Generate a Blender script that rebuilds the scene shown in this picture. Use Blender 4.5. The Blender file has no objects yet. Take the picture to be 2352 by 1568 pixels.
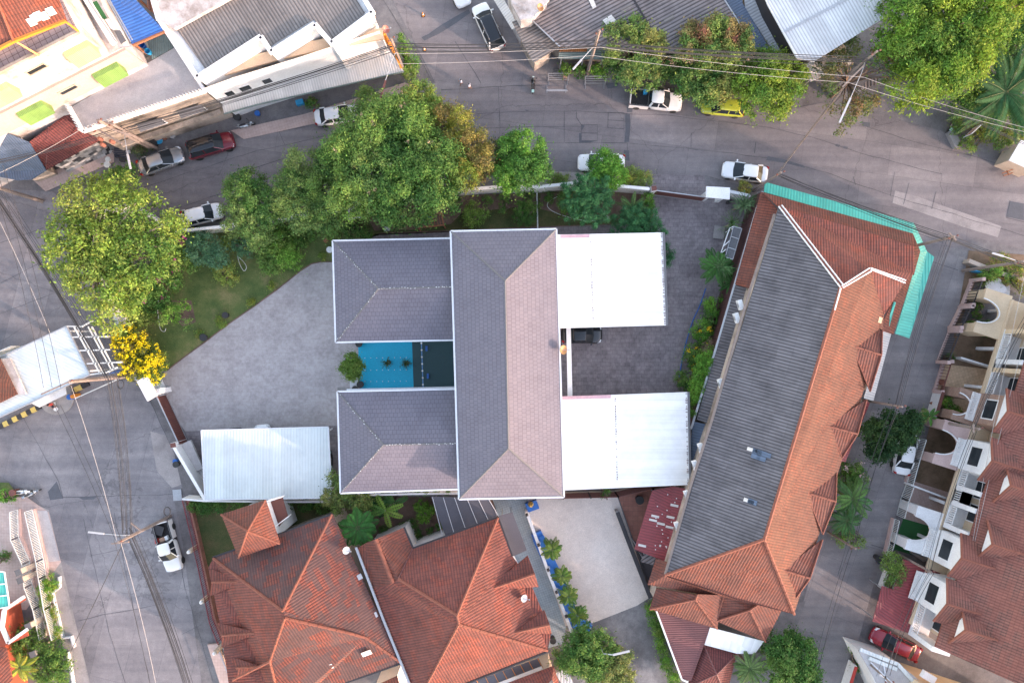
import bpy, bmesh, math, random
import numpy as np
from mathutils import Vector, Matrix
from mathutils.geometry import tessellate_polygon
random.seed(7); rng = np.random.default_rng(7)
SC = bpy.context.scene; COL = SC.collection
R = math.radians
# ---------------------------------------------------------------- camera, sky, sun, exposure
S, H = 0.045, 70.56            # metres per unit of plan at ground level, camera height
cam = bpy.data.cameras.new('camera'); co = bpy.data.objects.new('camera', cam); COL.objects.link(co)
co.location = (0, 0, H); cam.sensor_width = 36; cam.lens = 24; cam.clip_end = 600; SC.camera = co
SUN_EL, SUN_AZ = 13.0, 30.0    # elevation; degrees below the +X axis in plan
wd = bpy.data.worlds.new("World"); SC.world = wd; wd.use_nodes = True
nt = wd.node_tree; bg = nt.nodes['Background']; sky = nt.nodes.new('ShaderNodeTexSky')
sky.sky_type = 'NISHITA'; sky.sun_disc = False; sky.sun_elevation = R(SUN_EL)
sky.sun_rotation = R(90 + SUN_AZ); sky.air_density = 1.0; sky.dust_density = 0.6; sky.ozone_density = 1.0
wb = nt.nodes.new('ShaderNodeMix'); wb.data_type = 'RGBA'; wb.blend_type = 'MULTIPLY'; wb.inputs[0].default_value = 1; wb.inputs[7].default_value = (1.42, 1.08, .91, 1)  # white balance
nt.links.new(sky.outputs[0], wb.inputs[6]); nt.links.new(wb.outputs[2], bg.inputs[0]); bg.inputs[1].default_value = 0.15
sl = bpy.data.lights.new('sun', 'SUN'); sl.energy = 2.0; sl.angle = R(1.0); sl.color = (.53, .39, .325)   # low hazy sun, dimmed and warmed
so = bpy.data.objects.new('sun', sl); COL.objects.link(so)
sd = Vector((math.cos(R(SUN_AZ))*math.cos(R(SUN_EL)), -math.sin(R(SUN_AZ))*math.cos(R(SUN_EL)), math.sin(R(SUN_EL))))
so.rotation_euler = sd.to_track_quat('Z', 'Y').to_euler(); so.location = (60, -30, 40)
SC.view_settings.view_transform = 'Standard'; SC.view_settings.look = 'None'
SC.view_settings.exposure = 2.62; SC.view_settings.gamma = 1.0
# ---------------------------------------------------------------- helpers
def W(x, y, z=0.0):
    k = S*(H-z)/H
    return Vector(((x-1176)*k, -(y-784)*k, z))
def WL(pts, z=0.0): return [W(p[0], p[1], p[2] if len(p) > 2 else z) for p in pts]
def L3(a, b, t): return a + (b-a)*t

SPLIT = {'gutter', 'patch', 'glass_tile', 'window_pillar', 'glazing_bar', 'paint_patch', 'flashing', 'edge_strip', 'post', 'column', 'pier', 'foot', 'insulator', 'beam', 'eye', 'fascia', 'pillar', 'strut', 'ledge', 'paint_patch_big', 'leg', 'gate_frame_post', 'float'}
class Mb:
    def __init__(s): s.v = []; s.f = []; s.m = []; s.uvd = (1, 0, 0)
    def poly(s, pts, m=0):
        pts = [Vector(p) for p in pts]
        b = len(s.v); s.v += pts
        if len(pts) <= 4: s.f.append(tuple(range(b, b+len(pts)))); s.m.append(m)
        else:
            for t in tessellate_polygon([pts]): s.f.append(tuple(b+i for i in t)); s.m.append(m)
    def quad(s, a, b, c, d, m=0): s.poly([a, b, c, d], m)
    def prism(s, pts, z0, z1, m=0, mtop=None):
        p = [Vector((q[0], q[1], 0)) for q in pts]
        ar = sum(p[i].x*p[(i+1) % len(p)].y - p[(i+1) % len(p)].x*p[i].y for i in range(len(p)))
        if ar < 0: p.reverse()
        lo = [Vector((q.x, q.y, z0)) for q in p]; hi = [Vector((q.x, q.y, z1)) for q in p]
        n = len(p)
        for i in range(n): j = (i+1) % n; s.quad(lo[i], lo[j], hi[j], hi[i], m)
        s.poly(hi, m if mtop is None else mtop); s.poly(lo[::-1], m)
    def box(s, c, sz, rz=0, m=0):
        c = Vector(c); cr, sr = math.cos(rz), math.sin(rz); hx, hy, hz = sz[0]/2, sz[1]/2, sz[2]/2
        q = [(c.x+cr*a*hx-sr*b*hy, c.y+sr*a*hx+cr*b*hy) for a, b in ((-1, -1), (1, -1), (1, 1), (-1, 1))]
        s.prism(q, c.z-hz, c.z+hz, m)
    def bar(s, p, q, w, h=None, m=0):
        p, q = Vector(p), Vector(q); h = h or w; d = (q-p)
        if d.length < 1e-6: return
        d.normalize(); u = d.cross(Vector((0, 0, 1)))
        if u.length < 1e-3: u = Vector((1, 0, 0))
        u.normalize(); n = u.cross(d); u *= w/2; n *= h/2
        A = [p-u-n, p+u-n, p+u+n, p-u+n]; B = [q-u-n, q+u-n, q+u+n, q-u+n]
        for i in range(4): j = (i+1) % 4; s.quad(A[i], A[j], B[j], B[i], m)
        s.quad(A[3], A[2], A[1], A[0], m); s.quad(*B, m)
    def tube(s, pts, r, n=6, m=0, cap=True):
        pts = [Vector(p) for p in pts]; k = len(pts); rs = r if isinstance(r, (list, tuple)) else [r]*k
        prev = None; base = len(s.v)
        for i, p in enumerate(pts):
            d = (pts[min(i+1, k-1)]-pts[max(i-1, 0)]).normalized()
            u = prev if prev else (Vector((0, 0, 1)) if abs(d.z) < .9 else Vector((1, 0, 0)))
            u = (u - d*u.dot(d)).normalized(); prev = u; w = d.cross(u)
            for a in range(n):
                t = 2*math.pi*a/n; s.v.append(p+(u*math.cos(t)+w*math.sin(t))*rs[i])
        for i in range(k-1):
            for a in range(n):
                b2 = (a+1) % n
                s.f.append((base+i*n+a, base+i*n+b2, base+(i+1)*n+b2, base+(i+1)*n+a)); s.m.append(m)
        if cap:
            s.f.append(tuple(base+a for a in range(n))[::-1]); s.m.append(m)
            s.f.append(tuple(base+(k-1)*n+a for a in range(n))); s.m.append(m)
    def lathe(s, c, prof, n=12, m=0, ax='z'):
        c = Vector(c); base = len(s.v); k = len(prof)
        for r, z in prof:
            for a in range(n):
                t = 2*math.pi*a/n
                s.v.append(c+(Vector((r*math.cos(t), r*math.sin(t), z)) if ax == 'z' else Vector((r*math.cos(t), z, r*math.sin(t)))))
        for i in range(k-1):
            for a in range(n):
                b2 = (a+1) % n; s.f.append((base+i*n+a, base+i*n+b2, base+(i+1)*n+b2, base+(i+1)*n+a)); s.m.append(m)
        s.f.append(tuple(base+a for a in range(n))[::-1]); s.m.append(m)
        s.f.append(tuple(base+(k-1)*n+a for a in range(n))); s.m.append(m)
    def slab(s, faces, th=0.14, m=0, mside=None):
        mside = m if mside is None else mside; cnt = {}
        key = lambda p: (round(p.x, 3), round(p.y, 3), round(p.z, 3))
        for f in faces:
            f = [Vector(p) for p in f]
            nrm = Vector((0, 0, 0))
            for i in range(len(f)): nrm += f[i].cross(f[(i+1) % len(f)])
            if nrm.z < 0: f.reverse()
            s.poly(f, m); s.poly([p-Vector((0, 0, th)) for p in f[::-1]], mside)
            for i in range(len(f)):
                a, b = f[i], f[(i+1) % len(f)]; ka, kb = key(a), key(b)
                if (kb, ka) in cnt: del cnt[(kb, ka)]
                else: cnt[(ka, kb)] = (a, b)
        d = Vector((0, 0, th))
        for a, b in cnt.values(): s.quad(a-d, b-d, b, a, mside)
    def pieces(s):
        par = {}
        def find(a):
            while par[a] != a: par[a] = par[par[a]]; a = par[a]
            return a
        K = [(round(p[0], 3), round(p[1], 3), round(p[2], 3)) for p in s.v]
        for k in K: par.setdefault(k, k)
        for f in s.f:
            a = find(K[f[0]])
            for i in f[1:]: par[find(K[i])] = a
        G = {}
        for f, mm in zip(s.f, s.m): G.setdefault(find(K[f[0]]), []).append((f, mm))
        out = []
        for fs in G.values():
            q = Mb(); mp = {}
            for f, mm in fs:
                for i in f:
                    if i not in mp: mp[i] = len(q.v); q.v.append(s.v[i])
                q.f.append(tuple(mp[i] for i in f)); q.m.append(mm)
            out.append(q)
        return out
    def build(s, name, mats, parent=None, label=None, cat=None, group=None, kind=None, smooth=False, uvd=None, local=False):
        if name in SPLIT:
            ps = s.pieces()
            if len(ps) > 1: return [q.build(name+' ', mats, parent, label, cat, group, kind, smooth, uvd, local) for q in ps][0]
        name = name.strip(); me = bpy.data.meshes.new(name); V = s.v
        if parent is not None and not local:
            r = parent
            while r.parent: r = r.parent
            o = Vector(r.location); V = [p-o for p in V]
        me.from_pydata([tuple(p) for p in V], [], s.f)
        if not isinstance(mats, (list, tuple)): mats = [mats]
        for mt in mats: me.materials.append(mt)
        if len(mats) > 1: me.polygons.foreach_set('material_index', s.m)
        if smooth: me.polygons.foreach_set('use_smooth', [True]*len(me.polygons))
        uv = me.uv_layers.new(name='UVMap'); ud = Vector(uvd) if uvd else None; data = uv.data
        for p in me.polygons:
            n = p.normal
            if abs(n.z) > 0.9985: h = ud if ud else Vector((1, 0, 0))
            else:
                h = Vector((-n.y, n.x, 0)).normalized()
                if ud and abs(n.z) > .35:
                    h = ud if abs(h.dot(ud)) > .5 else h
            t = n.cross(h)
            for li in p.loop_indices:
                c = s.v[me.loops[li].vertex_index]; data[li].uv = (c.dot(h), c.dot(t))
        me.update()
        ob = bpy.data.objects.new(name, me); COL.objects.link(ob)
        if parent is not None: ob.parent = parent
        return tag(ob, label, cat, group, kind)

def tag(o, label=None, cat=None, group=None, kind=None):
    if label: o['label'] = label
    if cat: o['category'] = cat
    if group: o['group'] = group
    if kind: o['kind'] = kind
    return o
def thing(name, label, cat, loc, rz=0, group=None):
    o = bpy.data.objects.new(name, None); COL.objects.link(o); o.location = loc; o.rotation_euler = (0, 0, rz)
    o.empty_display_size = .2
    return tag(o, label, cat, group)
def dup(root, loc, rz=0, label=None, group=None):
    def cp(o, par):
        c = o.copy(); COL.objects.link(c); c.parent = par
        for ch in [x for x in KIDS.get(o.name, [])]: cp(ch, c)
        return c
    global KIDS
    KIDS = {}
    for o in bpy.data.objects:
        if o.parent: KIDS.setdefault(o.parent.name, []).append(o)
    r = cp(root, None); r.location = loc; r.rotation_euler = (0, 0, rz)
    if label: r['label'] = label
    if group: r['group'] = group
    return r
def inset(pts, d):
    p = [Vector((q[0], q[1])) for q in pts]; n = len(p)
    ar = sum(p[i].x*p[(i+1) % n].y - p[(i+1) % n].x*p[i].y for i in range(n))
    if ar < 0: p.reverse()
    out = []
    for i in range(n):
        a, b, c = p[i-1], p[i], p[(i+1) % n]
        d1 = (b-a).normalized(); d2 = (c-b).normalized()
        n1 = Vector((-d1.y, d1.x)); n2 = Vector((-d2.y, d2.x)); k = 1+n1.dot(n2)
        out.append(b+(n1+n2)*(d/max(k, .3)))
    return out
# ---------------------------------------------------------------- materials
def nodes(name):
    m = bpy.data.materials.new(name); m.use_nodes = True; t = m.node_tree
    return m, t, t.nodes['Principled BSDF'], t.nodes.new, t.links.new
def ramp(N, stops):
    r = N('ShaderNodeValToRGB'); e = r.color_ramp.elements
    while len(e) < len(stops): e.new(.5)
    for i, (p, c) in enumerate(stops): e[i].position = p; e[i].color = (*c, 1) if len(c) == 3 else c
    return r
def mixc(N, Lk, a, b, f, mode='MIX'):
    m = N('ShaderNodeMix'); m.data_type = 'RGBA'; m.blend_type = mode; m.clamp_result = False
    for s, v in ((0, f), (6, a), (7, b)):
        if hasattr(v, 'is_output'): Lk(v, m.inputs[s])
        elif s == 0: m.inputs[s].default_value = v
        else: m.inputs[s].default_value = (*v, 1)
    return m.outputs[2]
def noise(N, Lk, vec, sc, det=4, rough=.6):
    n = N('ShaderNodeTexNoise'); n.inputs['Scale'].default_value = sc; n.inputs['Detail'].default_value = det
    n.inputs['Roughness'].default_value = rough; Lk(vec, n.inputs['Vector']); return n.outputs[0]
def geo(N): return N('ShaderNodeNewGeometry').outputs['Position']
def stretch(N, Lk, vec, sc):
    m = N('ShaderNodeMapping'); m.inputs['Scale'].default_value = sc; Lk(vec, m.inputs[0]); return m.outputs[0]
def grime(N, Lk, col, amt, sc=.5, dark=(.35, .33, .3), vec=None):
    v = vec or geo(N)
    r = ramp(N, [(.42, (0, 0, 0)), (.68, (1, 1, 1))]); Lk(noise(N, Lk, v, sc, 8, .7), r.inputs[0])
    mm = N('ShaderNodeMath'); mm.operation = 'MULTIPLY'; mm.inputs[1].default_value = amt; Lk(r.outputs[0], mm.inputs[0])
    return mixc(N, Lk, col, mixc(N, Lk, col, dark, 1.0, 'MULTIPLY'), mm.outputs[0])
def bump(N, Lk, P, h, st=.4, dist=.03):
    b = N('ShaderNodeBump'); b.inputs['Strength'].default_value = st; b.inputs['Distance'].default_value = dist
    Lk(h, b.inputs['Height']); Lk(b.outputs[0], P.inputs['Normal'])
def plain(name, c, rough=.7, met=0., gr=.25, sc=.6, dark=(.55, .52, .5), fine=True, spec=.5):
    m, t, P, N, Lk = nodes(name); base = c
    if fine:
        f = noise(N, Lk, geo(N), 9, 3); r = ramp(N, [(.3, tuple(x*.88 for x in c)), (.7, tuple(min(1, x*1.08) for x in c))]); Lk(f, r.inputs[0]); base = r.outputs[0]
    if gr > 0: base = grime(N, Lk, base, gr, sc, dark)
    if hasattr(base, 'is_output'): Lk(base, P.inputs['Base Color'])
    else: P.inputs['Base Color'].default_value = (*c, 1)
    P.inputs['Roughness'].default_value = rough; P.inputs['Metallic'].default_value = met
    P.inputs['Specular IOR Level'].default_value = spec
    return m
def uvn(N): return N('ShaderNodeUVMap').outputs[0]
def wave(N, Lk, vec, per, d='X', dist=0.):
    w = N('ShaderNodeTexWave'); w.bands_direction = d; w.inputs['Scale'].default_value = .31416/per
    w.inputs['Distortion'].default_value = dist; w.inputs['Detail'].default_value = 1; Lk(vec, w.inputs[0]); return w.outputs['Fac']
def tile(name, c1, c2, per=.26, row=.36, patch=.0, pc=(.1, .07, .07), gr=.4, dk=.5, rough=.8):
    """clay roof tiles: rolls run down the slope, courses across it, single tiles darker with age"""
    m, t, P, N, Lk = nodes(name); uv = uvn(N)
    br = N('ShaderNodeTexBrick'); br.offset = 0; Lk(uv, br.inputs[0]); br.inputs['Scale'].default_value = 1
    br.inputs['Brick Width'].default_value = per; br.inputs['Row Height'].default_value = row
    br.inputs['Mortar Size'].default_value = .018; br.inputs['Mortar Smooth'].default_value = .3
    br.inputs['Color1'].default_value = (*c1, 1); br.inputs['Color2'].default_value = (*c2, 1)
    br.inputs['Mortar'].default_value = (*[x*.55 for x in c2], 1)
    w = wave(N, Lk, uv, per); r = ramp(N, [(0, (dk, dk, dk)), (.55, (1, 1, 1))]); Lk(w, r.inputs[0])
    c = mixc(N, Lk, br.outputs[0], r.outputs[0], 1.0, 'MULTIPLY')
    if patch > 0:
        b2 = N('ShaderNodeTexBrick'); Lk(uv, b2.inputs[0]); b2.inputs['Scale'].default_value = 1; b2.offset = .5
        b2.inputs['Brick Width'].default_value = .8; b2.inputs['Row Height'].default_value = .5; b2.inputs['Mortar Size'].default_value = 0
        b2.inputs['Color1'].default_value = (0, 0, 0, 1); b2.inputs['Color2'].default_value = (1, 1, 1, 1)
        r2 = ramp(N, [(.56, (0, 0, 0)), (.80, (patch, patch, patch))])
        ad = N('ShaderNodeMath'); ad.operation = 'MULTIPLY_ADD'; ad.inputs[1].default_value = .6
        Lk(b2.outputs[0], ad.inputs[0]); Lk(noise(N, Lk, geo(N), .35, 4), ad.inputs[2]); Lk(ad.outputs[0], r2.inputs[0])
        c = mixc(N, Lk, c, pc, r2.outputs[0])
    c = grime(N, Lk, c, gr, .45, (.45, .42, .42)); c = grime(N, Lk, c, gr*.8, 2.2, (.55, .52, .5)); lr = ramp(N, [(.62, (0, 0, 0)), (.74, (.5, .5, .5))]); Lk(noise(N, Lk, geo(N), 1.3, 9, .8), lr.inputs[0]); c = mixc(N, Lk, c, mixc(N, Lk, c, (1.35, 1.25, 1.2), 1., 'MULTIPLY'), lr.outputs[0]); Lk(c, P.inputs['Base Color']); P.inputs['Roughness'].default_value = rough
    bump(N, Lk, P, w, .5, .05); return m
def corr(name, c, per=.18, dk=.6, gr=.4, rough=.55, met=0., sheet=1.2, sc=.4, vec='uv', streak=.0, dark=(.4, .4, .42), bst=.5):
    m, t, P, N, Lk = nodes(name); uv = uvn(N); w = wave(N, Lk, uv, per)
    r = ramp(N, [(0, (dk, dk, dk)), (.6, (1, 1, 1))]); Lk(w, r.inputs[0])
    br = N('ShaderNodeTexBrick'); br.offset = .5; Lk(uv, br.inputs[0]); br.inputs['Scale'].default_value = 1
    br.inputs['Brick Width'].default_value = .95; br.inputs['Row Height'].default_value = sheet; br.inputs['Mortar Size'].default_value = .01
    br.inputs['Color1'].default_value = (*c, 1); br.inputs['Color2'].default_value = (*[x*.86 for x in c], 1); br.inputs['Mortar'].default_value = (*[x*.7 for x in c], 1)
    cc = mixc(N, Lk, br.outputs[0], r.outputs[0], 1.0, 'MULTIPLY')
    if streak:
        sv = stretch(N, Lk, uv, (5, .25, 1)); sr = ramp(N, [(.45, (0, 0, 0)), (.75, (streak,)*3)]); Lk(noise(N, Lk, sv, 1.2, 5, .7), sr.inputs[0])
        cc = mixc(N, Lk, cc, mixc(N, Lk, cc, (.3, .3, .32), 1., 'MULTIPLY'), sr.outputs[0])
    cc = grime(N, Lk, cc, gr, sc, dark); Lk(cc, P.inputs['Base Color'])
    P.inputs['Roughness'].default_value = rough; P.inputs['Metallic'].default_value = met
    bump(N, Lk, P, w, bst, .04); return m
def brick(name, c1, c2, mo, bw, rh, ms=.012, off=.5, gr=.3, rough=.8, sc=.5, dist=0., dark=(.5, .48, .47), gm=True):
    m, t, P, N, Lk = nodes(name); uv = uvn(N)
    if dist:
        nn = N('ShaderNodeTexNoise'); nn.inputs['Scale'].default_value = 1.5; Lk(uv, nn.inputs[0])
        uv = mixc(N, Lk, uv, nn.outputs[1], dist, 'ADD')
    br = N('ShaderNodeTexBrick'); br.offset = off; Lk(uv, br.inputs[0]); br.inputs['Scale'].default_value = 1
    br.inputs['Brick Width'].default_value = bw; br.inputs['Row Height'].default_value = rh; br.inputs['Mortar Size'].default_value = ms
    br.inputs['Mortar Smooth'].default_value = .2
    br.inputs['Color1'].default_value = (*c1, 1); br.inputs['Color2'].default_value = (*c2, 1); br.inputs['Mortar'].default_value = (*mo, 1)
    c = br.outputs[0]
    if gm: c = grime(N, Lk, c, gr*.6, sc*4, dark)
    c = grime(N, Lk, c, gr, sc, dark); Lk(c, P.inputs['Base Color']); P.inputs['Roughness'].default_value = rough
    bump(N, Lk, P, br.outputs[1], -.3, .01); return m
def conc(name, c, dk, lt, sc=.12, streak=None, rough=.85, crack=.0, panel=None):
    """weathered concrete: broad stains, pale scuffs, fine grain, hairline cracks"""
    m, t, P, N, Lk = nodes(name); g = geo(N)
    r = ramp(N, [(.3, dk), (.5, c), (.72, lt)]); Lk(noise(N, Lk, g, sc, 9, .66), r.inputs[0]); col = r.outputs[0]
    r2 = ramp(N, [(.3, (.90, .895, .90)), (.65, (1.06, 1.055, 1.05))]); Lk(noise(N, Lk, g, 1.6, 7, .75), r2.inputs[0])
    col = mixc(N, Lk, col, r2.outputs[0], 1., 'MULTIPLY')
    sc_ = ramp(N, [(.56, (0, 0, 0)), (.66, (.5, .5, .5))]); Lk(noise(N, Lk, g, .45, 10, .8), sc_.inputs[0]); col = mixc(N, Lk, col, mixc(N, Lk, col, (1.28, 1.27, 1.25), 1., 'MULTIPLY'), sc_.outputs[0])
    r3 = ramp(N, [(.35, (.80, .80, .80)), (.65, (1.12, 1.12, 1.11))]); Lk(noise(N, Lk, g, 9, 5, .85), r3.inputs[0])
    col = mixc(N, Lk, col, r3.outputs[0], 1., 'MULTIPLY')
    if streak:
        mp = N('ShaderNodeMapping'); mp.inputs['Rotation'].default_value = (0, 0, R(streak)); mp.inputs['Scale'].default_value = (.05, .9, 1); Lk(g, mp.inputs[0])
        r4 = ramp(N, [(.4, (.82, .82, .84)), (.62, (1.1, 1.09, 1.07))]); Lk(noise(N, Lk, mp.outputs[0], 1., 5, .6), r4.inputs[0])
        col = mixc(N, Lk, col, r4.outputs[0], .8, 'MULTIPLY')
    sp = ramp(N, [(.70, (1, 1, 1)), (.76, (.72, .71, .72))]); Lk(noise(N, Lk, g, .9, 3, .5), sp.inputs[0]); col = mixc(N, Lk, col, sp.outputs[0], .55, 'MULTIPLY')
    if panel:
        mp = N('ShaderNodeMapping'); mp.inputs['Rotation'].default_value = (0, 0, R(panel[0])); Lk(g, mp.inputs[0])
        br = N('ShaderNodeTexBrick'); Lk(mp.outputs[0], br.inputs[0]); br.offset = .3; br.inputs['Scale'].default_value = 1; br.inputs['Brick Width'].default_value = panel[1]; br.inputs['Row Height'].default_value = panel[2]
        br.inputs['Mortar Size'].default_value = .02; br.inputs['Color1'].default_value = (.86, .86, .87, 1); br.inputs['Color2'].default_value = (1.1, 1.09, 1.08, 1); br.inputs['Mortar'].default_value = (.7, .7, .7, 1)
        col = mixc(N, Lk, col, br.outputs[0], .9, 'MULTIPLY')
    if crack:
        v = N('ShaderNodeTexVoronoi'); v.feature = 'DISTANCE_TO_EDGE'; v.inputs['Scale'].default_value = .07
        nn = N('ShaderNodeTexNoise'); nn.inputs['Scale'].default_value = 1.2; nn.inputs['Detail'].default_value = 5; Lk(g, nn.inputs[0])
        ww = mixc(N, Lk, g, nn.outputs[1], .9, 'ADD'); Lk(ww, v.inputs['Vector'])
        r5 = ramp(N, [(0, (1-crack,)*3), (.0022, (1, 1, 1))]); Lk(v.outputs[0], r5.inputs[0]); col = mixc(N, Lk, col, r5.outputs[0], 1., 'MULTIPLY')
    Lk(col, P.inputs['Base Color']); P.inputs['Roughness'].default_value = rough; P.inputs['Specular IOR Level'].default_value = .3
    bump(N, Lk, P, noise(N, Lk, g, 20, 4), .15, .02); return m
def leafm(name):
    m, t, P, N, Lk = nodes(name); a = N('ShaderNodeAttribute'); a.attribute_name = 'Col'
    out = t.nodes['Material Output']; tr = N('ShaderNodeBsdfTranslucent'); mx = N('ShaderNodeMixShader'); mx.inputs[0].default_value = .26
    Lk(a.outputs[0], P.inputs['Base Color']); P.inputs['Roughness'].default_value = .6; P.inputs['Specular IOR Level'].default_value = .15
    Lk(a.outputs[0], tr.inputs[0]); Lk(P.outputs[0], mx.inputs[1]); Lk(tr.outputs[0], mx.inputs[2]); Lk(mx.outputs[0], out.inputs[0]); return m
def paint(name, c, rough=.25, met=0., coat=.6):
    m, t, P, N, Lk = nodes(name); P.inputs['Roughness'].default_value = rough; P.inputs['Metallic'].default_value = met
    P.inputs['Coat Weight'].default_value = coat; P.inputs['Coat Roughness'].default_value = .05
    r = ramp(N, [(.4, tuple(x*.92 for x in c)), (.7, c)]); Lk(noise(N, Lk, geo(N), 1.5, 5), r.inputs[0]); Lk(r.outputs[0], P.inputs['Base Color']); return m
MT = {}
MT['white'] = plain('white_paint', (.72, .72, .72), .6, 0, .25, .8)
MT['cream'] = plain('cream_paint', (.6, .47, .32), .8, 0, .3)
MT['pinkw'] = plain('pink_paint', (.52, .38, .35), .8, 0, .3)
MT['beige'] = plain('beige_paint', (.5, .42, .34), .8, 0, .4)
MT['stain'] = plain('stained_render', (.42, .35, .29), .9, 0, .95, .35, (.18, .17, .16))
MT['sunwall'] = plain('pale_render', (.54, .50, .485), .85, 0, .9, .7, (.42, .35, .30))
MT['gutter'] = plain('gutter_white', (.62, .64, .68), .4, 0, .15, 2)
MT['shingle'] = brick('grey_shingles', (.132, .126, .158), (.148, .140, .172), (.080, .075, .098), .36, .42, .018, .5, .55, .85, .25, 0., (.80, .79, .80))
MT['ridge'] = plain('ridge_grey', (.13, .13, .14), .8, 0, .2)
MT['orange'] = tile('orange_tiles', (.215, .065, .032), (.165, .051, .027), .26, .4, .4, (.12, .055, .035), .6, .66)
MT['orange2'] = tile('dull_orange_tiles', (.235, .062, .034), (.185, .052, .032), .26, .36, .35, (.12, .06, .05), .6, .64)
MT['redtile'] = tile('aged_red_tiles', (.27, .064, .038), (.215, .050, .032), .26, .36, .35, (.09, .048, .045), .7, .62)
MT['patchtile'] = tile('patched_tiles', (.225, .060, .038), (.175, .045, .031), .26, .36, .72, (.07, .048, .048), .45, .5)
MT['browntile'] = tile('brown_tiles', (.235, .098, .072), (.19, .078, .060), .26, .36, .3, (.28, .08, .055), .4, .55)
MT['maroontile'] = tile('maroon_tiles', (.20, .05, .045), (.16, .04, .038), .24, .34, .2, (.1, .04, .04), .5, .5)
MT['ridgeo'] = plain('ridge_tiles', (.215, .072, .046), .8, 0, .6, 2)
MT['mortar'] = plain('white_mortar', (.7, .7, .7), .8, 0, .5, 3)
MT['asb'] = corr('old_cement_sheets', (.235, .205, .205), .34, .30, .75, .85, 0, 1.4, .35, streak=.7)
MT['asbd'] = corr('dark_cement_sheets', (.165, .155, .168), .30, .36, .75, .8, 0, 1.3, .4, streak=.7)
MT['asbw'] = corr('warm_cement_sheets', (.25, .225, .21), .30, .5, .5, .85, 0, 1.5, .3, streak=.5)
MT['metw'] = corr('white_metal_sheet', (.88, .87, .85), .72, .95, .18, .45, 0, 50, .8, bst=.3)
MT['metb'] = corr('pale_blue_sheet', (.64, .69, .69), .30, .91, .2, .3, .1, 50, .6, bst=.4)
MT['metp'] = corr('pale_sheet', (.68, .64, .60), .25, .80, .35, .5, 0, 50, .7, dark=(.6, .57, .52))
MT['mets'] = corr('silver_sheet', (.60, .62, .64), .30, .66, .5, .5, .05, 30, .35, dark=(.6, .58, .6))
MT['teal'] = corr('teal_sheet', (.08, .50, .40), .30, .78, .3, .5, 0, 2.4, .7)
MT['bluer'] = corr('blue_sheet', (.045, .16, .50), .28, .7, .4, .35, 0, 3, .8, dark=(1.6, 1.4, 1.2))
MT['slate'] = corr('slate_blue_sheet', (.10, .14, .21), .26, .7, .4, .5, 0, 3, .6)
MT['redm'] = corr('red_metal_sheet', (.27, .05, .055), .28, .65, .35, .45, 0, 3, .6)
MT['marm'] = corr('maroon_metal_sheet', (.19, .065, .062), .22, .6, .3, .5, 0, 9, .6)
MT['brownw'] = corr('brown_wall_sheet', (.085, .035, .032), .25, .7, .3, .6)
MT['rust'] = corr('rusty_sheet', (.42, .16, .05), .18, .6, .8, .8, 0, 3, 1.2)
MT['gsh'] = corr('grey_green_sheet', (.22, .28, .26), .2, .75, .5, .6, 0, 3, 1)
MT['shadegreen'] = corr('shaded_green_sheet', (.17, .31, .08), .14, .8, .4, .5, 0, 9, 1)  # lower canopies: same sheet as the yellow, its shade put into the colour
MT['sunyellow'] = corr('sunlit_yellow_sheet', (.58, .60, .22), .14, .85, .2, .5, 0, 9, 1)  # upper canopies: same sheet as the green, sunlight put into the colour
MT['darkdeck'] = plain('dark_panel', (.085, .085, .105), .45, 0, .3)
MT['flat'] = conc('roof_screed', (.44, .42, .42), (.36, .34, .35), (.50, .48, .48), .25, crack=0)
MT['road'] = conc('road_concrete', (.205, .188, .192), (.165, .152, .158), (.26, .24, .242), .10, -12, panel=(8, 9.0, 3.2), crack=.3)
MT['roadL'] = conc('left_road_concrete', (.205, .195, .205), (.15, .142, .152), (.30, .285, .29), .10, 76, panel=(-76, 11.0, 3.4), crack=.3)
MT['roadR'] = conc('lane_concrete', (.205, .19, .192), (.15, .14, .143), (.30, .28, .28), .14, 72, panel=(-71, 8.0, 3.4))
MT['ground'] = conc('yard_concrete', (.16, .15, .155), (.09, .085, .085), (.24, .23, .225), .2)
MT['pave'] = conc('footpath_concrete', (.27, .255, .25), (.14, .135, .13), (.36, .34, .33), .3)
MT['beigec'] = conc('pale_drive', (.60, .53, .48), (.46, .40, .36), (.68, .62, .57), .12, crack=.0)
MT['darkc'] = conc('stained_drive', (.15, .145, .15), (.08, .078, .08), (.30, .29, .29), .3)
MT['joint'] = plain('joint_tar', (.07, .068, .075), .9, 0, 0)
MT['patch'] = plain('tar_patch', (.095, .10, .115), .9, 0, .4, 1)
MT['stampl'] = brick('pale_stamped_paving', (.40, .37, .365), (.37, .34, .335), (.345, .317, .315), .42, .34, .016, .35, .9, .85, .6, .3, (.74, .72, .72))
MT['stampd'] = brick('dark_stamped_paving', (.265, .232, .238), (.225, .20, .205), (.155, .138, .142), .5, .4, .018, .35, .95, .8, .45, .3, (.62, .60, .62))
MT['pinkt'] = brick('pink_floor_tiles', (.50, .38, .34), (.47, .35, .31), (.34, .25, .23), .3, .3, .008, 0, .3)
MT['tant'] = brick('tan_floor_tiles', (.64, .46, .30), (.58, .41, .26), (.38, .26, .17), .32, .32, .01, 0, .4)
MT['terrt'] = brick('terracotta_floor', (.33, .15, .11), (.28, .12, .09), (.14, .08, .07), .5, .5, .01, 0, .4)
MT['bluet'] = brick('blue_grey_floor_tiles', (.30, .36, .40), (.27, .33, .37), (.15, .18, .2), .24, .24, .01, 0, .3)
MT['grouty'] = brick('dirty_terrace_tiles', (.42, .30, .28), (.38, .28, .27), (.16, .09, .08), .5, .5, .025, 0, .5)
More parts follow.
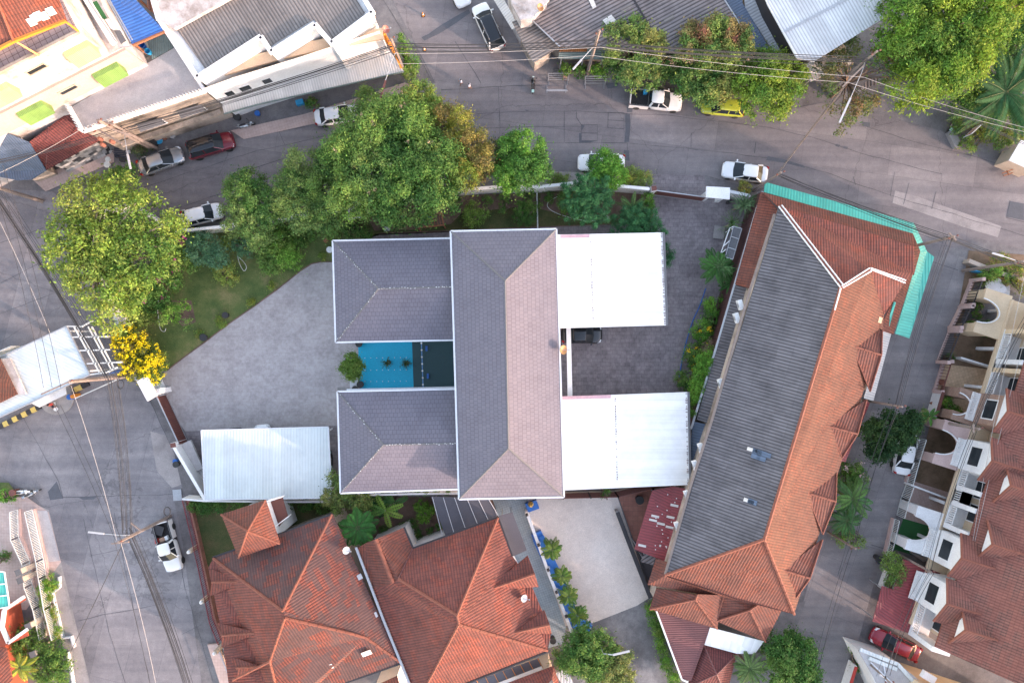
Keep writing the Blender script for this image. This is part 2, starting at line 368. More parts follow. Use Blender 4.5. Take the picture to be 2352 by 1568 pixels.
MT['brickb'] = brick('brown_brick_wall', (.33, .20, .14), (.25, .14, .10), (.4, .33, .28), .3, .1, .01, .5, .3)
MT['checker'] = brick('black_and_white_tiles', (.5, .48, .46), (.03, .03, .035), (.2, .2, .2), .45, .45, .004, .5, .3, gm=False)
MT['soil'] = conc('garden_soil', (.15, .10, .078), (.085, .06, .047), (.23, .155, .12), .5, crack=0)
MT['dirt'] = conc('dry_yard', (.17, .115, .075), (.09, .07, .04), (.24, .17, .12), .4, crack=0)
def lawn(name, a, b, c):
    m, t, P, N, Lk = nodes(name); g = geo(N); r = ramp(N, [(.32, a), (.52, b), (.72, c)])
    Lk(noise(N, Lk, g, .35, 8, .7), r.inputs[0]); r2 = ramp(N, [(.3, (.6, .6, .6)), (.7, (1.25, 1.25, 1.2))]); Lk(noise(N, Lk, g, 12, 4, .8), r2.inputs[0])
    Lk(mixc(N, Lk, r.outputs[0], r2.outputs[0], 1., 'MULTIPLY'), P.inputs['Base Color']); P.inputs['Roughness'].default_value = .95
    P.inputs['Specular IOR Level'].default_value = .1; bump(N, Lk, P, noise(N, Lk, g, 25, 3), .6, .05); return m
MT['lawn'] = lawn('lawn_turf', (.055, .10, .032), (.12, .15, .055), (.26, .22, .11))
MT['lawn2'] = lawn('dark_turf', (.045, .07, .028), (.085, .09, .04), (.15, .11, .065))  # darker, browner turf than the lawn
MT['turf'] = plain('green_mat', (.03, .13, .04), .9, 0, .3, 1)
MT['court'] = plain('blue_court_paint', (.005, .38, .58), .55, 0, .5, .5, (.75, .85, .9))
MT['court2'] = plain('green_court_paint', (.018, .060, .068), .55, 0, .25, .5, (.7, .8, .8))
MT['leaf'] = leafm('leaves')
MT['bark'] = plain('bark', (.16, .115, .085), .9, 0, .5, 2)
MT['barkp'] = plain('pale_bark', (.30, .23, .18), .9, 0, .4, 2)
MT['conp'] = plain('pole_concrete', (.24, .19, .165), .9, 0, .5, 1.5)
MT['cable'] = plain('black_cable', (.022, .022, .026), .6, 0, 0, fine=False)
MT['cablew'] = plain('pale_cable', (.36, .34, .33), .5, 0, 0, fine=False)
MT['steel'] = plain('galvanised_steel', (.42, .43, .45), .4, .5, .3, 2)
MT['dark'] = plain('dark_metal', (.035, .032, .035), .5, .2, .2)
MT['brown'] = plain('brown_slats', (.13, .045, .035), .6, 0, .3)
MT['wood'] = plain('orange_wood', (.30, .12, .06), .7, 0, .3, 2)
MT['glass'] = plain('window_glass', (.02, .025, .03), .12, 0, 0, fine=False, spec=.3)
MT['glassg'] = plain('green_glass', (.05, .13, .12), .1, 0, 0, fine=False)
MT['tyre'] = plain('tyre_rubber', (.02, .02, .02), .85, 0, .2)
MT['rim'] = plain('alloy_rim', (.45, .45, .47), .3, .8, 0, fine=False)
MT['lampr'] = plain('red_lens', (.30, .015, .012), .2, 0, 0, fine=False)
MT['lampw'] = plain('clear_lens', (.7, .72, .75), .1, .2, 0, fine=False)
MT['dishr'] = plain('red_dish', (.46, .20, .16), .5, 0, .2)
MT['dishy'] = plain('orange_dish', (.55, .32, .14), .5, 0, .2)
MT['blue'] = plain('blue_plastic', (.02, .12, .42), .4, 0, .1)
MT['bluel'] = plain('light_blue_plastic', (.03, .30, .55), .4, 0, .1)
MT['redo'] = plain('red_ochre_paint', (.33, .07, .035), .7, 0, .3)
MT['palec'] = conc('pale_worn_concrete', (.30, .275, .27), (.21, .19, .19), (.37, .34, .33), .3)
MT['red'] = plain('red_paint', (.45, .04, .03), .5, 0, .2)
MT['yellow'] = plain('kerb_yellow', (.55, .42, .12), .8, 0, .4)
MT['black'] = plain('kerb_black', (.03, .03, .035), .8, 0, .3)
MT['orangep'] = plain('orange_plastic', (.60, .22, .03), .5, 0, .2)
MT['gold'] = plain('gold_paint', (.6, .42, .12), .4, .4, .2)
MT['pot'] = plain('clay_pot', (.22, .08, .05), .8, 0, .3)
MT['potd'] = plain('dark_pot', (.03, .03, .032), .7, 0, .3)
MT['stone'] = plain('white_stone', (.55, .57, .60), .7, 0, .3)
MT['skin'] = plain('skin', (.34, .19, .12), .6, 0, 0)
MT['hair'] = plain('black_hair', (.012, .01, .01), .5, 0, 0)
MT['clothw'] = plain('white_cloth', (.6, .6, .68), .9, 0, .1)
MT['cloths'] = plain('tan_cloth', (.33, .2, .14), .9, 0, .1)
MT['clotho'] = plain('orange_cloth', (.75, .33, .02), .9, 0, .1)
MT['clothd'] = plain('navy_cloth', (.03, .035, .06), .9, 0, .1)
MT['lampg'] = plain('lamp_grey', (.42, .42, .43), .4, 0, .2)
MT['mint'] = plain('pale_mint_plastic', (.35, .55, .50), .4, 0, .1)
MT['pvc'] = plain('white_pipe', (.6, .62, .6), .5, 0, .2)
for nm, c, ro, me_ in (('cwhite', (.78, .79, .80), .22, 0), ('csilver', (.40, .43, .46), .25, .7), ('cred', (.16, .012, .025), .2, .3),
                       ('clime', (.42, .46, .05), .25, 0), ('cblack', (.012, .014, .018), .15, .2), ('cred2', (.28, .01, .03), .25, .1), ('cpearl', (.74, .73, .71), .22, 0)):
    MT[nm] = paint('car_'+nm[1:], c, ro, me_)
# ---------------------------------------------------------------- ground, roads, yards
def sheet(name, pts, mat, z, uvd=None):
    m = Mb(); m.poly(WL(pts, z)); 
    for i, f in enumerate(m.f):
        a, b, c = (m.v[k] for k in f[:3])
        if (b-a).cross(c-a).z < 0: m.f[i] = f[::-1]
    return m.build(name, MT[mat], kind='structure', uvd=uvd)
m = Mb(); m.quad((-150, -150, -.02), (150, -150, -.02), (150, 150, -.02), (-150, 150, -.02)); m.build('ground', MT['ground'], kind='structure')
sheet('road', [(870, -60), (1180, -60), (1215, 110), (1245, 190), (1330, 196), (1440, 205), (1560, 210), (1760, 262), (1890, 236), (2010, 260), (2160, 300), (2300, 370), (2420, 400), (2420, 590),
      (2240, 545), (2150, 592), (2120, 560), (2096, 540), (1750, 440), (1620, 402), (1500, 400), (1300, 402), (1240, 432), (1030, 440), (780, 490), (600, 530), (420, 545), (300, 590), (230, 610), (150, 450), (300, 405), (420, 382), (540, 318),
      (720, 290), (830, 268), (930, 220), (1000, 190)], 'road', .002)
sheet('road', [(-60, 430), (120, 440), (160, 470), (215, 600), (270, 735), (318, 880), (345, 925), (400, 1030), (425, 1140), (470, 1640), (225, 1640), (145, 1330), (112, 1176), (70, 1130), (30, 1110), (-60, 1060)], 'roadL', .006)
sheet('road', [(2118, 562), (2240, 600), (2180, 800), (2120, 980), (2100, 1060), (2010, 1330), (1930, 1620), (1740, 1620), (1780, 1500), (1840, 1400), (1900, 1180), (1985, 940), (2060, 740)], 'roadR', .006)
sheet('pavement', [(345, 922), (420, 1000), (470, 1150), (440, 1150), (455, 1300), (520, 1620), (470, 1620), (420, 1250), (398, 1140), (418, 1120), (400, 1040)], 'ground', .012)
sheet('pavement', [(20, 1130), (112, 1170), (140, 1290), (207, 1568), (225, 1640), (150, 1640), (140, 1400), (90, 1290), (55, 1150)], 'pave', .012)
sheet('driveway', [(763, 600), (738, 601), (715, 606), (690, 622), (640, 662), (588, 700), (530, 740), (472, 784), (420, 822), (380, 850), (355, 890), (425, 990), (775, 977), (825, 970), (825, 600)], 'stampl', .010, (1, 0, 0))
sheet('driveway', [(425, 985), (470, 1150), (1056, 1140), (1056, 880), (780, 960), (780, 977)], 'stampd', .008)
sheet('driveway', [(1500, 455), (1745, 455), (1600, 860), (1580, 950), (1560, 1120), (1290, 1130), (1290, 540), (1240, 535), (1240, 522), (1500, 512)], 'stampd', .010)
sheet('driveway', [(1497, 400), (1618, 403), (1622, 455), (1497, 450)], 'stampd', .010)
sheet('path', [(835, 550), (870, 535), (1040, 528), (1240, 520), (1470, 515), (1470, 560), (835, 560)], 'stampd', .014)
sheet('lawn', [(250, 700), (390, 560), (520, 520), (700, 500), (830, 500), (1240, 440), (1240, 528), (1040, 533), (870, 540), (835, 552), (765, 560), (763, 600), (738, 601), (715, 606), (690, 622), (640, 662), (588, 700), (530, 740), (472, 784), (420, 822), (385, 850), (300, 860)], 'lawn', .014)
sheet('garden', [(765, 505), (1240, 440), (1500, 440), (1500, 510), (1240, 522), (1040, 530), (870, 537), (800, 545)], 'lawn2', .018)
sheet('soil_bed', [(860, 480), (1030, 450), (1150, 445), (1235, 445), (1235, 470), (1060, 490), (1035, 515), (860, 530), (850, 510)], 'soil', .022)
sheet('soil_bed', [(1380, 440), (1495, 440), (1495, 505), (1350, 505), (1240, 480), (1242, 445)], 'soil', .022)
sheet('soil_bed', [(1745, 455), (1760, 440), (1765, 460), (1660, 780), (1610, 980), (1580, 980), (1590, 840), (1640, 720), (1690, 540)], 'soil', .022)
sheet('soil_bed', [(395, 690), (440, 690), (450, 740), (420, 750), (400, 730)], 'soil', .022)
sheet('court_floor', [(822, 780), (946, 778), (950, 890), (826, 892)], 'court', .03)
sheet('court_floor', [(946, 778), (1060, 776), (1060, 888), (950, 890)], 'court2', .03)
sheet('path', [(775, 889), (1060, 884), (1060, 905), (775, 912)], 'pave', .02)
sheet('pavement', [(60, 1172), (108, 1172), (124, 1230), (138, 1287), (90, 1292), (76, 1235)], 'flat', .032)
sheet('pavement', [(125, 1360), (140, 1330), (150, 1356), (205, 1568), (222, 1640), (185, 1640), (168, 1490), (148, 1470)], 'palec', .03)
# south and east yards
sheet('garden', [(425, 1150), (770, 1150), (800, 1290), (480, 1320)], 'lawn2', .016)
sheet('soil_bed', [(770, 1140), (1135, 1140), (1150, 1300), (800, 1290)], 'soil', .018)
sheet('path', [(1130, 1143), (1212, 1143), (1260, 1260), (1330, 1440), (1320, 1470), (1250, 1490), (1180, 1280)], 'bluet', .020, (.35, -.94, 0))
sheet('driveway', [(1240, 1140), (1418, 1140), (1495, 1370), (1463, 1392), (1351, 1436), (1300, 1440), (1212, 1180), (1212, 1143)], 'beigec', .024)
sheet('driveway', [(1300, 1436), (1351, 1434), (1463, 1390), (1495, 1370), (1545, 1440), (1590, 1640), (1280, 1640)], 'darkc', .028)
sheet('path', [(1415, 1125), (1500, 1110), (1500, 1320), (1455, 1240)], 'terrt', .016)
sheet('path', [(1455, 1240), (1540, 1290), (1520, 1400), (1490, 1340)], 'joint', .018)
sheet('pavement', [(75, 413), (228, 348), (262, 340), (262, 372), (105, 440)], 'pinkt', .10, (.9, .43, 0))
sheet('pavement', [(530, 300), (700, 262), (930, 190), (960, 205), (830, 255), (720, 285), (560, 320)], 'pinkt', .10, (.95, .3, 0))
sheet('pavement', [(140, 380), (232, 320), (262, 338), (255, 352), (155, 396)], 'checker', .12, (.9, .43, 0))
sheet('pavement', [(262, 340), (300, 330), (530, 300), (545, 318), (420, 372), (262, 385)], 'ground', .04)
sheet('garden', [(-60, 1105), (20, 1108), (45, 1140), (-60, 1150)], 'lawn', .03)
sheet('pavement', [(-60, 1150), (60, 1140), (112, 1176), (140, 1290), (60, 1400), (-60, 1400)], 'pinkt', .02)
sheet('yard', [(2225, 575), (2420, 590), (2420, 770), (2262, 790), (2190, 775)], 'dirt', .014)
sheet('yard', [(2240, 650), (2420, 650), (2420, 700), (2262, 790), (2196, 770)], 'ground', .020)
sheet('yard', [(2196, 772), (2290, 740), (2290, 850), (2172, 836)], 'dirt', .026)
sheet('yard', [(2172, 836), (2290, 850), (2270, 960), (2140, 930)], 'tant', .03, (.29, -.95, 0))
sheet('yard', [(2140, 958), (2270, 960), (2200, 1170), (2100, 1120)], 'dirt', .026)
sheet('yard', [(2100, 1105), (2210, 1140), (2180, 1220), (2075, 1190)], 'pinkt', .03, (.29, -.95, 0))
sheet('yard', [(2075, 1190), (2180, 1215), (2150, 1290), (2050, 1260)], 'turf', .02)
sheet('yard', [(1985, 1440), (2150, 1420), (2420, 1530), (2420, 1640), (1960, 1600)], 'ground', .014)
sheet('yard', [(1500, 1400), (1850, 1380), (1760, 1640), (1580, 1640)], 'ground', .012)
for p in ([(2056, 438), (2110, 452), (2164, 472), (2240, 498), (2300, 520), (2292, 545), (2230, 527), (2150, 500), (2050, 466)], [(1176, 395), (1240, 392), (1330, 396), (1420, 400), (1498, 398), (1500, 404), (1240, 432), (1176, 425)],
          [(345, 990), (385, 1000), (415, 1060), (422, 1110), (395, 1120), (360, 1080)]):
    sheet('worn_concrete', p, 'palec', .0105)
# joints and tar repairs
J = Mb()
def jl(pts, w=1.2):
    for a, b in zip(pts[:-1], pts[1:]):
        A, B = W(*a, .018), W(*b, .018); n = max(1, int((B-A).length/1.2)); prev = A
        for i in range(1, n+1):
            q = A.lerp(B, i/n)
            if i < n: q += Vector((random.uniform(-.05, .05), random.uniform(-.05, .05), 0))
            d = (q-prev).normalized(); o = Vector((-d.y, d.x, 0))*(w*S*.36*random.uniform(.6, 1.4))
            J.quad(prev-o, q-o, q+o, prev+o); prev = q
for ln in ([(1176, 256), (1326, 255), (1396, 259), (1536, 265), (1764, 293), (1864, 315), (1976, 352), (2164, 400)], [(1176, 292), (1336, 291)], [(1241, 327), (1441, 329), (1576, 340), (1764, 363), (1901, 397), (1979, 427), (2064, 454), (2164, 484), (2352, 542)],
           [(1296, 257), (1296, 327)], [(1324, 257), (1324, 270), (1336, 288)], [(1441, 329), (1441, 345)], [(1588, 305), (1587, 340)], [(1736, 327), (1733, 352)], [(1335.5, 287), (1372, 287), (1372, 323), (1335, 323), (1335.5, 287)], [(1335.5, 306), (1372, 306)],
           [(1397, 259), (1433.5, 260), (1433, 296), (1396, 294), (1397, 259)], [(1397, 276), (1433, 278)], [(1971, 285), (2079, 320), (2239, 360), (2352, 395)], [(880, 0), (968, 140), (988, 180)], [(1045, 95), (1105, 192)], [(1013, 207), (1176, 197), (1245, 197)], [(1053, 265), (1176, 257)], [(1103, 296), (1176, 292)],
           [(1145, 200), (1148, 307)], [(330, 430), (588, 347), (750, 312)], [(395, 482), (512, 444), (588, 420)], [(588, 385), (700, 350)], [(0, 558), (100, 523)], [(0, 651), (105, 597)], [(0, 720), (132, 670)], [(52, 956), (90, 1024), (135, 1106), (145, 1144)], [(107, 1142), (425, 1134)],
           [(345, 919), (390, 1020)], [(205, 1276), (275, 1261)], [(180, 1425), (235, 1411), (310, 1399), (370, 1386)], [(192, 1191), (225, 1338), (250, 1451), (288, 1568)], [(262, 1176), (307, 1401), (345, 1568)], [(397, 1176), (425, 1351), (462, 1468), (490, 1568)], [(418, 1456), (462, 1434)],
           [(1944, 1251), (1924, 1321)], [(1318, 1176), (1340, 1232), (1410, 1410), (1432, 1480), (1455, 1568)], [(1285, 1250), (1395, 1210)], [(1398, 1220), (1468, 1390), (1490, 1480), (1500, 1568)], [(1335, 1366), (1440, 1332)], [(2110, 590), (2200, 620)], [(2055, 395), (2045, 450)], [(2150, 440), (2140, 480)], [(2320, 460), (2312, 500), (2352, 510)],
           [(1965, 425), (1960, 405)], [(2088, 420), (2075, 470)], [(640, 300), (655, 335)], [(2000, 1250), (2040, 1262)]):
    jl(ln)
J.build('road_joints', MT['joint'], kind='structure')
for p in ([(1436, 262), (1447, 261), (1448, 290), (1445, 326), (1434, 327), (1437, 300)], [(1433, 345), (1445, 346), (1446, 370), (1434, 368)], [(968, 86), (975, 94), (1010, 77), (1045, 55), (1080, 30), (1076, 22), (1040, 42), (1010, 60), (985, 78)],
          [(110, 1129), (130, 1105), (145, 1144), (115, 1148)], [(180, 1142), (225, 1139), (215, 1146), (190, 1147)], [(1441, 246), (1454, 244), (1452, 258), (1440, 258)], [(1336, 287), (1343, 289), (1336, 300)], [(1330, 306), (1336, 305), (1336, 323), (1370, 324), (1352, 328), (1330, 328)],
          [(1764, 359), (1800, 366), (1845, 380), (1850, 386), (1800, 374), (1760, 368)], [(1981, 280), (1998, 282), (1998, 292), (1983, 290)], [(1920, 331), (1930, 333), (1927, 338), (1919, 336)], [(1938, 336), (1948, 338), (1945, 343), (1937, 341)], [(2320, 462), (2352, 468), (2352, 506), (2312, 498)],
          [(1204, 252), (1216, 253), (1210, 256)], [(1392, 192), (1420, 190), (1418, 200), (1395, 204)], [(2050, 1200), (2060, 1205), (2052, 1260), (2044, 1250)]):
    sheet('tar_patch', p, 'patch', .022)
K_ = Mb(); kp = WL([(763, 601), (738, 601), (715, 606), (690, 622), (640, 662), (588, 700), (530, 740), (472, 784), (420, 822), (384, 850)], .03)
for u, v in zip(kp[:-1], kp[1:]): K_.bar(u, v, .12, .06)
kp = WL([(870, 536), (1040, 530), (1240, 521), (1470, 513)], .03)
for u, v in zip(kp[:-1], kp[1:]): K_.bar(u, v, .10, .06)
K_.build('kerb', MT['soil'], kind='structure')
# ---------------------------------------------------------------- generic building pieces
def house(name, label, cat, at, group=None):
    return thing(name, label, cat, W(*at, 0) if len(at) == 2 else W(*at), 0, group)
def roofs(root, faces, mat, th=.14, name='roof', uvd=None, label=None, side=None):
    m = Mb(); m.slab([WL(f) for f in faces], th, 0, 1 if side else 0)
    return m.build(name, [MT[mat]]+([MT[side]] if side else []), root, uvd=uvd, label=label)
def walls(root, pts, z0, z1, mat, d=.5, name='wall', top=None):
    """walls under an outline given at height z1"""
    q = inset(WL(pts, z1), d) if d else [Vector((p.x, p.y)) for p in WL(pts, z1)]
    m = Mb(); m.prism(q, z0, z1-.16, 0, 1 if top else 0)
    return m.build(name, [MT[mat]]+([MT[top]] if top else []), root)
def bars(root, lines, w, h, mat, name, z=None, lift=0, **k):
    m = Mb()
    for ln in lines:
        P = WL(ln, z if z is not None else 0)
        for a, b in zip(P[:-1], P[1:]): m.bar(a+Vector((0, 0, lift)), b+Vector((0, 0, lift)), w, h)
    return m.build(name, MT[mat], root, **k)
def ridges(root, lines, mat='ridgeo', r=.11, name='ridge_cap', lift=.04):
    for ln in lines:
        P = WL(ln); n = max(1, int((P[1]-P[0]).length/.42)) if len(P) == 2 else 0
        m = Mb()
        if len(P) == 2:
            for i in range(n):
                a, b = P[0].lerp(P[1], i/n), P[0].lerp(P[1], (i+1)/n); z = Vector((0, 0, lift+.015*(i % 2)))
                m.tube([a+z, b+z], [r, r*.86], 6)
            m.build(name, MT[mat], root)
def panel(root, A, B, s, z, w, h, out=.04, name='window', frame='white', pane='glass', panes=1, rows=1, kind='win'):
    """window on the vertical wall A->B (outside on the right hand side)"""
    A, B = Vector(A[:2]).to_3d(), Vector(B[:2]).to_3d(); d = (B-A).normalized(); n = Vector((d.y, -d.x, 0))
    c = A+d*s; P = lambda u, v, o: c+d*u+n*o+Vector((0, 0, z+v))
    m = Mb(); t = .11
    for (u0, v0, u1, v1) in ((-w/2, 0, w/2, t), (-w/2, h-t, w/2, h), (-w/2, t, -w/2+t, h-t), (w/2-t, t, w/2, h-t)):
        q = [P(u0, v0, -.02), P(u1, v0, -.02), P(u1, v0, out), P(u0, v0, out)]; z0, z1 = q[0].z, z+v1
        m.prism([p[:2] for p in q], z0, z1)
    for i in range(1, panes):
        u = -w/2+w*i/panes; q = [P(u-.045, 0, .0), P(u+.045, 0, .0), P(u+.045, 0, out-.005), P(u-.045, 0, out-.005)]; m.prism([p[:2] for p in q], z+t, z+h-t)
    for i in range(1, rows):
        v = h*i/rows; q = [P(-w/2+t, 0, .0), P(w/2-t, 0, .0), P(w/2-t, 0, out-.01), P(-w/2+t, 0, out-.01)]; m.prism([p[:2] for p in q], z+v-.03, z+v+.03)
    f = m.build(name, MT[frame], root)
    g = Mb(); q = [P(-w/2+.03, 0, -.01), P(w/2-.03, 0, -.01), P(w/2-.03, 0, out*.4), P(-w/2+.03, 0, out*.4)]; g.prism([p[:2] for p in q], z+.03, z+h-.03)
    g.build('pane', MT[pane], f); return f
def rail(root, A, B, z, h=.9, mat='white', gap=.22, name='railing', bal=.03):
    A, B = Vector(A), Vector(B); A.z = B.z = z; m = Mb(); up = Vector((0, 0, h))
    m.bar(A+up, B+up, .08, .06); m.bar(A+up*.12, B+up*.12, .05, .05); n = max(2, int((B-A).length/gap))
    for i in range(n+1):
        p = A.lerp(B, i/n); m.bar(p+up*.12, p+up*.97, bal)
    return m.build(name, MT[mat], root)
# ---------------------------------------------------------------- main house
r = house('house', 'large H-shaped house with grey shingled hip roofs in the walled compound', 'house', (1160, 830))
EM, RM, EW, RW = 8.6, 11.3, 6.0, 8.3
a, b, c, d = (1037, 533, EM), (1276, 528, EM), (1293, 1139, EM), (1056, 1144, EM); p, q = (1160, 645, RM), (1168, 1030, RM)
roofs(r, [[a, b, p], [b, c, q, p], [c, d, q], [d, a, p, q]], 'shingle', .2)
ridges(r, [[p, q], [a, p], [b, p], [c, q], [d, q]], 'ridge', .10, lift=-.02)
X = -4.75; xe = lambda z: 1176+X/(S*(H-z)/H)
a1, b1, c1, d1 = (766, 555, EW), (xe(EW), 549, EW), (xe(EW), 779, EW), (773, 784, EW); p1, q1 = (869, 663, RW), (xe(RW), 658, RW)
roofs(r, [[a1, b1, q1, p1], [c1, d1, p1, q1], [d1, a1, p1]], 'shingle', .2)
ridges(r, [[p1, q1], [a1, p1], [d1, p1]], 'ridge', .10, lift=-.02)
a2, b2, c2, d2 = (777, 901, EW), (xe(EW), 895, EW), (xe(EW), 1121, EW), (784, 1130, EW); p2, q2 = (881, 1021, RW), (xe(RW), 1018, RW)
roofs(r, [[a2, b2, q2, p2], [c2, d2, p2, q2], [d2, a2, p2]], 'shingle', .2)
ridges(r, [[p2, q2], [a2, p2], [d2, p2]], 'ridge', .10, lift=-.02)
for ls_ in ([p1, q1], [a1, p1], [d1, p1]), ([p2, q2], [a2, p2], [d2, p2]):
    m = Mb()
    for ln in ls_:
        P = WL(ln); d_ = (P[1]-P[0]).normalized(); n_ = int((P[1]-P[0]).length/.24)
        for i in range(n_):
            if random.random() < .62: u = P[0].lerp(P[1], i/n_)+Vector((random.uniform(-.07, .07), random.uniform(-.07, .07), .085)); m.bar(u, u+d_*random.uniform(.04, .13), random.uniform(.03, .06), .02)
    m.build('mortar_marks', MT['gutter'], r)
mg = Mb()
def gut(lines, z, w=.16):
    for ln in lines:
        P = WL(ln, z)
        for u, v in zip(P[:-1], P[1:]): mg.bar(u+Vector((0, 0, -.06)), v+Vector((0, 0, -.06)), w, .2)
gut([[(1035, 531), (1278, 526), (1295.5, 1141), (1054, 1146), (1035, 531)]], EM); gut([[(1045, 547), (764, 553), (771, 786), (1045, 781)], [(1052, 893), (775, 899), (782, 1132), (1052, 1123)]], EW)
mg.build('gutter', MT['gutter'], r)
walls(r, [a, b, c, d], 0, EM, 'white', .65); walls(r, [a1, (xe(EW), 549), (xe(EW), 779), d1], 0, EW, 'white', .65); walls(r, [a2, (xe(EW), 895), (xe(EW), 1121), d2], 0, EW, 'white', .65)
m = Mb(); m.slab([WL([(796, 893), (1056, 887), (1056, 895), (796, 901)], 3.6)], .2); m.build('canopy', MT['gutter'], r)
m = Mb(); m.slab([WL([(1301, 752), (1311, 752), (1315, 912), (1304, 912)], 3.3)], .25); m.build('canopy', MT['white'], r)
for s in (3, 7, 11):
    A, B = W(778, 790, EW), W(778, 560, EW)
for (A, B, ss) in ((W(773, 640, 0)+Vector((.9, 0, 0)), W(773, 600, 0)+Vector((.9, 0, 0)), ()),): pass
# lean-to metal roofs on its east side
def metal_deck(label, P, seam, pink, z):
    t = thing('canopy_roof', label, 'carport', W(P[0][0]+100, P[0][1]+100))
    m = Mb(); m.slab([WL(P, z)], .12); m.build('roof_sheet', MT['metw'], t, uvd=(0, 1, 0))
    m = Mb(); q = WL(P, z); m.bar(q[1]+Vector((.1, 0, -.02)), q[2]+Vector((.1, 0, -.02)), .2, .2); m.build('gutter', MT['ridge'], t)
    m = Mb(); sa, sb = WL(seam, z+.015); n = 34
    for i in range(n):
        if random.random() < .62:
            u = sa.lerp(sb, i/n); v = sa.lerp(sb, (i+random.uniform(.2, .7))/n); m.bar(u+Vector((random.uniform(-.03, .03), 0, 0)), v, random.uniform(.04, .09), .02)
    qa, qb = q[1], q[2]
    for i in range(60):
        if random.random() < .7:
            u = qa.lerp(qb, i/60)+Vector((-.12, 0, .01)); m.box(u, (random.uniform(.06, .22), .06, .03))
    m.build('rust_streaks', MT['brown'], t)
    m = Mb(); m.slab([WL(pink, z+.03)], .02); m.build('patch', plain('pink_patch', (.52, .33, .37), .6, 0, .8, 2, (1.3, 1.3, 1.3)), t)
    m = Mb()
    for k in (1, 2):
        for j in (.1, .5, .9):
            u = q[k].lerp(q[3-k], j)+Vector((-.3, 0, 0)); m.bar((u.x, u.y, 0), (u.x, u.y, z-.1), .12)
    m.build('post', MT['white'], t)
metal_deck('white metal lean-to roof right of the grey house, upper of two, above the black car', [(1268, 539), (1522, 534), (1530, 747), (1275, 754)], [(1356, 548), (1363, 746)], [(1287, 539.5), (1354, 538), (1354, 545), (1287, 547)], 4.2)
metal_deck('white ribbed metal lean-to roof right of the grey house, nearest the brown louvred fence', [(1278, 911), (1579, 900), (1583, 1113), (1285, 1126)], [(1413, 914), (1418, 1111)], [(1290, 910), (1403, 906.5), (1403, 914), (1290, 917)], 4.2)
# west carport
t = thing('carport', 'pale blue ribbed metal carport roof at the lower left of the compound, over parked cars', 'carport', W(610, 1060))
P = [(462, 988), (754, 980), (762, 1143), (471, 1147)]
m = Mb(); m.slab([WL(P, 3.0)], .1); m.build('roof_sheet', MT['metb'], t, uvd=(1, 0, 0))
bars(t, [[(462, 988), (754, 980), (762, 1143), (471, 1147), (462, 988)]], .1, .16, 'gutter', 'fascia', 3.0, -.05)
m = Mb()
for p_ in ((475, 1000), (600, 996), (745, 993), (482, 1135), (750, 1132)): u = W(*p_, 3.0); m.bar((u.x, u.y, 0), (u.x, u.y, 2.9), .12)
m.build('post', MT['white'], t)
# ---------------------------------------------------------------- long tiled terrace on the east
ZR, ZE = 9.8, 6.6
r = house('terrace_block', 'long diagonal terrace block with one grey corrugated slope and one orange tiled slope', 'terraced houses', (1850, 900))
RN, RS = (1931, 657, ZR), (1755, 1238, ZR)
NW_, SW_ = (1790, 473, ZE+.2), (1527, 1320, ZE)
roofs(r, [[NW_, RN, RS, SW_]], 'asbd', .15, uvd=None)
ec = [(2100, 565, ZE), (2099, 627, ZE), (2040, 715, ZE), (1990, 918, ZE), (1925, 1081, ZE), (1889, 1236, ZE), (1824, 1410, ZE)]
G2 = (1998, 619, 8.9)
roofs(r, [[NW_, (2100, 565, ZE), (2099, 627, ZE), (2077, 650, 7.7), G2, RN]], 'redtile', .15)
eo = lambda y: (2040+(y-715)*(1824-2040)/(1410-715), y, ZE)
roofs(r, [[RN, G2, (2031, 723, ZE+.1), eo(760), eo(1410), RS]], 'orange', .15)
roofs(r, [[G2, (2077, 650, 7.9), (2031, 723, ZE+.12)]], 'redtile', .1)
roofs(r, [[RS, (1824, 1410, ZE), (1690, 1376, ZE+.2), SW_]], 'orange2', .15)
ridges(r, [[RN, RS], [NW_, RN], [RS, SW_], [RS, (1824, 1410, ZE)]], 'ridgeo', .15)
ridges(r, [[(NW_[0]-3, NW_[1]+2, NW_[2]), (1928, 660, ZR)], [(NW_[0]+4, NW_[1]-1, NW_[2]), (1935, 655, ZR)], [RN, (1995, 616, 8.9)], [(1934, 661, ZR), (1999, 623, 8.9)], [G2, (2077, 650, 7.9)], [(1998, 616, 8.9), (2078, 644, 7.9)], [(1929, 662, ZR), (1915, 712, ZR)]], 'mortar', .07, 'mortar_band', .16)
def dormer(root, ap, tip, nc, sc_, mn, ms, base=None):
    roofs(root, [[ap, nc, tip]], mn, .1, 'dormer_roof'); roofs(root, [[ap, tip, sc_]], ms, .1, 'dormer_roof')
    ridges(root, [[ap, tip]], 'ridgeo', .1); ridges(root, [[ap, sc_]], 'ridgeo', .06); ridges(root, [[nc, tip], [tip, sc_]], 'ridgeo', .08)
    m = Mb(); A, B, T = W(*nc), W(*sc_), W(*tip); lo = Vector((0, 0, -.5)); k = (W(*ap)-A.lerp(B, .5)); k.z = 0; k = k.normalized()*.35; z_ = Vector((0, 0, -.12))
    m.quad(A+k+lo, B+k+lo, B+k+z_, A+k+z_); m.poly([A+k+z_, B+k+z_, T+k+z_*2]); m.build('gable', MT['beige'], root)
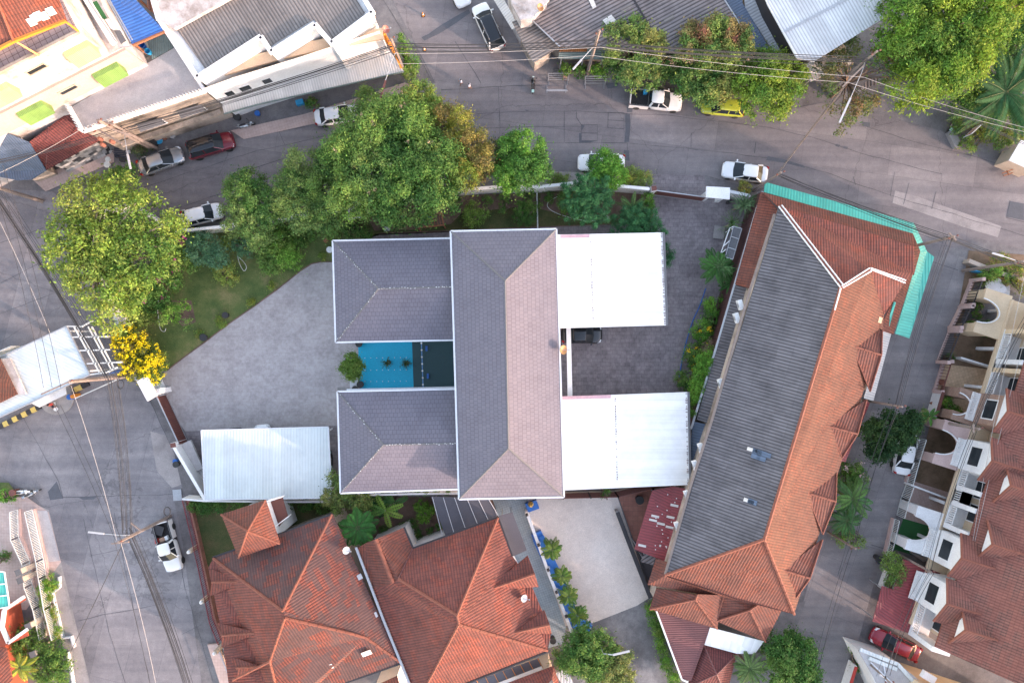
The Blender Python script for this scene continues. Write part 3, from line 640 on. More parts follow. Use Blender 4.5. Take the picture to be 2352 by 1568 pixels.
for ap, tip, nc, sc_ in (((1955, 793, 7.9), (2024, 815, 7.7), (2026, 757, ZE+.1), (1998, 899, ZE+.05)), ((1898, 977, 7.95), (1969, 996, 7.7), (1990, 918, ZE+.05), (1934, 1050, ZE+.05)),
                         ((1851, 1130, 7.95), (1919, 1151, 7.7), (1921, 1086, ZE+.05), (1889, 1226, ZE+.05)), ((1798, 1308, 7.95), (1860, 1327, 7.7), (1889, 1238, ZE+.05), (1826, 1374, ZE+.05))):
    dormer(r, ap, tip, nc, sc_, 'orange2', 'orange2')
    # small forward gable tip
    n2 = (nc[0]*.35+tip[0]*.65, nc[1]*.35+tip[1]*.65, 7.3)
walls(r, [NW_, (2100, 565), (2099, 627), eo(700), eo(1410), (1700, 1375), SW_], 0, ZE, 'beige', .7)
# skirt roofs lower down
roofs(r, [[(1750, 441, 5.0), (2097, 536, 5.0), (2108, 566, 5.9), (1788, 475, 5.9)]], 'orange2', .12, 'skirt_roof')
roofs(r, [[(2097, 536, 5.0), (2114, 577, 5.0), (2099, 632, 5.8), (2090, 566, 5.8)]], 'orange2', .12, 'skirt_roof')
roofs(r, [[(2114, 577, 5.0), (2052, 768, 5.0), (2020, 757, 5.8), (2092, 600, 5.8)]], 'orange2', .12, 'skirt_roof')
roofs(r, [[(1748, 440, 4.6), (1786, 480, 5.4), (1727, 664, 5.4), (1689, 653, 4.4)]], 'orange2', .12, 'skirt_roof')
roofs(r, [[(1507, 1283, 5.0), (1532, 1290, 5.6), (1527, 1322, 5.6), (1700, 1378, 5.6), (1664, 1374, 5.0), (1488, 1342, 5.0)]], 'orange2', .12, 'skirt_roof')
# hipped porches at the south end
P1, P2 = (1597, 1376, 5.9), (1722, 1400, 5.9); ZP = 4.6
roofs(r, [[(1508, 1350, ZP), (1600, 1366, 5.9), P1, (1492, 1398, ZP)], [(1492, 1398, ZP), P1, (1647, 1443, ZP)], [P1, (1602, 1364, 5.9), (1662, 1366, 5.2), (1647, 1443, ZP)]], 'orange2', .12, 'porch_roof')
roofs(r, [[(1662, 1366, 5.2), (1745, 1386, 5.9), P2, (1643, 1425, ZP)], [(1643, 1425, ZP), P2, (1758, 1473, ZP)], [P2, (1742, 1386, 5.9), (1795, 1402, 5.3), (1758, 1473, ZP)]], 'orange2', .12, 'porch_roof')
ridges(r, [[P1, (1602, 1364, 5.9)], [(1492, 1398, ZP), P1], [P1, (1647, 1443, ZP)], [P2, (1742, 1386, 5.9)], [(1643, 1425, ZP), P2], [P2, (1758, 1473, ZP)], [(1662, 1366, 5.2), (1645, 1424, ZP)]])
walls(r, [(1508, 1350), (1795, 1400), (1760, 1470), (1650, 1440), (1495, 1396)], 0, ZP, 'beige', .5)
bars(r, [[(1779, 492, 6.6), (1723, 664, 6.6), (1632, 974, 6.6), (1586, 1116, 6.6), (1528, 1318, 6.6)]], .2, .2, 'conp', 'gutter')
m = Mb(); q = WL([(1779, 492), (1723, 664), (1632, 974), (1586, 1116), (1528, 1318)], 6.4)
for u, v in zip(q[:-1], q[1:]):
    o = Vector((.35, -.1, 0)); m.quad(Vector((u.x, u.y, 0))+o, Vector((v.x, v.y, 0))+o, v+o, u+o)
m.build('wall', MT['stain'], r)
m = Mb()
for x, y in ((1985, 700), (1997, 641), (1922, 682), (1936, 689), (1931, 601), (1950, 609), (1998, 715), (1971, 688), (2020, 706)):
    u = W(x, y, 8.4 if y > 625 else 8.0)
skm = Mb()
def tiles_on(root, faces, pts, mat, name='glass_tile', w=.55, h=.5):
    """pale tiles lying on the roof plane through faces[0..2]"""
    A, B, C = WL(faces[:3]); n = (B-A).cross(C-A).normalized(); n = n if n.z > 0 else -n
    hd = Vector((-n.y, n.x, 0)).normalized(); t = n.cross(hd); m = Mb(); cam_ = Vector((0, 0, H))
    for x, y in pts:
        g = W(x, y, 0); dr = (g-cam_); k = (A-cam_).dot(n)/dr.dot(n); p = cam_+dr*k+n*.05
        a_ = [p+hd*w/2*i+t*h/2*j for i, j in ((-1, -1), (1, -1), (1, 1), (-1, 1))]; m.slab([a_], .03)
    return m.build(name, MT[mat], root)
tiles_on(r, [NW_, (2100, 565, ZE), RN], [(1922, 577), (1937, 581), (1932, 602), (1953, 609)], 'metb')
tiles_on(r, [RN, RS, eo(1000)], [(1970, 688), (1999, 719), (1997, 641), (2021, 735)], 'tant')
tiles_on(r, [NW_, RN, RS], [(1739, 1037), (1750, 1040), (1760, 1044), (1736, 1048), (1748, 1052), (1728, 1152)], 'slate', w=.42, h=.8)
tiles_on(r, [NW_, RN, RS], [(1728, 1033), (1720, 1150)], 'metp', w=.34, h=.9)
for x, y in ((1656, 881), (1610, 1029), (1597, 1069), (1578, 1138), (1556, 1210), (1700, 700), (1692, 730)):
    pl = 'above' if y < 800 else 'below'
m = Mb()
CAPS = [(1700, 700, 'white box on the west wall of the long terrace, highest of the row'), (1692, 730, 'white box on the west wall of the long terrace, second from the top'), (1656, 881, 'white box on the terrace wall beside the climbing greenery'),
      (1610, 1029, 'white box on the terrace wall above the blue-grey lean-to, upper of two'), (1597, 1069, 'white box on the terrace wall above the blue-grey lean-to, lower of two'), (1578, 1138, 'white box on the terrace wall at the top corner of the red patched roof'), (1556, 1210, 'white box on the terrace wall beside the middle of the red patched roof')]
for x, y, lb in CAPS:  # parapet caps, built as white boxes with an invented fan grille
    u = W(x, y, 5.9); t = thing('wall_box', lb, 'air conditioner', u, R(-73), 'white boxes along the terrace wall')
    m = Mb(); m.box((0, 0, 0), (.95, .4, .6)); m.build('casing', MT['white'], t, local=True)
    m = Mb(); m.lathe((0, -.21, 0), [(.22, 0), (.22, -.02)], 12, ax='y'); m.build('round_grille', MT['steel'], t, local=True)
# awnings round the terrace
def awn(name, label, faces, mat, z_=None, uvd=None, cat='awning', legs=True, side=None, th=.06):
    t = thing(name, label, cat, W(*faces[0][0]).xy.to_3d())
    roofs(t, faces, mat, th, 'roof_sheet', uvd, side=side)
    if legs:
        m = Mb()
        for f in faces:
            for v in inset(WL(f), .25): m.bar((v[0], v[1], 0), (v[0], v[1], min(p[2] for p in f)-.1), .08)
        m.build('post', MT['steel'], t)
    return t
t = awn('awning', 'long turquoise ribbed metal awning wrapping the street corner of the tiled terrace', [[(1757, 418, 3.1), (2099, 512, 3.1), (2097, 538, 3.7), (1755, 441, 3.7)]], 'teal')
roofs(t, [[(2099, 512, 3.1), (2116, 548, 3.1), (2129, 577, 3.1), (2110, 582, 3.6), (2097, 538, 3.6)]], 'teal', .06, 'roof_sheet'); roofs(t, [[(2129, 577, 3.1), (2146, 590, 3.1), (2089, 777, 3.1), (2056, 766, 3.6), (2112, 580, 3.6)]], 'teal', .06, 'roof_sheet')
awn('awning', 'small turquoise sheet lying on the red skirt roof behind the corner awning', [[(2053, 693, 5.9), (2058, 694, 5.9), (2043, 749, 5.4), (2037, 747, 5.4)]], 'teal', legs=False)
awn('awning', 'narrow white ribbed awning beneath the orange eave facing the lane', [[(2030, 758, 3.3), (2048, 764, 3.0), (2006, 921, 3.0), (1984, 914, 3.3)]], 'metp')
awn('awning', 'narrow dark red awning beneath the orange eave above the lane tree', [[(1985, 918, 3.3), (1998, 925, 3.0), (1942, 1060, 3.0), (1925, 1060, 3.3)]], 'redm')
awn('lean_to', 'dark stained cement-sheet lean-to between the brown wall and the long terrace', [[(1689, 655, 3.6), (1724, 663, 4.2), (1634, 974, 4.2), (1600, 963, 3.6)]], 'asbd', cat='lean-to')
awn('lean_to', 'blue-grey metal lean-to between the white deck roof and the long terrace', [[(1592, 967, 3.3), (1632, 976, 3.8), (1590, 1112, 3.8), (1576, 1100, 3.3)]], 'slate', cat='lean-to')
t = awn('lean_to', 'red corrugated lean-to with white paint patches at the west foot of the long terrace', [[(1498, 1126, 3.4), (1546, 1116, 3.6), (1576, 1122, 3.9), (1533, 1291, 3.9), (1457, 1261, 3.3)]], 'redm', cat='lean-to')
tiles_on(t, [(1498, 1126, 3.4), (1576, 1122, 3.9), (1457, 1261, 3.3)], [(1512+random.random()*45-(y-1140)*.22, y) for y in range(1135, 1270, 9)], 'mortar', 'paint_patch', .10, .09)
tiles_on(t, [(1498, 1126, 3.4), (1576, 1122, 3.9), (1457, 1261, 3.3)], [(1500, 1194), (1518, 1202), (1538, 1210), (1505, 1185), (1475, 1252), (1523, 1254), (1540, 1187), (1549, 1160)], 'metp', 'paint_patch', .22, .75)
awn('lean_to', 'small grey corrugated lean-to under the red patched roof', [[(1480, 1270, 2.8), (1506, 1280, 2.9), (1500, 1297, 2.8), (1471, 1289, 2.7)]], 'asb', cat='lean-to')
t = awn('carport', 'maroon ribbed metal carport roof below the hipped orange porches', [[(1510, 1402, 3.2), (1632, 1438, 3.4), (1588, 1562, 3.4), (1566, 1558, 3.2)]], 'marm', cat='carport')
bars(t, [[(1507, 1400, 3.2), (1566, 1559, 3.2), (1580, 1565, 3.2)]], .16, .2, 'white', 'fascia')
awn('carport', 'white ribbed metal canopy tucked below the right hipped orange porch', [[(1631, 1440, 3.5), (1755, 1472, 3.5), (1733, 1501, 3.1), (1692, 1500, 3.1), (1618, 1480, 3.1)]], 'metw', cat='carport')
t = house('pavilion', 'small maroon tiled hip roof pavilion at the bottom edge right of the maroon carport', 'pavilion', (1640, 1530))
pk = (1646, 1547, 4.4); cs = [(1617, 1481, 2.9), (1692, 1501, 2.9), (1668, 1600, 2.9), (1578, 1578, 2.9)]
roofs(t, [[cs[i], cs[(i+1) % 4], pk] for i in range(4)], 'maroontile'); ridges(t, [[c_, pk] for c_ in cs], 'marm', .07); walls(t, cs, 0, 2.9, 'beige', .3)
# ---------------------------------------------------------------- upper middle: sheds behind the street trees
def Z(pts, z): return [(p[0], p[1], z) for p in pts]
t = house('shed', 'wide weathered grey corrugated shed roof behind the street trees at the top', 'shed', (1450, 40))
F = [(1175, -60), (1217, 42), (1286, 108), (1400, 112), (1560, 118), (1730, 104), (1664, 0), (1640, -60)]
roofs(t, [Z(F, 4.6)], 'asb', uvd=(-.47, .88, 0)); walls(t, F, 0, 4.6, 'stain', .6)
bars(t, [Z([(1440, -40), (1456, 0), (1502, 78)], 4.62)], .16, .1, 'dark', 'ridge_cap')
bars(t, [Z([(1664, 0), (1730, 104)], 4.62), Z([(1217, 42), (1286, 108)], 4.62)], .12, .08, 'steel', 'flashing')
def lay(root, quads, mat, z, name='patch', uvd=(-.47, .88, 0)):
    m = Mb()
    for q in quads: m.slab([WL(q, z)], .02)
    return m.build(name, MT[mat], root, uvd=uvd)
lay(t, [[(1384, 47), (1404, 34), (1418, 51), (1398, 64)], [(1352, 0), (1361, -6), (1370, 16), (1362, 21)]], 'metp', 4.66)
lay(t, [[(1524, 45), (1545, 33), (1549, 43), (1527, 55)], [(1425, 22), (1450, 8), (1454, 15), (1429, 30)]], 'asbw', 4.66)
t = house('shed', 'lower dirty pale corrugated roof corner left of the wide grey shed roof', 'shed', (1235, 90))
F = [(1176, 50), (1216, 40), (1285, 108), (1226, 144), (1206, 110)]
roofs(t, [Z(F, 3.9)], 'asbw', uvd=(-.47, .88, 0)); walls(t, F, 0, 3.9, 'stain', .5)
t = house('lean_to', 'rusty and grey-green corrugated sheets in front of the wide grey shed', 'lean-to', (1350, 120))
roofs(t, [Z([(1286, 102), (1350, 102), (1348, 119), (1284, 119)], 3.1)], 'rust', .05, uvd=(1, 0, 0)); roofs(t, [Z([(1284, 119), (1390, 119), (1390, 137), (1283, 135)], 2.95), Z([(1350, 102), (1520, 103), (1520, 119), (1348, 119)], 3.05)], 'gsh', .05, uvd=(0, 1, 0))
m = Mb()
for x in (1290, 1340, 1385, 1450, 1510): u = W(x, 132, 2.9); m.bar((u.x, u.y, 0), (u.x, u.y, 2.85), .1)
m.build('post', MT['steel'], t)
t = house('house', 'pale walled house with cream ribbed awning at the top edge beside the parked white cars', 'house', (1190, 10))
F = [(1160, -70), (1215, -70), (1262, 0), (1222, 42), (1195, 46), (1176, 10)]
roofs(t, [Z(F, 6.0)], 'sunwall', .3); walls(t, F, 0, 6, 'sunwall', .15); roofs(t, [[(1128, -10, 2.9), (1150, -14, 3.3), (1192, 60, 3.3), (1176, 68, 2.9)]], 'metp', .05, 'awning')
t = house('shed', 'narrow slate-blue metal roof right of the wide grey shed', 'shed', (1700, 50))
F = [(1666, -60), (1700, -60), (1706, 8), (1768, 112), (1736, 116), (1668, 0)]
roofs(t, [Z(F, 4.2)], 'slate', uvd=(.5, -.87, 0)); walls(t, F, 0, 4.2, 'stain', .4)
t = house('shed', 'silver metal strip roof with a dirty wall between slate-blue and white roofs', 'shed', (1740, 50))
F = [(1702, -60), (1735, -60), (1755, 20), (1812, 128), (1790, 140), (1712, 20)]
roofs(t, [Z(F, 3.6)], 'mets', uvd=(.5, -.87, 0)); walls(t, F, 0, 3.6, 'stain', .4)
t = house('warehouse', 'big bright white ribbed metal roof at the top beside the huge spreading tree', 'warehouse', (1890, 60))
F = [(1735, -60), (1764, 12), (1831, 134), (1871, 141), (2030, 42), (2018, -60)]
roofs(t, [Z(F, 6.4)], 'mets', .16, uvd=(.86, .5, 0)); walls(t, F, 0, 6.4, 'dark', .5)
bars(t, [Z([(1735, -60), (1764, 12), (1831, 134), (1871, 141)], 6.4)], .1, .16, 'gutter', 'fascia'); bars(t, [Z([(1801, 74), (1945, -2)], 6.44)], .22, .02, 'steel', 'flashing')
t = awn('awning', 'dirty white ribbed awning below the white warehouse roof', [[(1842, 146, 3.6), (1938, 100, 3.6), (1960, 145, 3.0), (1862, 188, 3.0)]], 'metp')
t = awn('awning', 'small grey ribbed shelter roof by the pole in the sparse tree', [[(1985, 190, 2.6), (2015, 176, 2.6), (2020, 190, 2.6), (1986, 206, 2.6)]], 'asb')
# ---------------------------------------------------------------- upper left: white shop block with saw-tooth parapet
ZT = 9.0
t = house('shop_block', 'white three-unit block with saw-tooth parapet, balconies and a long white ribbed awning', 'shop block', (700, 130))
F = [(457, 182), (603, 88), (626, 124), (726, 60), (764, 104), (858, 34), (800, -60), (340, -60), (372, 52)]
walls(t, F, 0, ZT, 'white', 0); 
m = Mb(); m.slab([WL([(472, 160), (598, 82), (618, 108), (720, 44), (760, 92), (838, 30), (782, -60), (355, -60), (400, 60)], ZT+.03)], .05); m.build('roof_sheet', MT['asbw'], t, uvd=(.84, .54, 0))
m = Mb(); PF = WL(F, ZT)
for i in range(len(PF)):
    a_, b_ = PF[i], PF[(i+1) % len(PF)]
    if i == 7: 
        m.bar(a_+Vector((0, 0, .2)), b_+Vector((0, 0, .2)), .5, .7)
    else: m.bar(a_+Vector((0, 0, .15)), b_+Vector((0, 0, .15)), .42, .6)
m.build('parapet', MT['white'], t)
roofs(t, [Z([(372, 52), (400, 66), (600, -44), (560, -60), (340, -60)], ZT+.5)], 'sunwall', .4, 'parapet')
m = Mb(); q = WL([(507, 164), (560, 148), (640, 126), (720, 108), (800, 92), (880, 78)], 7.2)
for u, v in zip(q[:-1], q[1:]): m.bar(u, v, 1.0, .25)
m.build('sunshade_band', plain('peach_band', (.62, .46, .32), .8, 0, .3), t)
m = Mb(); m.bar(W(880, 78, 7.2), W(907, 122, 4.2), .35, .25); m.bar(W(888, 84, 7.1), W(922, 158, 3.2), .14, .14); m.build('beam', MT['orangep'], t)
m = Mb(); m.slab([WL([(505, 218), (880, 100), (898, 121), (928, 164), (590, 240), (515, 262)], 3.3)], .07); m.build('awning', MT['metp'], t, uvd=(.97, .25, 0))
bars(t, [Z([(515, 262), (590, 241), (928, 165)], 3.3)], .08, .22, 'gsh', 'fascia')
# facade behind the balconies
FA = WL([(545, 268), (605, 246), (745, 203), (905, 150)], 0)
m = Mb()
for u, v in zip(FA[:-1], FA[1:]): m.quad(u, v, v+Vector((0, 0, ZT-1.2)), u+Vector((0, 0, ZT-1.2)))
m.build('wall', MT['white'], t)
gA, gB = W(560, 262, 0), W(905, 148, 0); Lw = (gB-gA).length
for i, s_ in enumerate((.6, 2.3, 4.6, 6.4, 8.7, 10.2, 12.2, 14.2)):
    panel(t, gB, gA, Lw-s_, 4.6, 1.25, 1.15, .10, panes=3 if i < 4 else 2, pane='glass' if i < 5 else 'glassg')
for s_, w_ in ((7.5, 3.2), (3.4, 2.6)):
    pass
for i, (a_, b_) in enumerate((((500, 226), (655, 172)), ((660, 171), (770, 140)), ((776, 138), (888, 108)))):
    rail(t, W(*a_, 4.6), W(*b_, 4.6), 3.5, 1.0, gap=.9, bal=.05)
    m = Mb(); u, v = W(a_[0]-2, a_[1], 4.6), W(a_[0]-6, a_[1]-30, 4.6); m.bar(Vector((v.x, v.y, 4.6)), Vector((u.x, u.y, 4.6)), .25, 2.4); m.build('dividing_wall', MT['white'], t)
for x, y, lb, mt_ in ((543, 192, 'red dish aerial on the white awning beside the black windows', 'dishr'), (887, 76, 'red dish aerial on the end of the peach band by the junction', 'dishr'), (1238, 26, 'orange dish aerial on the roof edge at the top by the grey shed', 'dishy'),
                      (1290, 803, 'orange dish aerial on the east eave of the grey shingled house', 'dishy'), (797, 1258, 'white dish aerial beside the fan palm between the two red roofs', 'white'), (1201, 1367, 'white dish aerial on the red roof above the blue-grey tiled path', 'white')):
    z = {543: 4.2, 887: 7.6, 1238: 6.6, 1290: 8.9, 797: 6.6, 1201: 6.4}[x]
    d_ = thing('satellite_dish', lb, 'satellite dish', W(x, y, z-.5), 0, 'dish aerials'); m = Mb()
    tilt = Matrix.Rotation(R(38), 3, 'Y') @ Matrix.Identity(3); rad = .36 if x != 1290 else .42
    prof = [(rad*math.sin(a_), .5+.25-.25*math.cos(a_*1.2)) for a_ in [i*1.5/6 for i in range(7)]]
    n = 20; base = len(m.v)
    for rr, zz in prof:
        for k in range(n): m.v.append(tilt @ Vector((rr*math.cos(2*math.pi*k/n), rr*math.sin(2*math.pi*k/n), zz-.6))+Vector((0, 0, .6)))
    for i in range(len(prof)-1):
        for k in range(n): m.f.append((base+i*n+k, base+i*n+(k+1) % n, base+(i+1)*n+(k+1) % n, base+(i+1)*n+k)); m.m.append(0)
    m.build('dish', MT[mt_], d_, local=True, smooth=True)
    m = Mb(); m.bar((0, 0, -.2), (0, 0, .55), .06); m.build('mast', MT['steel'], d_, local=True)
    m = Mb(); m.bar(tilt @ Vector((-.35, 0, 0))+Vector((0, 0, .45)), tilt @ Vector((.1, 0, .75))+Vector((0, 0, .45)), .035); m.box(tilt @ Vector((.12, 0, .8))+Vector((0, 0, .45)), (.1, .1, .12)); m.build('feed_arm', MT['steel'], d_, local=True)
for i, (x, y) in enumerate(((715, 142), (722, 140), (729, 138), (740, 136), (747, 133), (754, 131))):
    m = Mb(); p_ = W(x, y, 4.9); m.box(p_, (.34, .12, .7), R(20)); tag(m.build('hanging_laundry', MT[('clothd', 'clothw', 'mint', 'red', 'dark', 'clothw')[i]]), ('navy', 'white', 'mint', 'red', 'black', 'pale')[i]+' laundry on the shop block balcony, '+('leftmost', 'second from left', 'third from left', 'fourth from left', 'fifth from left', 'rightmost')[i], 'laundry', 'laundry on the balcony')
# stained building with flat grey roof and balustrade
t = house('building', 'stained two-storey building with a flat grey roof and white balustrade on the upper left street', 'building', (340, 240))
F = [(194, 302), (470, 211), (405, 100), (370, 76), (335, 86), (345, 125), (160, 247)]
walls(t, F, 0, 7.0, 'stain', 0); m = Mb(); m.slab([WL([(196, 300), (468, 209), (404, 108), (348, 140), (162, 247)], 6.98)], .08); m.build('roof', MT['flat'], t)
m = Mb(); m.slab([WL([(349, 137), (403, 107), (378, 74), (335, 84)], 6.99)], .08); m.build('roof', MT['gsh'], t, uvd=(1, 0, 0))
bars(t, [Z([(160, 246), (192, 303), (472, 210)], 7.95)], .3, .1, 'white', 'balustrade_cap'); bars(t, [Z([(472, 210), (404, 104)], 7.3)], .3, .6, 'white', 'parapet')
m = Mb(); q = WL([(160, 246), (192, 303), (472, 210)], 7.0)
for u, v in zip(q[:-1], q[1:]):
    n = int((v-u).length/.3)
    for i in range(n): p_ = u.lerp(v, i/n); m.tube([p_, p_+Vector((0, 0, .3)), p_+Vector((0, 0, .85))], [.05, .1, .05], 6)
m.build('baluster', MT['white'], t)
wA, wB = W(296, 354, 0), W(545, 271, 0)
for s_ in (5.2, 9.3): panel(t, wB, wA, (wB-wA).length-s_, 3.8, 2.2, 1.1, .06, frame='stone')
m = Mb(); d_ = (wB-wA).normalized(); n_ = Vector((d_.y, -d_.x, 0)); m.prism([p_.xy for p_ in (wA+d_*1, wB-d_*.5, wB-d_*.5+n_*.5, wA+d_*1+n_*.5)], 3.0, 3.15); m.build('ledge', MT['stain'], t)
for i, s_ in enumerate((5.2, 9.3)):
    c_ = wA+d_*s_; m = Mb(); m.slab([[c_-d_*1.2+Vector((0, 0, 5.4)), c_+d_*1.2+Vector((0, 0, 5.4)), c_+d_*1.2+n_*.6+Vector((0, 0, 5.15)), c_-d_*1.2+n_*.6+Vector((0, 0, 5.15))]], .06); m.build('window_hood', MT['ridge'], t)
# tall block with sunlit facade
t = house('apartment_block', 'tall pale apartment block with sunlit-yellow and shade-green ribbed window canopies at the upper left', 'apartment block', (150, 150))
zt = 15.2; TL, TR = W(-420, 383, zt), W(182, 75, zt); dd = (TR-TL).normalized(); TR2 = TR+dd*.0; back = Vector((-dd.y, dd.x, 0))*-1
back = back if back.dot(Vector((-1, 1, 0))) > 0 else -back
def pr(m, pts, z0, z1, mm=0): m.prism([p_.xy for p_ in pts], z0, z1, mm)
m = Mb(); pr(m, [TL, TR2, TR2+back*14, TL+back*14], 0, zt); m.build('wall', MT['sunwall'], t)
m = Mb(); e = W(302, 107, 9.0); TE = TR+dd*((e-TR).dot(dd)); pr(m, [TR+dd*.02, TE, TE+back*12, TR+dd*.02+back*12], 0, 11.0); m.build('wall', MT['sunwall'], t)
m = Mb(); pr(m, [TL+back*.25, TR2+back*.25, TR2+back*5, TL+back*5], zt+.01, zt+.06); m.build('terrace_floor', MT['grouty'], t, uvd=tuple(dd))
m = Mb(); m.bar(TL+Vector((0, 0, .12)), TR2+Vector((0, 0, .12)), .25, .35); m.build('parapet', MT['stain'], t)
m = Mb()
Rz = [(-60, 181, 16.9), (31, 94, 16.9), (150, 48, 16.9), (119, -10, 18.0), (0, 10, 18.4), (-60, -60, 18.4)]
roofs(t, [[(31, 94, 16.9), (150, 48, 16.9), (110, -60, 19.0), (-30, -60, 19.5)], [(31, 94, 16.9), (-30, -60, 19.5), (-330, -60, 18), (-330, 280, 16.9)]], 'orange2', .3); ridges(t, [[(31, 94, 16.9), (-30, -60, 19.5)]], 'ridgeo', .12)
bars(t, [[(-310, 270, 16.85), (31, 95, 16.85), (151, 48, 16.85)]], .2, .25, 'orangep', 'fascia')
tiles_on(t, [(31, 94, 16.9), (150, 48, 16.9), (110, -60, 19.0)], [(73, 50), (81, 41), (88, 36), (101, 37), (117, 26)], 'mortar', w=.6, h=.55)
bars(t, [[(38, 97, 16.7), (90, 128, 15.3)], [(151, 50, 16.7), (180, 72, 15.3)]], .14, .14, 'orangep', 'strut')
# shelf between upper and lower facade, lower facade's shade put into a peach colour
dn = -back
m = Mb(); pr(m, [TL+dn*.01, TE+dn*.01, TE+dn*.25, TL+dn*.25], 8.0, 10.9); m.build('wall', plain('shaded_peach_render', (.43, .33, .29), .85, 0, .25, .6), t)
def canopy(root, s0, s1, z1, z0, out, mat, o0=0):
    A = TR-dd*s0+dn*o0; B = TR-dd*s1+dn*o0; m = Mb(); v = lambda p_, z: Vector((p_.x, p_.y, z))
    m.slab([[v(A, z1), v(B, z1), v(B+dn*out*.55, z1-.12), v(A+dn*out*.55, z1-.12)], [v(A+dn*out*.55, z1-.12), v(B+dn*out*.55, z1-.12), v(B+dn*out, z0), v(A+dn*out, z0)]], .04)
    for q_ in (A, B): m.poly([v(q_, z1-.05), v(q_+dn*out*.55, z1-.16), v(q_+dn*out, z0), v(q_, z0)])
    return m.build('window_canopy', MT[mat], root)
def sfor(x, y, z): return (TR-W(x, y, z)).dot(dd)
canopy(t, sfor(222, 120, 13.2), sfor(168, 150, 13.2), 14.0, 12.5, .8, 'sunyellow'); canopy(t, sfor(46, 222, 13.0), sfor(-12, 250, 13.0), 14.0, 12.5, .8, 'sunyellow')
canopy(t, sfor(282, 160, 9.5), sfor(226, 190, 9.5), 10.1, 8.7, .75, 'shadegreen', .25); canopy(t, sfor(116, 258, 9.5), sfor(60, 290, 9.5), 10.1, 8.7, .75, 'shadegreen', .25)
for x, y, z in ((94, 177, 13.6), (161, 212, 9.6)):
    s_ = sfor(x, y, z); A = TR-dd*(s_+.9)+dn*(.26 if z < 11 else 0); B = TR-dd*(s_-.9)+dn*(.26 if z < 11 else 0)
    panel(t, A, B, .9, z-.3, 1.8, .7, .08, frame='stain')
m = Mb(); m.box(TE+back*3-dd*2+Vector((0, 0, 0)), (.1, .1, .1))
lay(t, [[(199, 12), (222, 2), (246, 42), (240, 45), (228, 40)]], 'turf', 11.25, 'green_mat')
bars(t, [Z([(188, -20), (276, 110), (302, 106)], 11.9), Z([(160, 0), (198, 80), (216, 66)], 11.9), Z([(236, -20), (300, 96)], 11.9), Z([(240, -20), (304, 92)], 12.4)], .08, .08, 'steel', 'railing')
bars(t, [Z([(182, -30), (262, 100)], 11.3), Z([(150, -20), (200, 80)], 11.3)], .5, .5, 'white', 'parapet'); lay(t, [[(241, 45), (250, 43), (266, 66), (262, 70), (254, 66)]], 'white', 11.4, 'slab')
lay(t, [[(172, -20), (196, -20), (214, 60), (200, 74), (186, 30)]], 'stain', 11.1, 'floor'); lay(t, [[(262, 70), (276, 70), (290, 94), (278, 102)]], 'ridge', 11.12, 'floor')
t = house('extension', 'bright blue ribbed metal roof above a green terrace at the top left', 'roofed terrace', (310, 60))
roofs(t, [[(250, -8, 9.6), (290, -60, 9.9), (312, 0, 9.9), (378, 72, 9.4), (304, 104, 9.2)]], 'bluer', .08, uvd=(.35, -.94, 0)); bars(t, [[(305, 105, 9.2), (379, 73, 9.4)]], .16, .2, 'wood', 'beam')
m = Mb()
for x, y in ((306, 100), (374, 72), (262, 0), (320, 0)): u = W(x, y, 9.2); m.bar((u.x, u.y, 7.0), (u.x, u.y, 9.1), .15)
m.build('post', MT['wood'], t)
t = house('extension', 'brown slatted wooden roof at the top edge behind the white parapet', 'roofed terrace', (380, 20))
roofs(t, [Z([(335, -60), (440, -60), (425, 18), (372, 50), (338, 18)], 9.3)], 'wood', .1); bars(t, [Z([(345+i*11, 24-i*4), (330+i*11, -60)], 9.38) for i in range(9)], .08, .08, 'brown', 'slat')
for x, y, lb, mt_ in ((332, 108, 'blue tub on the green terrace below the blue roof', 'blue'), (344, 122, 'light blue tub on the green terrace, nearest the grey flat roof', 'bluel')):
    m = Mb(); m.lathe(W(x, y, 7.0), [(.22, 0), (.28, .45), (.24, .45), (.2, .1)], 14); tag(m.build('tub', MT[mt_]), lb, 'tub')
t = house('shop', 'low house with dark maroon tiled roof at the left street corner', 'house', (130, 330))
roofs(t, [[(67, 326, 6.2), (160, 256, 6.0), (228, 322, 3.2), (104, 391, 3.1)]], 'maroontile'); walls(t, [(72, 330), (160, 262), (218, 322), (108, 384)], 0, 3.1, 'checker', .3); ridges(t, [[(112, 293, 6.1), (106, 389, 3.15)]], 'marm', .07)
t = house('shop', 'low building with slate-blue ribbed metal roof at the left edge', 'shop', (30, 360))
roofs(t, [[(-60, 272, 9.3), (0, 299, 8.2), (66, 326, 6.6), (0, 352, 5.6), (-60, 376, 5.2)], [(66, 326, 6.6), (105, 391, 3.3), (72, 412, 3.1), (40, 414, 3.1), (-60, 395, 3.3), (-60, 376, 5.2), (0, 352, 5.6)]], 'slate'); walls(t, [(-60, 280), (60, 330), (98, 388), (40, 408), (-60, 380)], 0, 3.1, 'stain', .3)
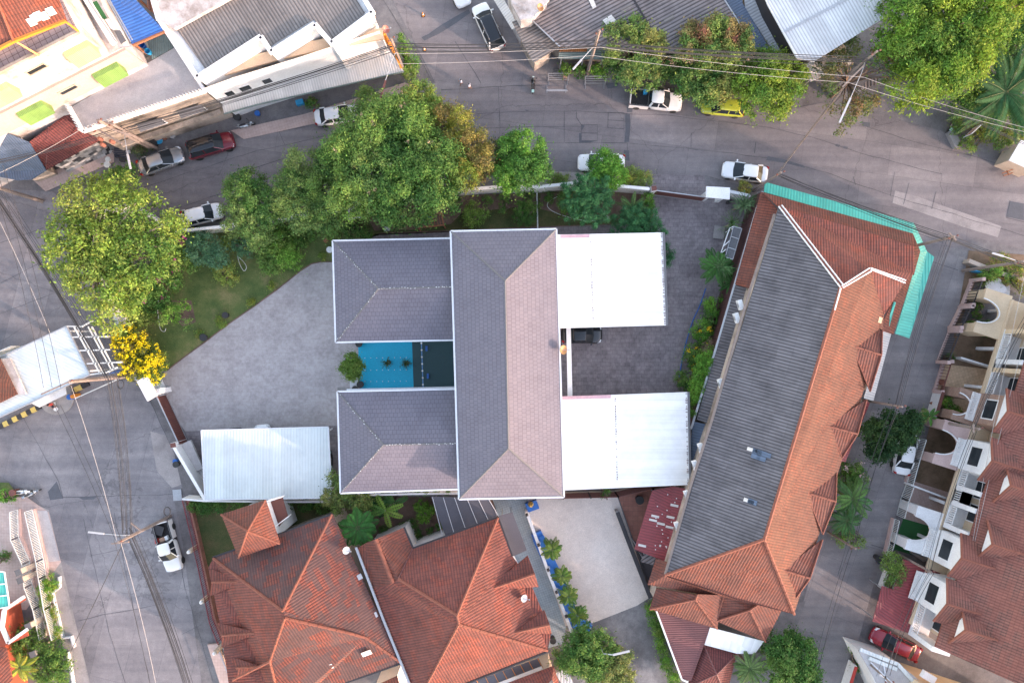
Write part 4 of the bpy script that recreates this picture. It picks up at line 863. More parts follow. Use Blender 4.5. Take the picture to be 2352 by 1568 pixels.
# ---------------------------------------------------------------- gatehouse on the left road
t = house('gatehouse', 'gatehouse with white ribbed metal canopy and open white steel frame across the left road', 'gatehouse', (100, 850))
F = [(-60, 850), (0, 818), (153, 749), (207, 860), (44, 937), (0, 957), (-60, 985)]
roofs(t, [Z(F, 4.0)], 'metb', .1, uvd=(-.42, -.9, 0)); bars(t, [Z([(-60, 850), (153, 749), (207, 860), (44, 937), (-60, 985)], 4.0)], .1, .2, 'steel', 'fascia')
E = .1
bars(t, [Z(l_, 3.95) for l_ in ([(153, 749), (188, 750), (214, 736)], [(165, 774), (240, 773)], [(182, 805), (252, 803)], [(200, 835), (268, 832)], [(207, 860), (245, 855), (270, 843)], [(170, 750), (230, 857)], [(178, 750), (236, 856)], [(203, 750), (256, 850)], [(211, 750), (263, 848)])], .12, .14, 'pvc', 'steel_frame')
roofs(t, [[(-60, 800, 5.0), (0, 824, 5.0), (40, 905, 4.6), (0, 925, 4.5), (-60, 940, 4.6)]], 'orange', .1, uvd=None); m = Mb(); m.slab([WL([(2, 824), (22, 822), (60, 905), (42, 906)], 4.35)], .2); m.build('wall_coping', MT['sunwall'], t)
walls(t, [(-60, 880), (60, 850), (100, 905), (20, 940), (-60, 975)], 0, 3.9, 'white', .4)
m = Mb()
for x, y in ((160, 760), (203, 852), (240, 773), (268, 832), (60, 920)): u = W(x, y, 3.9); m.bar((u.x, u.y, 0), (u.x, u.y, 3.85), .15)
m.build('post', MT['white'], t)
m = Mb(); c_ = W(132, 912, 0); m.lathe(c_, [(1.75, 0), (1.8, .2), (1.75, .22), (0.01, .23)], 28); o_ = m.build('island', MT['pave']); tag(o_, 'rounded concrete island under the gatehouse canopy', 'traffic island')
t = house('guard_booth', 'white guard booth with an awning on the rounded island', 'booth', (125, 890))
m = Mb(); m.box(W(120, 893, 0)+Vector((0, 0, 1.2)), (3.0, 1.1, 2.3), R(24)); m.build('wall', MT['white'], t); m = Mb(); m.slab([WL([(70, 925), (150, 890), (152, 905), (90, 935)], 2.7)], .06); m.build('awning', MT['white'], t)
m = Mb(); m.box(W(124, 898, 0)+Vector((0, 0, 1.5)), (1.2, 1.0, .8), R(24)); m.build('window', MT['glass'], t)
def kerb(a_, b_, n, lb):
    t = thing('striped_kerb', lb, 'kerb', W(*a_)); A, B = W(*a_), W(*b_); my, mb = Mb(), Mb()
    for i in range(n): (my if i % 2 else mb).bar(A.lerp(B, i/n)+Vector((0, 0, .12)), A.lerp(B, (i+1)/n)+Vector((0, 0, .12)), .5, .28)
    my.build('yellow_band', MT['yellow'], t); mb.build('black_band', MT['black'], t)
kerb((0, 980), (96, 932), 9, 'long yellow and black striped kerb left of the guard island'); kerb((206, 880), (174, 895), 2, 'short yellow and black striped kerb beside the utility pole')
t = house('barrier', 'raised-arm traffic barrier with a white boom lying across the left road', 'barrier', (179, 909))
m = Mb(); m.box(W(181, 908, 0)+Vector((0, 0, .5)), (.5, .35, 1.0), R(20)); m.build('cabinet', MT['orangep'], t); m = Mb(); m.bar(W(172, 915, 1.0), W(281, 866, 1.05), .09); m.build('boom', MT['pvc'], t)
m = Mb(); m.lathe(W(170, 910, 0), [(.28, 0), (.28, .8), (.1, .82)], 14); tag(m.build('drum', MT['blue']), 'blue drum beside the orange barrier cabinet', 'drum')
m = Mb(); m.bar(W(246, 855, 1.0), W(287, 843, 1.0), .05, 1.0); o_ = house('sign_board', 'white and blue banner board at the road side by the gatehouse frame', 'sign', (266, 850)); m.build('board', MT['white'], o_)
m = Mb(); A, B = W(254, 856, 1.0), W(287, 846, 1.0); n_ = Vector((0, -.05, 0)); m.bar(A+n_+Vector((0, 0, -.05)), B+n_+Vector((0, 0, -.05)), .03, .7); m.build('blue_panel', MT['blue'], o_)
t = house('hoarding', 'white ribbed board standing behind the gatehouse canopy at the left edge', 'board', (30, 800)); m = Mb(); m.bar(W(-40, 830, 1), W(40, 795, 1), .08, 2.0); m.build('panel', MT['metb'], t)
# ---------------------------------------------------------------- compound wall, gates
def wallrun(name, label, pts, z, mat='white', w=.18, cat='wall', cap=None, group=None):
    m = Mb(); P = WL(pts, z)
    for u, v in zip(P[:-1], P[1:]):
        d_ = (v-u).normalized(); o = Vector((-d_.y, d_.x, 0))*w/2; e_ = d_*w*.45
        m.prism([p_.xy for p_ in (u-o-e_, v-o+e_, v+o+e_, u+o-e_)], 0, z+random.uniform(-.004, .004))
    if not cap: return tag(m.build(name, MT[mat]), label, cat, group)
    t = thing(name, label, cat, Vector((P[0].x, P[0].y, 0)), 0, group); m.build('wall_body', MT[mat], t); c2 = Mb()
    for u, v in zip(P[:-1], P[1:]): c2.bar(u+Vector((0, 0, .05)), v+Vector((0, 0, .05)), w+.12, .08)
    c2.build('coping', MT[cap], t); return t
wallrun('compound_wall', 'white compound wall beside the left road, partly under the big yellow-green tree', [(314, 872), (268, 737), (215, 620), (180, 500), (300, 470), (400, 530)], 2.2, cap='stone')
wallrun('compound_wall', 'white compound wall along the upper street from the big tree to the brown sliding gate', [(400, 532), (500, 522), (640, 500), (800, 470), (1035, 438), (1138, 430), (1236, 430), (1341, 418), (1426, 428), (1491, 434)], 2.2, cap='white')
wallrun('compound_wall', 'short white wall right of the upper gate canopy', [(1676, 440), (1722, 450)], 2.2, cap='stone')
wallrun('compound_wall', 'sloping white wall from the left gate down to the pale blue carport', [(400, 1026), (472, 1148)], 2.4, cap='white')
m = Mb()
t = house('lit_wall_face', 'pale grey slab standing in for the lit inner face of the sloping white wall', 'ledge', (440, 1060)); m.slab([WL([(412, 1022), (437, 1010), (466, 1075), (452, 1082)], 1.2)], .3); m.slab([WL([(447, 1085), (467, 1078), (472, 1140)], .9)], .3); m.build('slab', MT['flat'], t)  # lit inner face of the wall, built as pale slabs
wallrun('boundary_wall', 'white boundary wall below the carport and the lower wing of the grey house', [(420, 1146), (470, 1150), (640, 1152), (775, 1152)], 1.6); wallrun('boundary_wall', 'white planter wall running behind the lower wing above the banana garden', [(820, 1137), (940, 1134), (1052, 1133)], 2.4)
t = house('fence', 'dark brown louvred fence along the bottom of the compound below the white deck roof', 'fence', (1350, 1120))
A = [(1130, 1142), (1294, 1144), (1420, 1141), (1500, 1122), (1584, 1108)]; m = Mb(); m2 = Mb()
for zz in np.linspace(.4, 2.6, 12):
    P = [Vector((p_.x, p_.y, zz)) for p_ in WL(A, 2.6)]
    for u, v in zip(P[:-1], P[1:]): m.bar(u, v, .05, .11)
for u, v in zip(WL(A, 2.6)[:-1], WL(A, 2.6)[1:]):
    n = max(1, int((v-u).length/2.2))
    for i in range(n+1): p_ = u.lerp(v, i/n); m2.bar((p_.x, p_.y, 0), (p_.x, p_.y, 2.7), .12)
m.build('louvre_panel', MT['brown'], t); m2.build('post', MT['dark'], t)
m3 = Mb()
for u, v in zip(WL(A, 2.6)[:-1], WL(A, 2.6)[1:]): m3.bar((u.x, u.y, .2), (v.x, v.y, .2), .16, .4)
m3.build('base', MT['beige'], t)
t = house('boundary_screen', 'tall dark brown metal screen wall on the east side of the compound', 'screen', (1680, 700)); m = Mb(); m2 = Mb()
P = WL([(1752, 440), (1738, 480), (1651, 778), (1587, 985)], 3.4)
for u, v in zip(P[:-1], P[1:]):
    m.bar(Vector((u.x, u.y, 1.7)), Vector((v.x, v.y, 1.7)), .12, 3.4); m2.bar(u, v, .2, .08)
m.build('panel', MT['brownw'], t); m2.build('coping', MT['stone'], t)
def gate(label, a_, b_, h, z=2.0):
    t = thing('sliding_gate', label, 'gate', W(*a_)); A, B = W(*a_, h), W(*b_, h); m = Mb(); n = max(2, int((B-A).length/.22))
    for i in range(n+1): p_ = A.lerp(B, i/n); m.bar((p_.x, p_.y, .12), (p_.x, p_.y, h-.05), .16, .04)
    m.bar(Vector((A.x, A.y, h/2)), Vector((B.x, B.y, h/2)), .05, h-.2); m.build('slat_panel', MT['brown'], t)
    m = Mb(); lo = Vector((0, 0, -h+.1)); m.bar(A, B, .1, .08); m.bar(A+lo, B+lo, .12, .12); m.build('gate_frame', MT['steel'], t)
gate('long brown slatted sliding gate on the left side of the compound', (360, 911), (411, 1020), 1.9); gate('short brown slatted gate leaf behind the yellow flowering tree', (343, 868), (356, 893), 1.9)
gate('brown slatted sliding gate at the upper entrance of the compound', (1503, 437), (1621, 453), 1.9)
for lb, P, hh in (('white flat gate canopy beside the yellow flowering tree', [(314, 876), (336, 862), (360, 908), (338, 921)], 3.0), ('white flat gate canopy beside the upper entrance gate', [(1623, 428), (1677, 431), (1676, 458), (1622, 453)], 3.0)):
    t = thing('gate_canopy', lb, 'gate canopy', W(*P[0])); m = Mb(); m.slab([WL(P, hh)], .25); m.build('roof_slab', MT['white'], t); m = Mb()
    q = inset(WL(P, hh), .25); m.prism([q[0].lerp(q[1], 0), q[0].lerp(q[1], .2), q[3].lerp(q[2], .2), q[3]], 0, hh-.26); m.prism([q[1].lerp(q[0], .2), q[1], q[2], q[2].lerp(q[3], .2)], 0, hh-.26); m.build('pier', MT['white'], t)
for x, y, h, lb in ((1502, 433, 2.3, 'white gate pillar with brown cap at the left end of the upper gate'), (398, 1022, 2.4, 'white gate pillar with brown cap at the lower end of the left gate'), (362, 898, 2.2, 'broad grey gate pillar between the two leaves of the left gate')):
    t = thing('gate_pillar', lb, 'pillar', W(x, y, h).xy.to_3d()); m = Mb(); m.box((0, 0, h/2), (.55, .5, h), R(10)); m.build('shaft', MT['white'], t, local=True); m = Mb(); m.box((0, 0, h+.05), (.5, .45, .1), R(10)); m.build('cap', MT['stone' if x == 362 else 'brown'], t, local=True)
# ---------------------------------------------------------------- twin red-roofed houses at the bottom
def gh(lb, at): return house('house', lb, 'house', at)
t = gh('left of two big red-tiled houses, its hipped roof mottled with dark tiles', (650, 1400))
E6, Pk, Pk2 = 6.0, (650, 1402, 9.2), (655, 1418, 9.2)
LN = [(763, 1180, E6), (637, 1228, E6), (490, 1280, E6), (478, 1303, E6), (482, 1370, E6), (505, 1460, E6), (520, 1568, E6), (530, 1640, E6)]
k1, k2 = (805, 1453, 7.6), (840, 1463, 7.1)
roofs(t, [[LN[0], (490, 1281, E6), Pk]], 'patchtile'); roofs(t, [[LN[0], Pk, Pk2, k1, k2, (922, 1521, E6)]], 'patchtile'); roofs(t, [[Pk2, (620, 1518, 7.8), (640, 1640, 6.6), (700, 1604, E6), (922, 1521, E6), k2, k1]], 'patchtile')
roofs(t, [[Pk, (490, 1281, E6), (478, 1303, E6), (505, 1430, E6), (525, 1568, E6), (530, 1640, E6), (640, 1640, 6.6), (620, 1518, 7.8), Pk2]], 'redtile')
ridges(t, [[Pk, LN[0]], [Pk, (490, 1281, E6)], [Pk2, k1], [k1, k2], [k2, (922, 1521, E6)], [Pk2, (620, 1518, 7.8)], [(620, 1518, 7.8), (535, 1560, 6.8)], [(620, 1518, 7.8), (640, 1600, 7.0)]], 'ridgeo', .14)
for ap, a_, b_ in (((560, 1335, 7.0), (478, 1303, 5.9), (482, 1369, 5.9)), ((595, 1452, 7.3), (500, 1430, 5.9), (508, 1487, 5.9)), ((600, 1530, 7.2), (525, 1505, 5.9), (548, 1560, 5.9))):
    tp = ((a_[0]+b_[0])/2+6, (a_[1]+b_[1])/2, 6.6); roofs(t, [[ap, a_, tp]], 'redtile', .1, 'bay_roof'); roofs(t, [[ap, tp, b_]], 'redtile', .1, 'bay_roof'); ridges(t, [[ap, tp]], 'ridgeo', .1)
walls(t, [(763, 1180), (490, 1281), (478, 1303), (505, 1430), (525, 1568), (530, 1640), (700, 1604), (922, 1521)], 0, E6, 'beige', .6)
bars(t, [Z([(764, 1179), (637, 1227), (489, 1279)], E6-.05), Z([(922, 1522), (785, 1570)], E6-.05)], .14, .18, 'dark', 'gutter')
tiles_on(t, [LN[0], Pk, (922, 1521, E6)], [(821, 1327), (856, 1415)], 'steel', w=.5, h=.9); tiles_on(t, [Pk2, (922, 1521, E6), (700, 1604, E6)], [(754, 1531), (842, 1499)], 'mortar', w=.9, h=.5)
u = house('turret_house', 'small orange-tiled hip roof turret with a white balcony above the mottled red roof', 'turret', (575, 1215))
cs = [(508, 1181, 7.2), (610, 1148, 7.2), (643, 1248, 7.2), (548, 1281, 7.2)]; pk = (569, 1219, 8.8)
roofs(u, [[cs[i], cs[(i+1) % 4], pk] for i in range(4)], 'orange2'); ridges(u, [[c_, pk] for c_ in cs], 'ridgeo', .1); walls(u, cs, 0, 7.2, 'white', .5)
m = Mb(); m.slab([WL([(612, 1155), (648, 1142), (660, 1185), (636, 1215)], 5.0)], .2); m.build('balcony_floor', MT['brown'], u); rail(u, W(634, 1207, 5.9), W(663, 1185, 5.9), 5.0, .9); rail(u, W(610, 1152, 5.9), W(648, 1141, 5.9), 5.0, .9)
t = gh('right of two big red-tiled houses, its four long ridges meeting in the middle', (1050, 1400))
Q, Q2 = (1050, 1412, 9.2), (1054, 1433, 9.2); K, K2, K3 = (915, 1328, 7.8), (903, 1338, 7.6), (863, 1238, 7.0); C = (1144, 1188, E6)
roofs(t, [[(948, 1259, E6), C, Q, K]], 'redtile'); roofs(t, [[C, (1176, 1276, E6), (1215, 1330, E6), (1266, 1453, E6), (1258, 1492, E6), Q2, Q]], 'redtile')
roofs(t, [[Q2, (1258, 1493, E6), (1055, 1573, E6), (960, 1610, E6)]], 'redtile'); roofs(t, [[Q, Q2, (960, 1610, E6), (941, 1568, E6), (857, 1352, E6), K2, K]], 'redtile')
roofs(t, [[K3, (928, 1211, E6), (948, 1259, E6), (915, 1328, 7.7), K2]], 'orange2'); roofs(t, [[K3, K2, (857, 1352, E6), (820, 1259, E6), (838, 1248, E6)]], 'orange2')
ridges(t, [[Q, C], [Q, K], [Q2, (1258, 1493, E6)], [Q2, (960, 1610, E6)], [Q, Q2]], 'ridgeo', .14); ridges(t, [[K3, K2]], 'ridgeo', .22); ridges(t, [[K, (948, 1259, E6)]], 'marm', .05)
for ap, a_, b_, mm in (((1117, 1355, 7.2), (1212, 1275, 5.9), (1237, 1347, 5.9), 'redtile'), ((1180, 1452, 7.0), (1250, 1400, 5.9), (1267, 1455, 5.9), 'redtile')):
    tp = ((a_[0]+b_[0])/2+4, (a_[1]+b_[1])/2+6, 6.8); roofs(t, [[ap, a_, tp]], mm, .1, 'bay_roof'); roofs(t, [[ap, tp, b_]], mm, .1, 'bay_roof'); ridges(t, [[ap, tp]], 'ridgeo', .12)
walls(t, [(948, 1259), C, (1176, 1276), (1266, 1453), (1258, 1493), (960, 1610), (820, 1259), (928, 1211)], 0, E6, 'white', .6)
bars(t, [Z([(928, 1210), (949, 1258), (1144, 1186), (1177, 1276)], E6-.05), Z([(1262, 1494), (1055, 1575)], E6-.05)], .14, .18, 'dark', 'gutter')
bars(t, [Z([(818, 1256), (880, 1420), (942, 1572)], 6.15)], .22, .2, 'steel', 'party_gutter')
wA, wB = W(948, 1259, 0), W(928, 1211, 0); m = Mb()
u = awn('canopy_roof', 'dark translucent panel canopy with white bars above the garden of the right red-tiled house', [[(990, 1140, 3.0), (1122, 1143, 3.0), (1145, 1190, 3.0), (1024, 1232, 3.0)]], 'darkdeck', cat='canopy')
bars(u, [[(x0, 1141+i*.5, 3.05), (x0+24+i*1.0, 1232-i*8, 3.05)] for i, x0 in enumerate((993, 1018, 1044, 1072, 1097, 1121))], .05, .05, 'gutter', 'glazing_bar')
u = awn('canopy_roof', 'plain blue-grey side canopy against the right red-tiled house above the tiled path', [[(1145, 1184, 3.2), (1177, 1176, 3.2), (1210, 1263, 3.2), (1178, 1277, 3.2)]], 'darkdeck', cat='canopy')
u = awn('canopy_roof', 'dark panelled canopy with a white edge strip at the bottom edge', [[(1080, 1568, 3.0), (1237, 1511, 3.0), (1247, 1532, 3.0), (1120, 1585, 3.0)]], 'darkdeck', cat='canopy')
bars(u, [[(1120, 1582, 3.06), (1246, 1534, 3.06)]], .45, .1, 'white', 'edge_strip'); bars(u, [[(1095+i*20, 1562-i*7.2, 3.05), (1107+i*20, 1584-i*7.2, 3.05)] for i in range(8)], .05, .04, 'orangep', 'glazing_bar')
t = gh('small red-tiled roof cut off by the bottom edge beside the palm thicket', (1240, 1560)); roofs(t, [[(1165, 1569, 4.6), (1272, 1529, 4.6), (1268, 1560, 5.3), (1180, 1640, 5.3)], [(1272, 1529, 4.6), (1300, 1620, 4.6), (1268, 1560, 5.3)]], 'redtile'); walls(t, [(1172, 1573), (1270, 1534), (1300, 1630), (1190, 1650)], 0, 4.6, 'beige', .4)
awn('awning', 'pale ribbed metal awning at the bottom edge beside the small red roof', [[(1276, 1546, 2.8), (1300, 1532, 2.8), (1318, 1570, 2.8), (1296, 1580, 2.8)]], 'mets')
t = gh('teal-edged red roof corner at the bottom edge between the two red-tiled houses', (890, 1568)); roofs(t, [[(850, 1580, 4.0), (912, 1552, 4.0), (930, 1620, 4.4), (860, 1640, 4.4)]], 'orange2'); walls(t, [(850, 1580), (912, 1556), (930, 1620), (860, 1640)], 0, 4, 'white', .3)
# red picket fence along the left road
t = house('fence', 'dark red iron fence on a tiled base in front of the mottled red-roofed house', 'fence', (440, 1280)); m = Mb(); m2 = Mb(); q = WL([(418, 1150), (437, 1230), (455, 1310), (480, 1430), (500, 1480)], 1.8)
for u, v in zip(q[:-1], q[1:]):
    n = int((v-u).length/.2); m2.bar(Vector((u.x, u.y, .35)), Vector((v.x, v.y, .35)), .3, .7)
    for zz in (.9, 1.7): m.bar(Vector((u.x, u.y, zz)), Vector((v.x, v.y, zz)), .06)
    for i in range(n): p_ = u.lerp(v, i/n); m.bar((p_.x, p_.y, .7), (p_.x, p_.y, 1.85), .04)
m.build('railing', plain('dark_red_iron', (.20, .03, .04), .5, 0, .3), t); m2.build('base', MT['terrt'], t)
for x, y, n_ in ((435, 1266, 'highest'), (464, 1381, 'middle'), (494, 1498, 'lowest')):
    t = thing('lamp_post', 'white globe lamp on the dark red fence, %s of three' % n_, 'lamp', W(x, y, 1.9).xy.to_3d(), 0, 'globe lamps on the red fence'); m = Mb(); m.box((0, 0, .95), (.35, .35, 1.9)); m.build('pillar', MT['beige'], t, local=True)
    m = Mb(); m.lathe((0, 0, 1.9), [(.05, 0), (.15, .06), (.19, .18), (.15, .3), (.03, .36)], 14); m.build('globe', MT['white'], t, local=True, smooth=True)
t = house('forecourt_fence', 'pinkish forecourt strip with white railings at the bottom left of the mottled red roof', 'fence', (515, 1560)); m = Mb(); m.slab([WL([(476, 1480), (500, 1478), (545, 1600), (515, 1600)], .3)], .25); m.build('floor', MT['pinkt'], t); rail(t, W(505, 1495, 1.2), W(545, 1600, 1.2), .3, 1.0, 'steel', .3)
# ---------------------------------------------------------------- row of townhouses on the right
A0, B0 = W(2255, 798, 0), W(2060, 1418, 0); D_ = (B0-A0).normalized(); NO = Vector((D_.y, -D_.x, 0))   # NO: out towards the lane
NO = NO if NO.x < 0 else -NO
def sy(y, z=5.0): return (-(y-784)*S*(H-z)/H - A0.y)/D_.y
def fp(s, o=0., z=0.): p = A0+D_*s+NO*o; return Vector((p.x, p.y, z))
r = house('townhouses', 'row of pale townhouses with brown tiled gabled roofs along the right edge', 'townhouses', (2250, 1100))
S0, S1 = sy(690), sy(1488, 7)
m = Mb(); 
def fprism(m, s0, s1, o0, o1, z0, z1): m.prism([fp(s0, o0).xy, fp(s1, o0).xy, fp(s1, o1).xy, fp(s0, o1).xy], z0, z1)
fprism(m, S0, S1-.5, -9, -1.3, 0, 7.0); m.build('wall', MT['cream'], r)
ro = Mb(); ro.slab([[fp(S0, .35, 7.0), fp(S1, .35, 7.0), fp(S1+.3, -7.5, 11.0), fp(S0, -7.5, 11.0)], [fp(S0, -7.5, 11), fp(S1+.3, -7.5, 11), fp(S1+.3, -15, 7.2), fp(S0, -15, 7.2)]], .2); ro.build('roof', MT['browntile'], r)
def onr(o, dz=.0): return 7.0+(.35-o)*4/7.85+dz       # height of the main slope at outward distance o
def gable(s, hw, o0, zt_, wallz=None, mat='browntile'):
    """gable roof running back into the main slope; front edge at o0"""
    zb = onr(min(o0, .35), .06); ob = .35-(zt_-7)/4*7.85
    m = Mb(); ap = fp(s, ob, zt_+.05); tip = fp(s, o0, zt_); m.slab([[fp(s-hw, o0, zb), tip, ap, fp(s-hw, min(o0, .35), zb+.02)]], .12); m.slab([[fp(s+hw, o0, zb), fp(s+hw, min(o0, .35), zb+.02), ap, tip]], .12); m.build('gable_roof', MT[mat], r)
    m = Mb(); m.tube([tip+Vector((0, 0, .04)), ap+Vector((0, 0, .04))], .1, 6); m.tube([fp(s-hw, o0, zb+.08), tip+Vector((0, 0, .06))], .1, 6); m.tube([fp(s+hw, o0, zb+.08), tip+Vector((0, 0, .06))], .1, 6); m.build('ridge_cap', MT['ridgeo'], r)
    m = Mb(); a3, b3, c3 = (-hw+.15, zb-.3), (hw-.15, zb-.3), (0, zt_-.22); q3 = [[fp(s+u_, o0-oo, z_) for u_, z_ in (a3, b3, c3)] for oo in (.3, .36)]; m.poly(q3[0]); m.poly(q3[1][::-1]); [m.quad(q3[0][i], q3[1][i], q3[1][(i+1) % 3], q3[0][(i+1) % 3]) for i in range(3)]; m.build('gable_wall', MT['white'], r)
for y_ in (924, 1107, 1240, 1434): gable(sy(y_, 8), 1.9, -.35, 8.9)
cols = {}
def wcol(s): return ('cream', 'brickb', 'pinkw', 'white', 'white')[max(0, min(4, int((s-sy(870))//4.8+1)))] if s > sy(870) else 'cream'
BAYS, BALC = (946, 1054, 1267, 1367), (809, 879, 1121, 1174, 1428)
for y_ in BAYS:
    s = sy(y_); c_ = {946: 'brickb', 1054: 'white', 1267: 'white', 1367: 'white'}[y_]
    m = Mb(); m.prism([p_.xy for p_ in (fp(s-1.9, -1.4), fp(s+1.9, -1.4), fp(s+1.5, .9), fp(s-1.5, .9))], 3.3, 6.9); m.build('bay', MT[c_], r)
    gable(s, 2.1, 1.35, 8.1)
    panel(r, fp(s+1.5, .9), fp(s-1.5, .9), 1.5, 4.3, 2.0, 1.7, .08, panes=3, rows=2)
    m = Mb(); fprism(m, s-1.4, s+1.4, .9, 1.7, 3.25, 3.4); m.build('balcony_slab', MT['white'], r); rail(r, fp(s-1.3, 1.62), fp(s+1.3, 1.62), 3.4, .85, gap=.2)
for y_ in BALC:
    s = sy(y_); m = Mb(); fprism(m, s-2.2, s+2.2, -1.3, .55, 3.15, 3.35); m.build('balcony_slab', MT['white'], r)
    rail(r, fp(s-1.7, .45), fp(s+1.7, .45), 3.35, .95, gap=.2, bal=.07)
    m = Mb(); fprism(m, s-2.2, s-1.75, -1.3, .5, 3.36, 6.8); fprism(m, s+1.75, s+2.2, -1.3, .5, 3.36, 6.8); m.build('pier', MT['white' if y_ > 850 else 'cream'], r)
    panel(r, fp(s+1.2, -1.28), fp(s-1.2, -1.28), 1.2, 3.4, 1.8, 2.2, .06, panes=2, pane='glass')
m = Mb(); fprism(m, S0, S1-.5, .5, .75, 2.9, 3.3); m.build('fascia', MT['cream'], r)
m = Mb()
for s in np.linspace(S0+1, S1-.8, 9): fprism(m, s-.15, s+.15, .25, .6, 0, 2.9)
m.build('column', MT['white'], r)
m = Mb(); fprism(m, S0, S1-.6, -1.25, .4, 3.0, 3.12); m.build('ceiling', MT['cream'], r)
# porch slabs with an arched cut
def porch(y_, c_, wid=4.5, dep=2.7, ow=1.2):
    s = sy(y_, 3.3); t = thing('porch', {946: 'small white-rimmed porch roof with a rounded opening in front of the brown brick bay', 1037: 'pink porch roof with a rounded opening over the dry yard', 1235: 'white porch roof with a rounded opening over the green mat', 735: 'cream porch roof with a rounded opening below the white stone table'}[y_], 'porch', fp(s))
    P = [fp(s-wid/2, .7, 3.2), fp(s-wid/2, .7+dep, 3.2)]; n = 12
    for i in range(n+1):
        a_ = math.pi*i/n; P.append(fp(s-ow*math.cos(a_), .7+dep-(dep-.75)*math.sin(a_), 3.2))
    P += [fp(s+wid/2, .7+dep, 3.2), fp(s+wid/2, .7, 3.2)]
    m = Mb(); m.slab([P], .25); m.build('roof_slab', MT[c_], t)
    for q in (s-wid/2+.5, s+wid/2-.5): m = Mb(); m.prism([p_.xy for p_ in (fp(q-.45, .8+dep*.35), fp(q+.45, .8+dep*.35), fp(q+.45, .6+dep), fp(q-.45, .6+dep))], 0, 2.9); m.build('pier', MT[c_], t)
    e = Mb(); P2 = P[2:-2]
    for u, v in zip(P2[:-1], P2[1:]): e.bar(u+Vector((0, 0, .06)), v+Vector((0, 0, .06)), .11, .08)
    e.build('rim', MT['white'], t)
porch(735, 'cream'); porch(946, 'brickb', 3.3, 2.2, 1.1); porch(1037, 'pinkw'); porch(1235, 'white')
# carport of the lower units
t = awn('carport', 'large raspberry red ribbed metal carport roof in front of the lower townhouses', [[(2075, 1283, 2.9), (2160, 1315, 3.2), (2114, 1462, 3.2), (2004, 1426, 2.8), (2026, 1345, 2.8), (2052, 1353, 2.8)]], 'redm', cat='carport', uvd=None)
t = gh('house with pale blue roof strips and a balcony at the bottom right corner', (2080, 1560))
roofs(t, [Z([(1972, 1494), (2060, 1520), (2160, 1600), (2050, 1640), (2010, 1560)], 4.0)], 'flat', .2); walls(t, [(1972, 1494), (2060, 1520), (2200, 1620), (2050, 1660)], 0, 4.0, 'white', .2)
bars(t, [Z([(1975, 1490), (2062, 1524), (2130, 1600)], 4.1), Z([(1996, 1510), (2060, 1536)], 4.1)], .35, .15, 'metb', 'roof_edge'); bars(t, [Z([(2000, 1520), (2050, 1568)], 4.1), Z([(2030, 1525), (2040, 1600)], 4.1)], .12, .12, 'gutter', 'pipe')
walls(t, [(2150, 1600), (2420, 1690), (2420, 1900), (2060, 1900), (2040, 1700)], 0, 7.5, 'cream', 0); roofs(t, [[(2140, 1605, 7.5), (2430, 1700, 7.5), (2300, 1800, 9.5)], [(2140, 1605, 7.5), (2300, 1800, 9.5), (2030, 1900, 7.5)]], 'browntile'); m = Mb(); m.box(W(2132, 1553, 4.3), (1.3, .7, .5), R(-30)); m.build('tank', MT['white'], t)  # cream block beyond the frame, unseen, added to keep sun off the lane
# fences and gates on the lane
def barfence(name, label, pts, h, mat, base, cat='fence', gap=.16, bal=.05, basem='pinkw'):
    t = thing(name, label, cat, W(*pts[0])); m = Mb(); m2 = Mb(); q = WL(pts, h)
    for u, v in zip(q[:-1], q[1:]):
        n = max(1, int((v-u).length/gap)); m.bar(u, v, .06); m.bar(Vector((u.x, u.y, base+.1)), Vector((v.x, v.y, base+.1)), .06)
        if base: m2.bar(Vector((u.x, u.y, base/2)), Vector((v.x, v.y, base/2)), .22, base)
        for i in range(n+1): p_ = u.lerp(v, i/n); m.bar((p_.x, p_.y, base+.05), (p_.x, p_.y, h), bal)
    m.build('railing', MT[mat], t)
    if base: m2.build('base', MT[basem], t)
    return t
def slatfence(label, a_, b_, h, mat, base=.5, sl=.3, cat='fence', name='fence'):
    t = thing(name, label, cat, W(*a_)); A, B = W(*a_, h), W(*b_, h); m = Mb(); n = int((B-A).length/sl)
    for i in range(n+1): p_ = A.lerp(B, i/n); m.bar((p_.x, p_.y, base), (p_.x, p_.y, h), sl*.62, .05)
    m.bar(A, B, .1, .08); m.build('slat_panel', MT[mat], t); m = Mb(); m.bar(Vector((A.x, A.y, base/2)), Vector((B.x, B.y, base/2)), .25, base); m.build('base', MT['pinkw'], t)
    m = Mb()
    for p_ in (A, B): m.bar((p_.x, p_.y, 0), (p_.x, p_.y, h+.15), .35)
    m.build('pillar', MT['pinkw'], t); return t
slatfence('dark slatted fence beside the white stone table and stools', (2258, 641), (2235, 700), 1.9, 'dark'); slatfence('dark slatted fence between the shrubs and the lane, below the pink pillar', (2232, 704), (2208, 752), 1.9, 'dark')
slatfence('wide dark slatted sliding gate of the first townhouse', (2206, 760), (2178, 832), 1.8, 'dark', .1, .26, 'gate', 'sliding_gate')
slatfence('brown and cream striped low fence of the tan tiled yard', (2186, 830), (2164, 900), 1.4, 'brown', .3, .3)
barfence('fence', 'white iron railing along the dry yard of the pink townhouse', [(2128, 1010), (2112, 1060), (2098, 1112)], 1.5, 'pvc', .35); barfence('gate', 'white iron gate in front of the pink tiled yard', [(2100, 1118), (2088, 1150), (2078, 1190)], 1.5, 'pvc', 0, 'gate')
barfence('fence', 'white fence of the green mat yard at the lane', [(2066, 1196), (2054, 1250), (2046, 1280)], 1.4, 'pvc', .5)
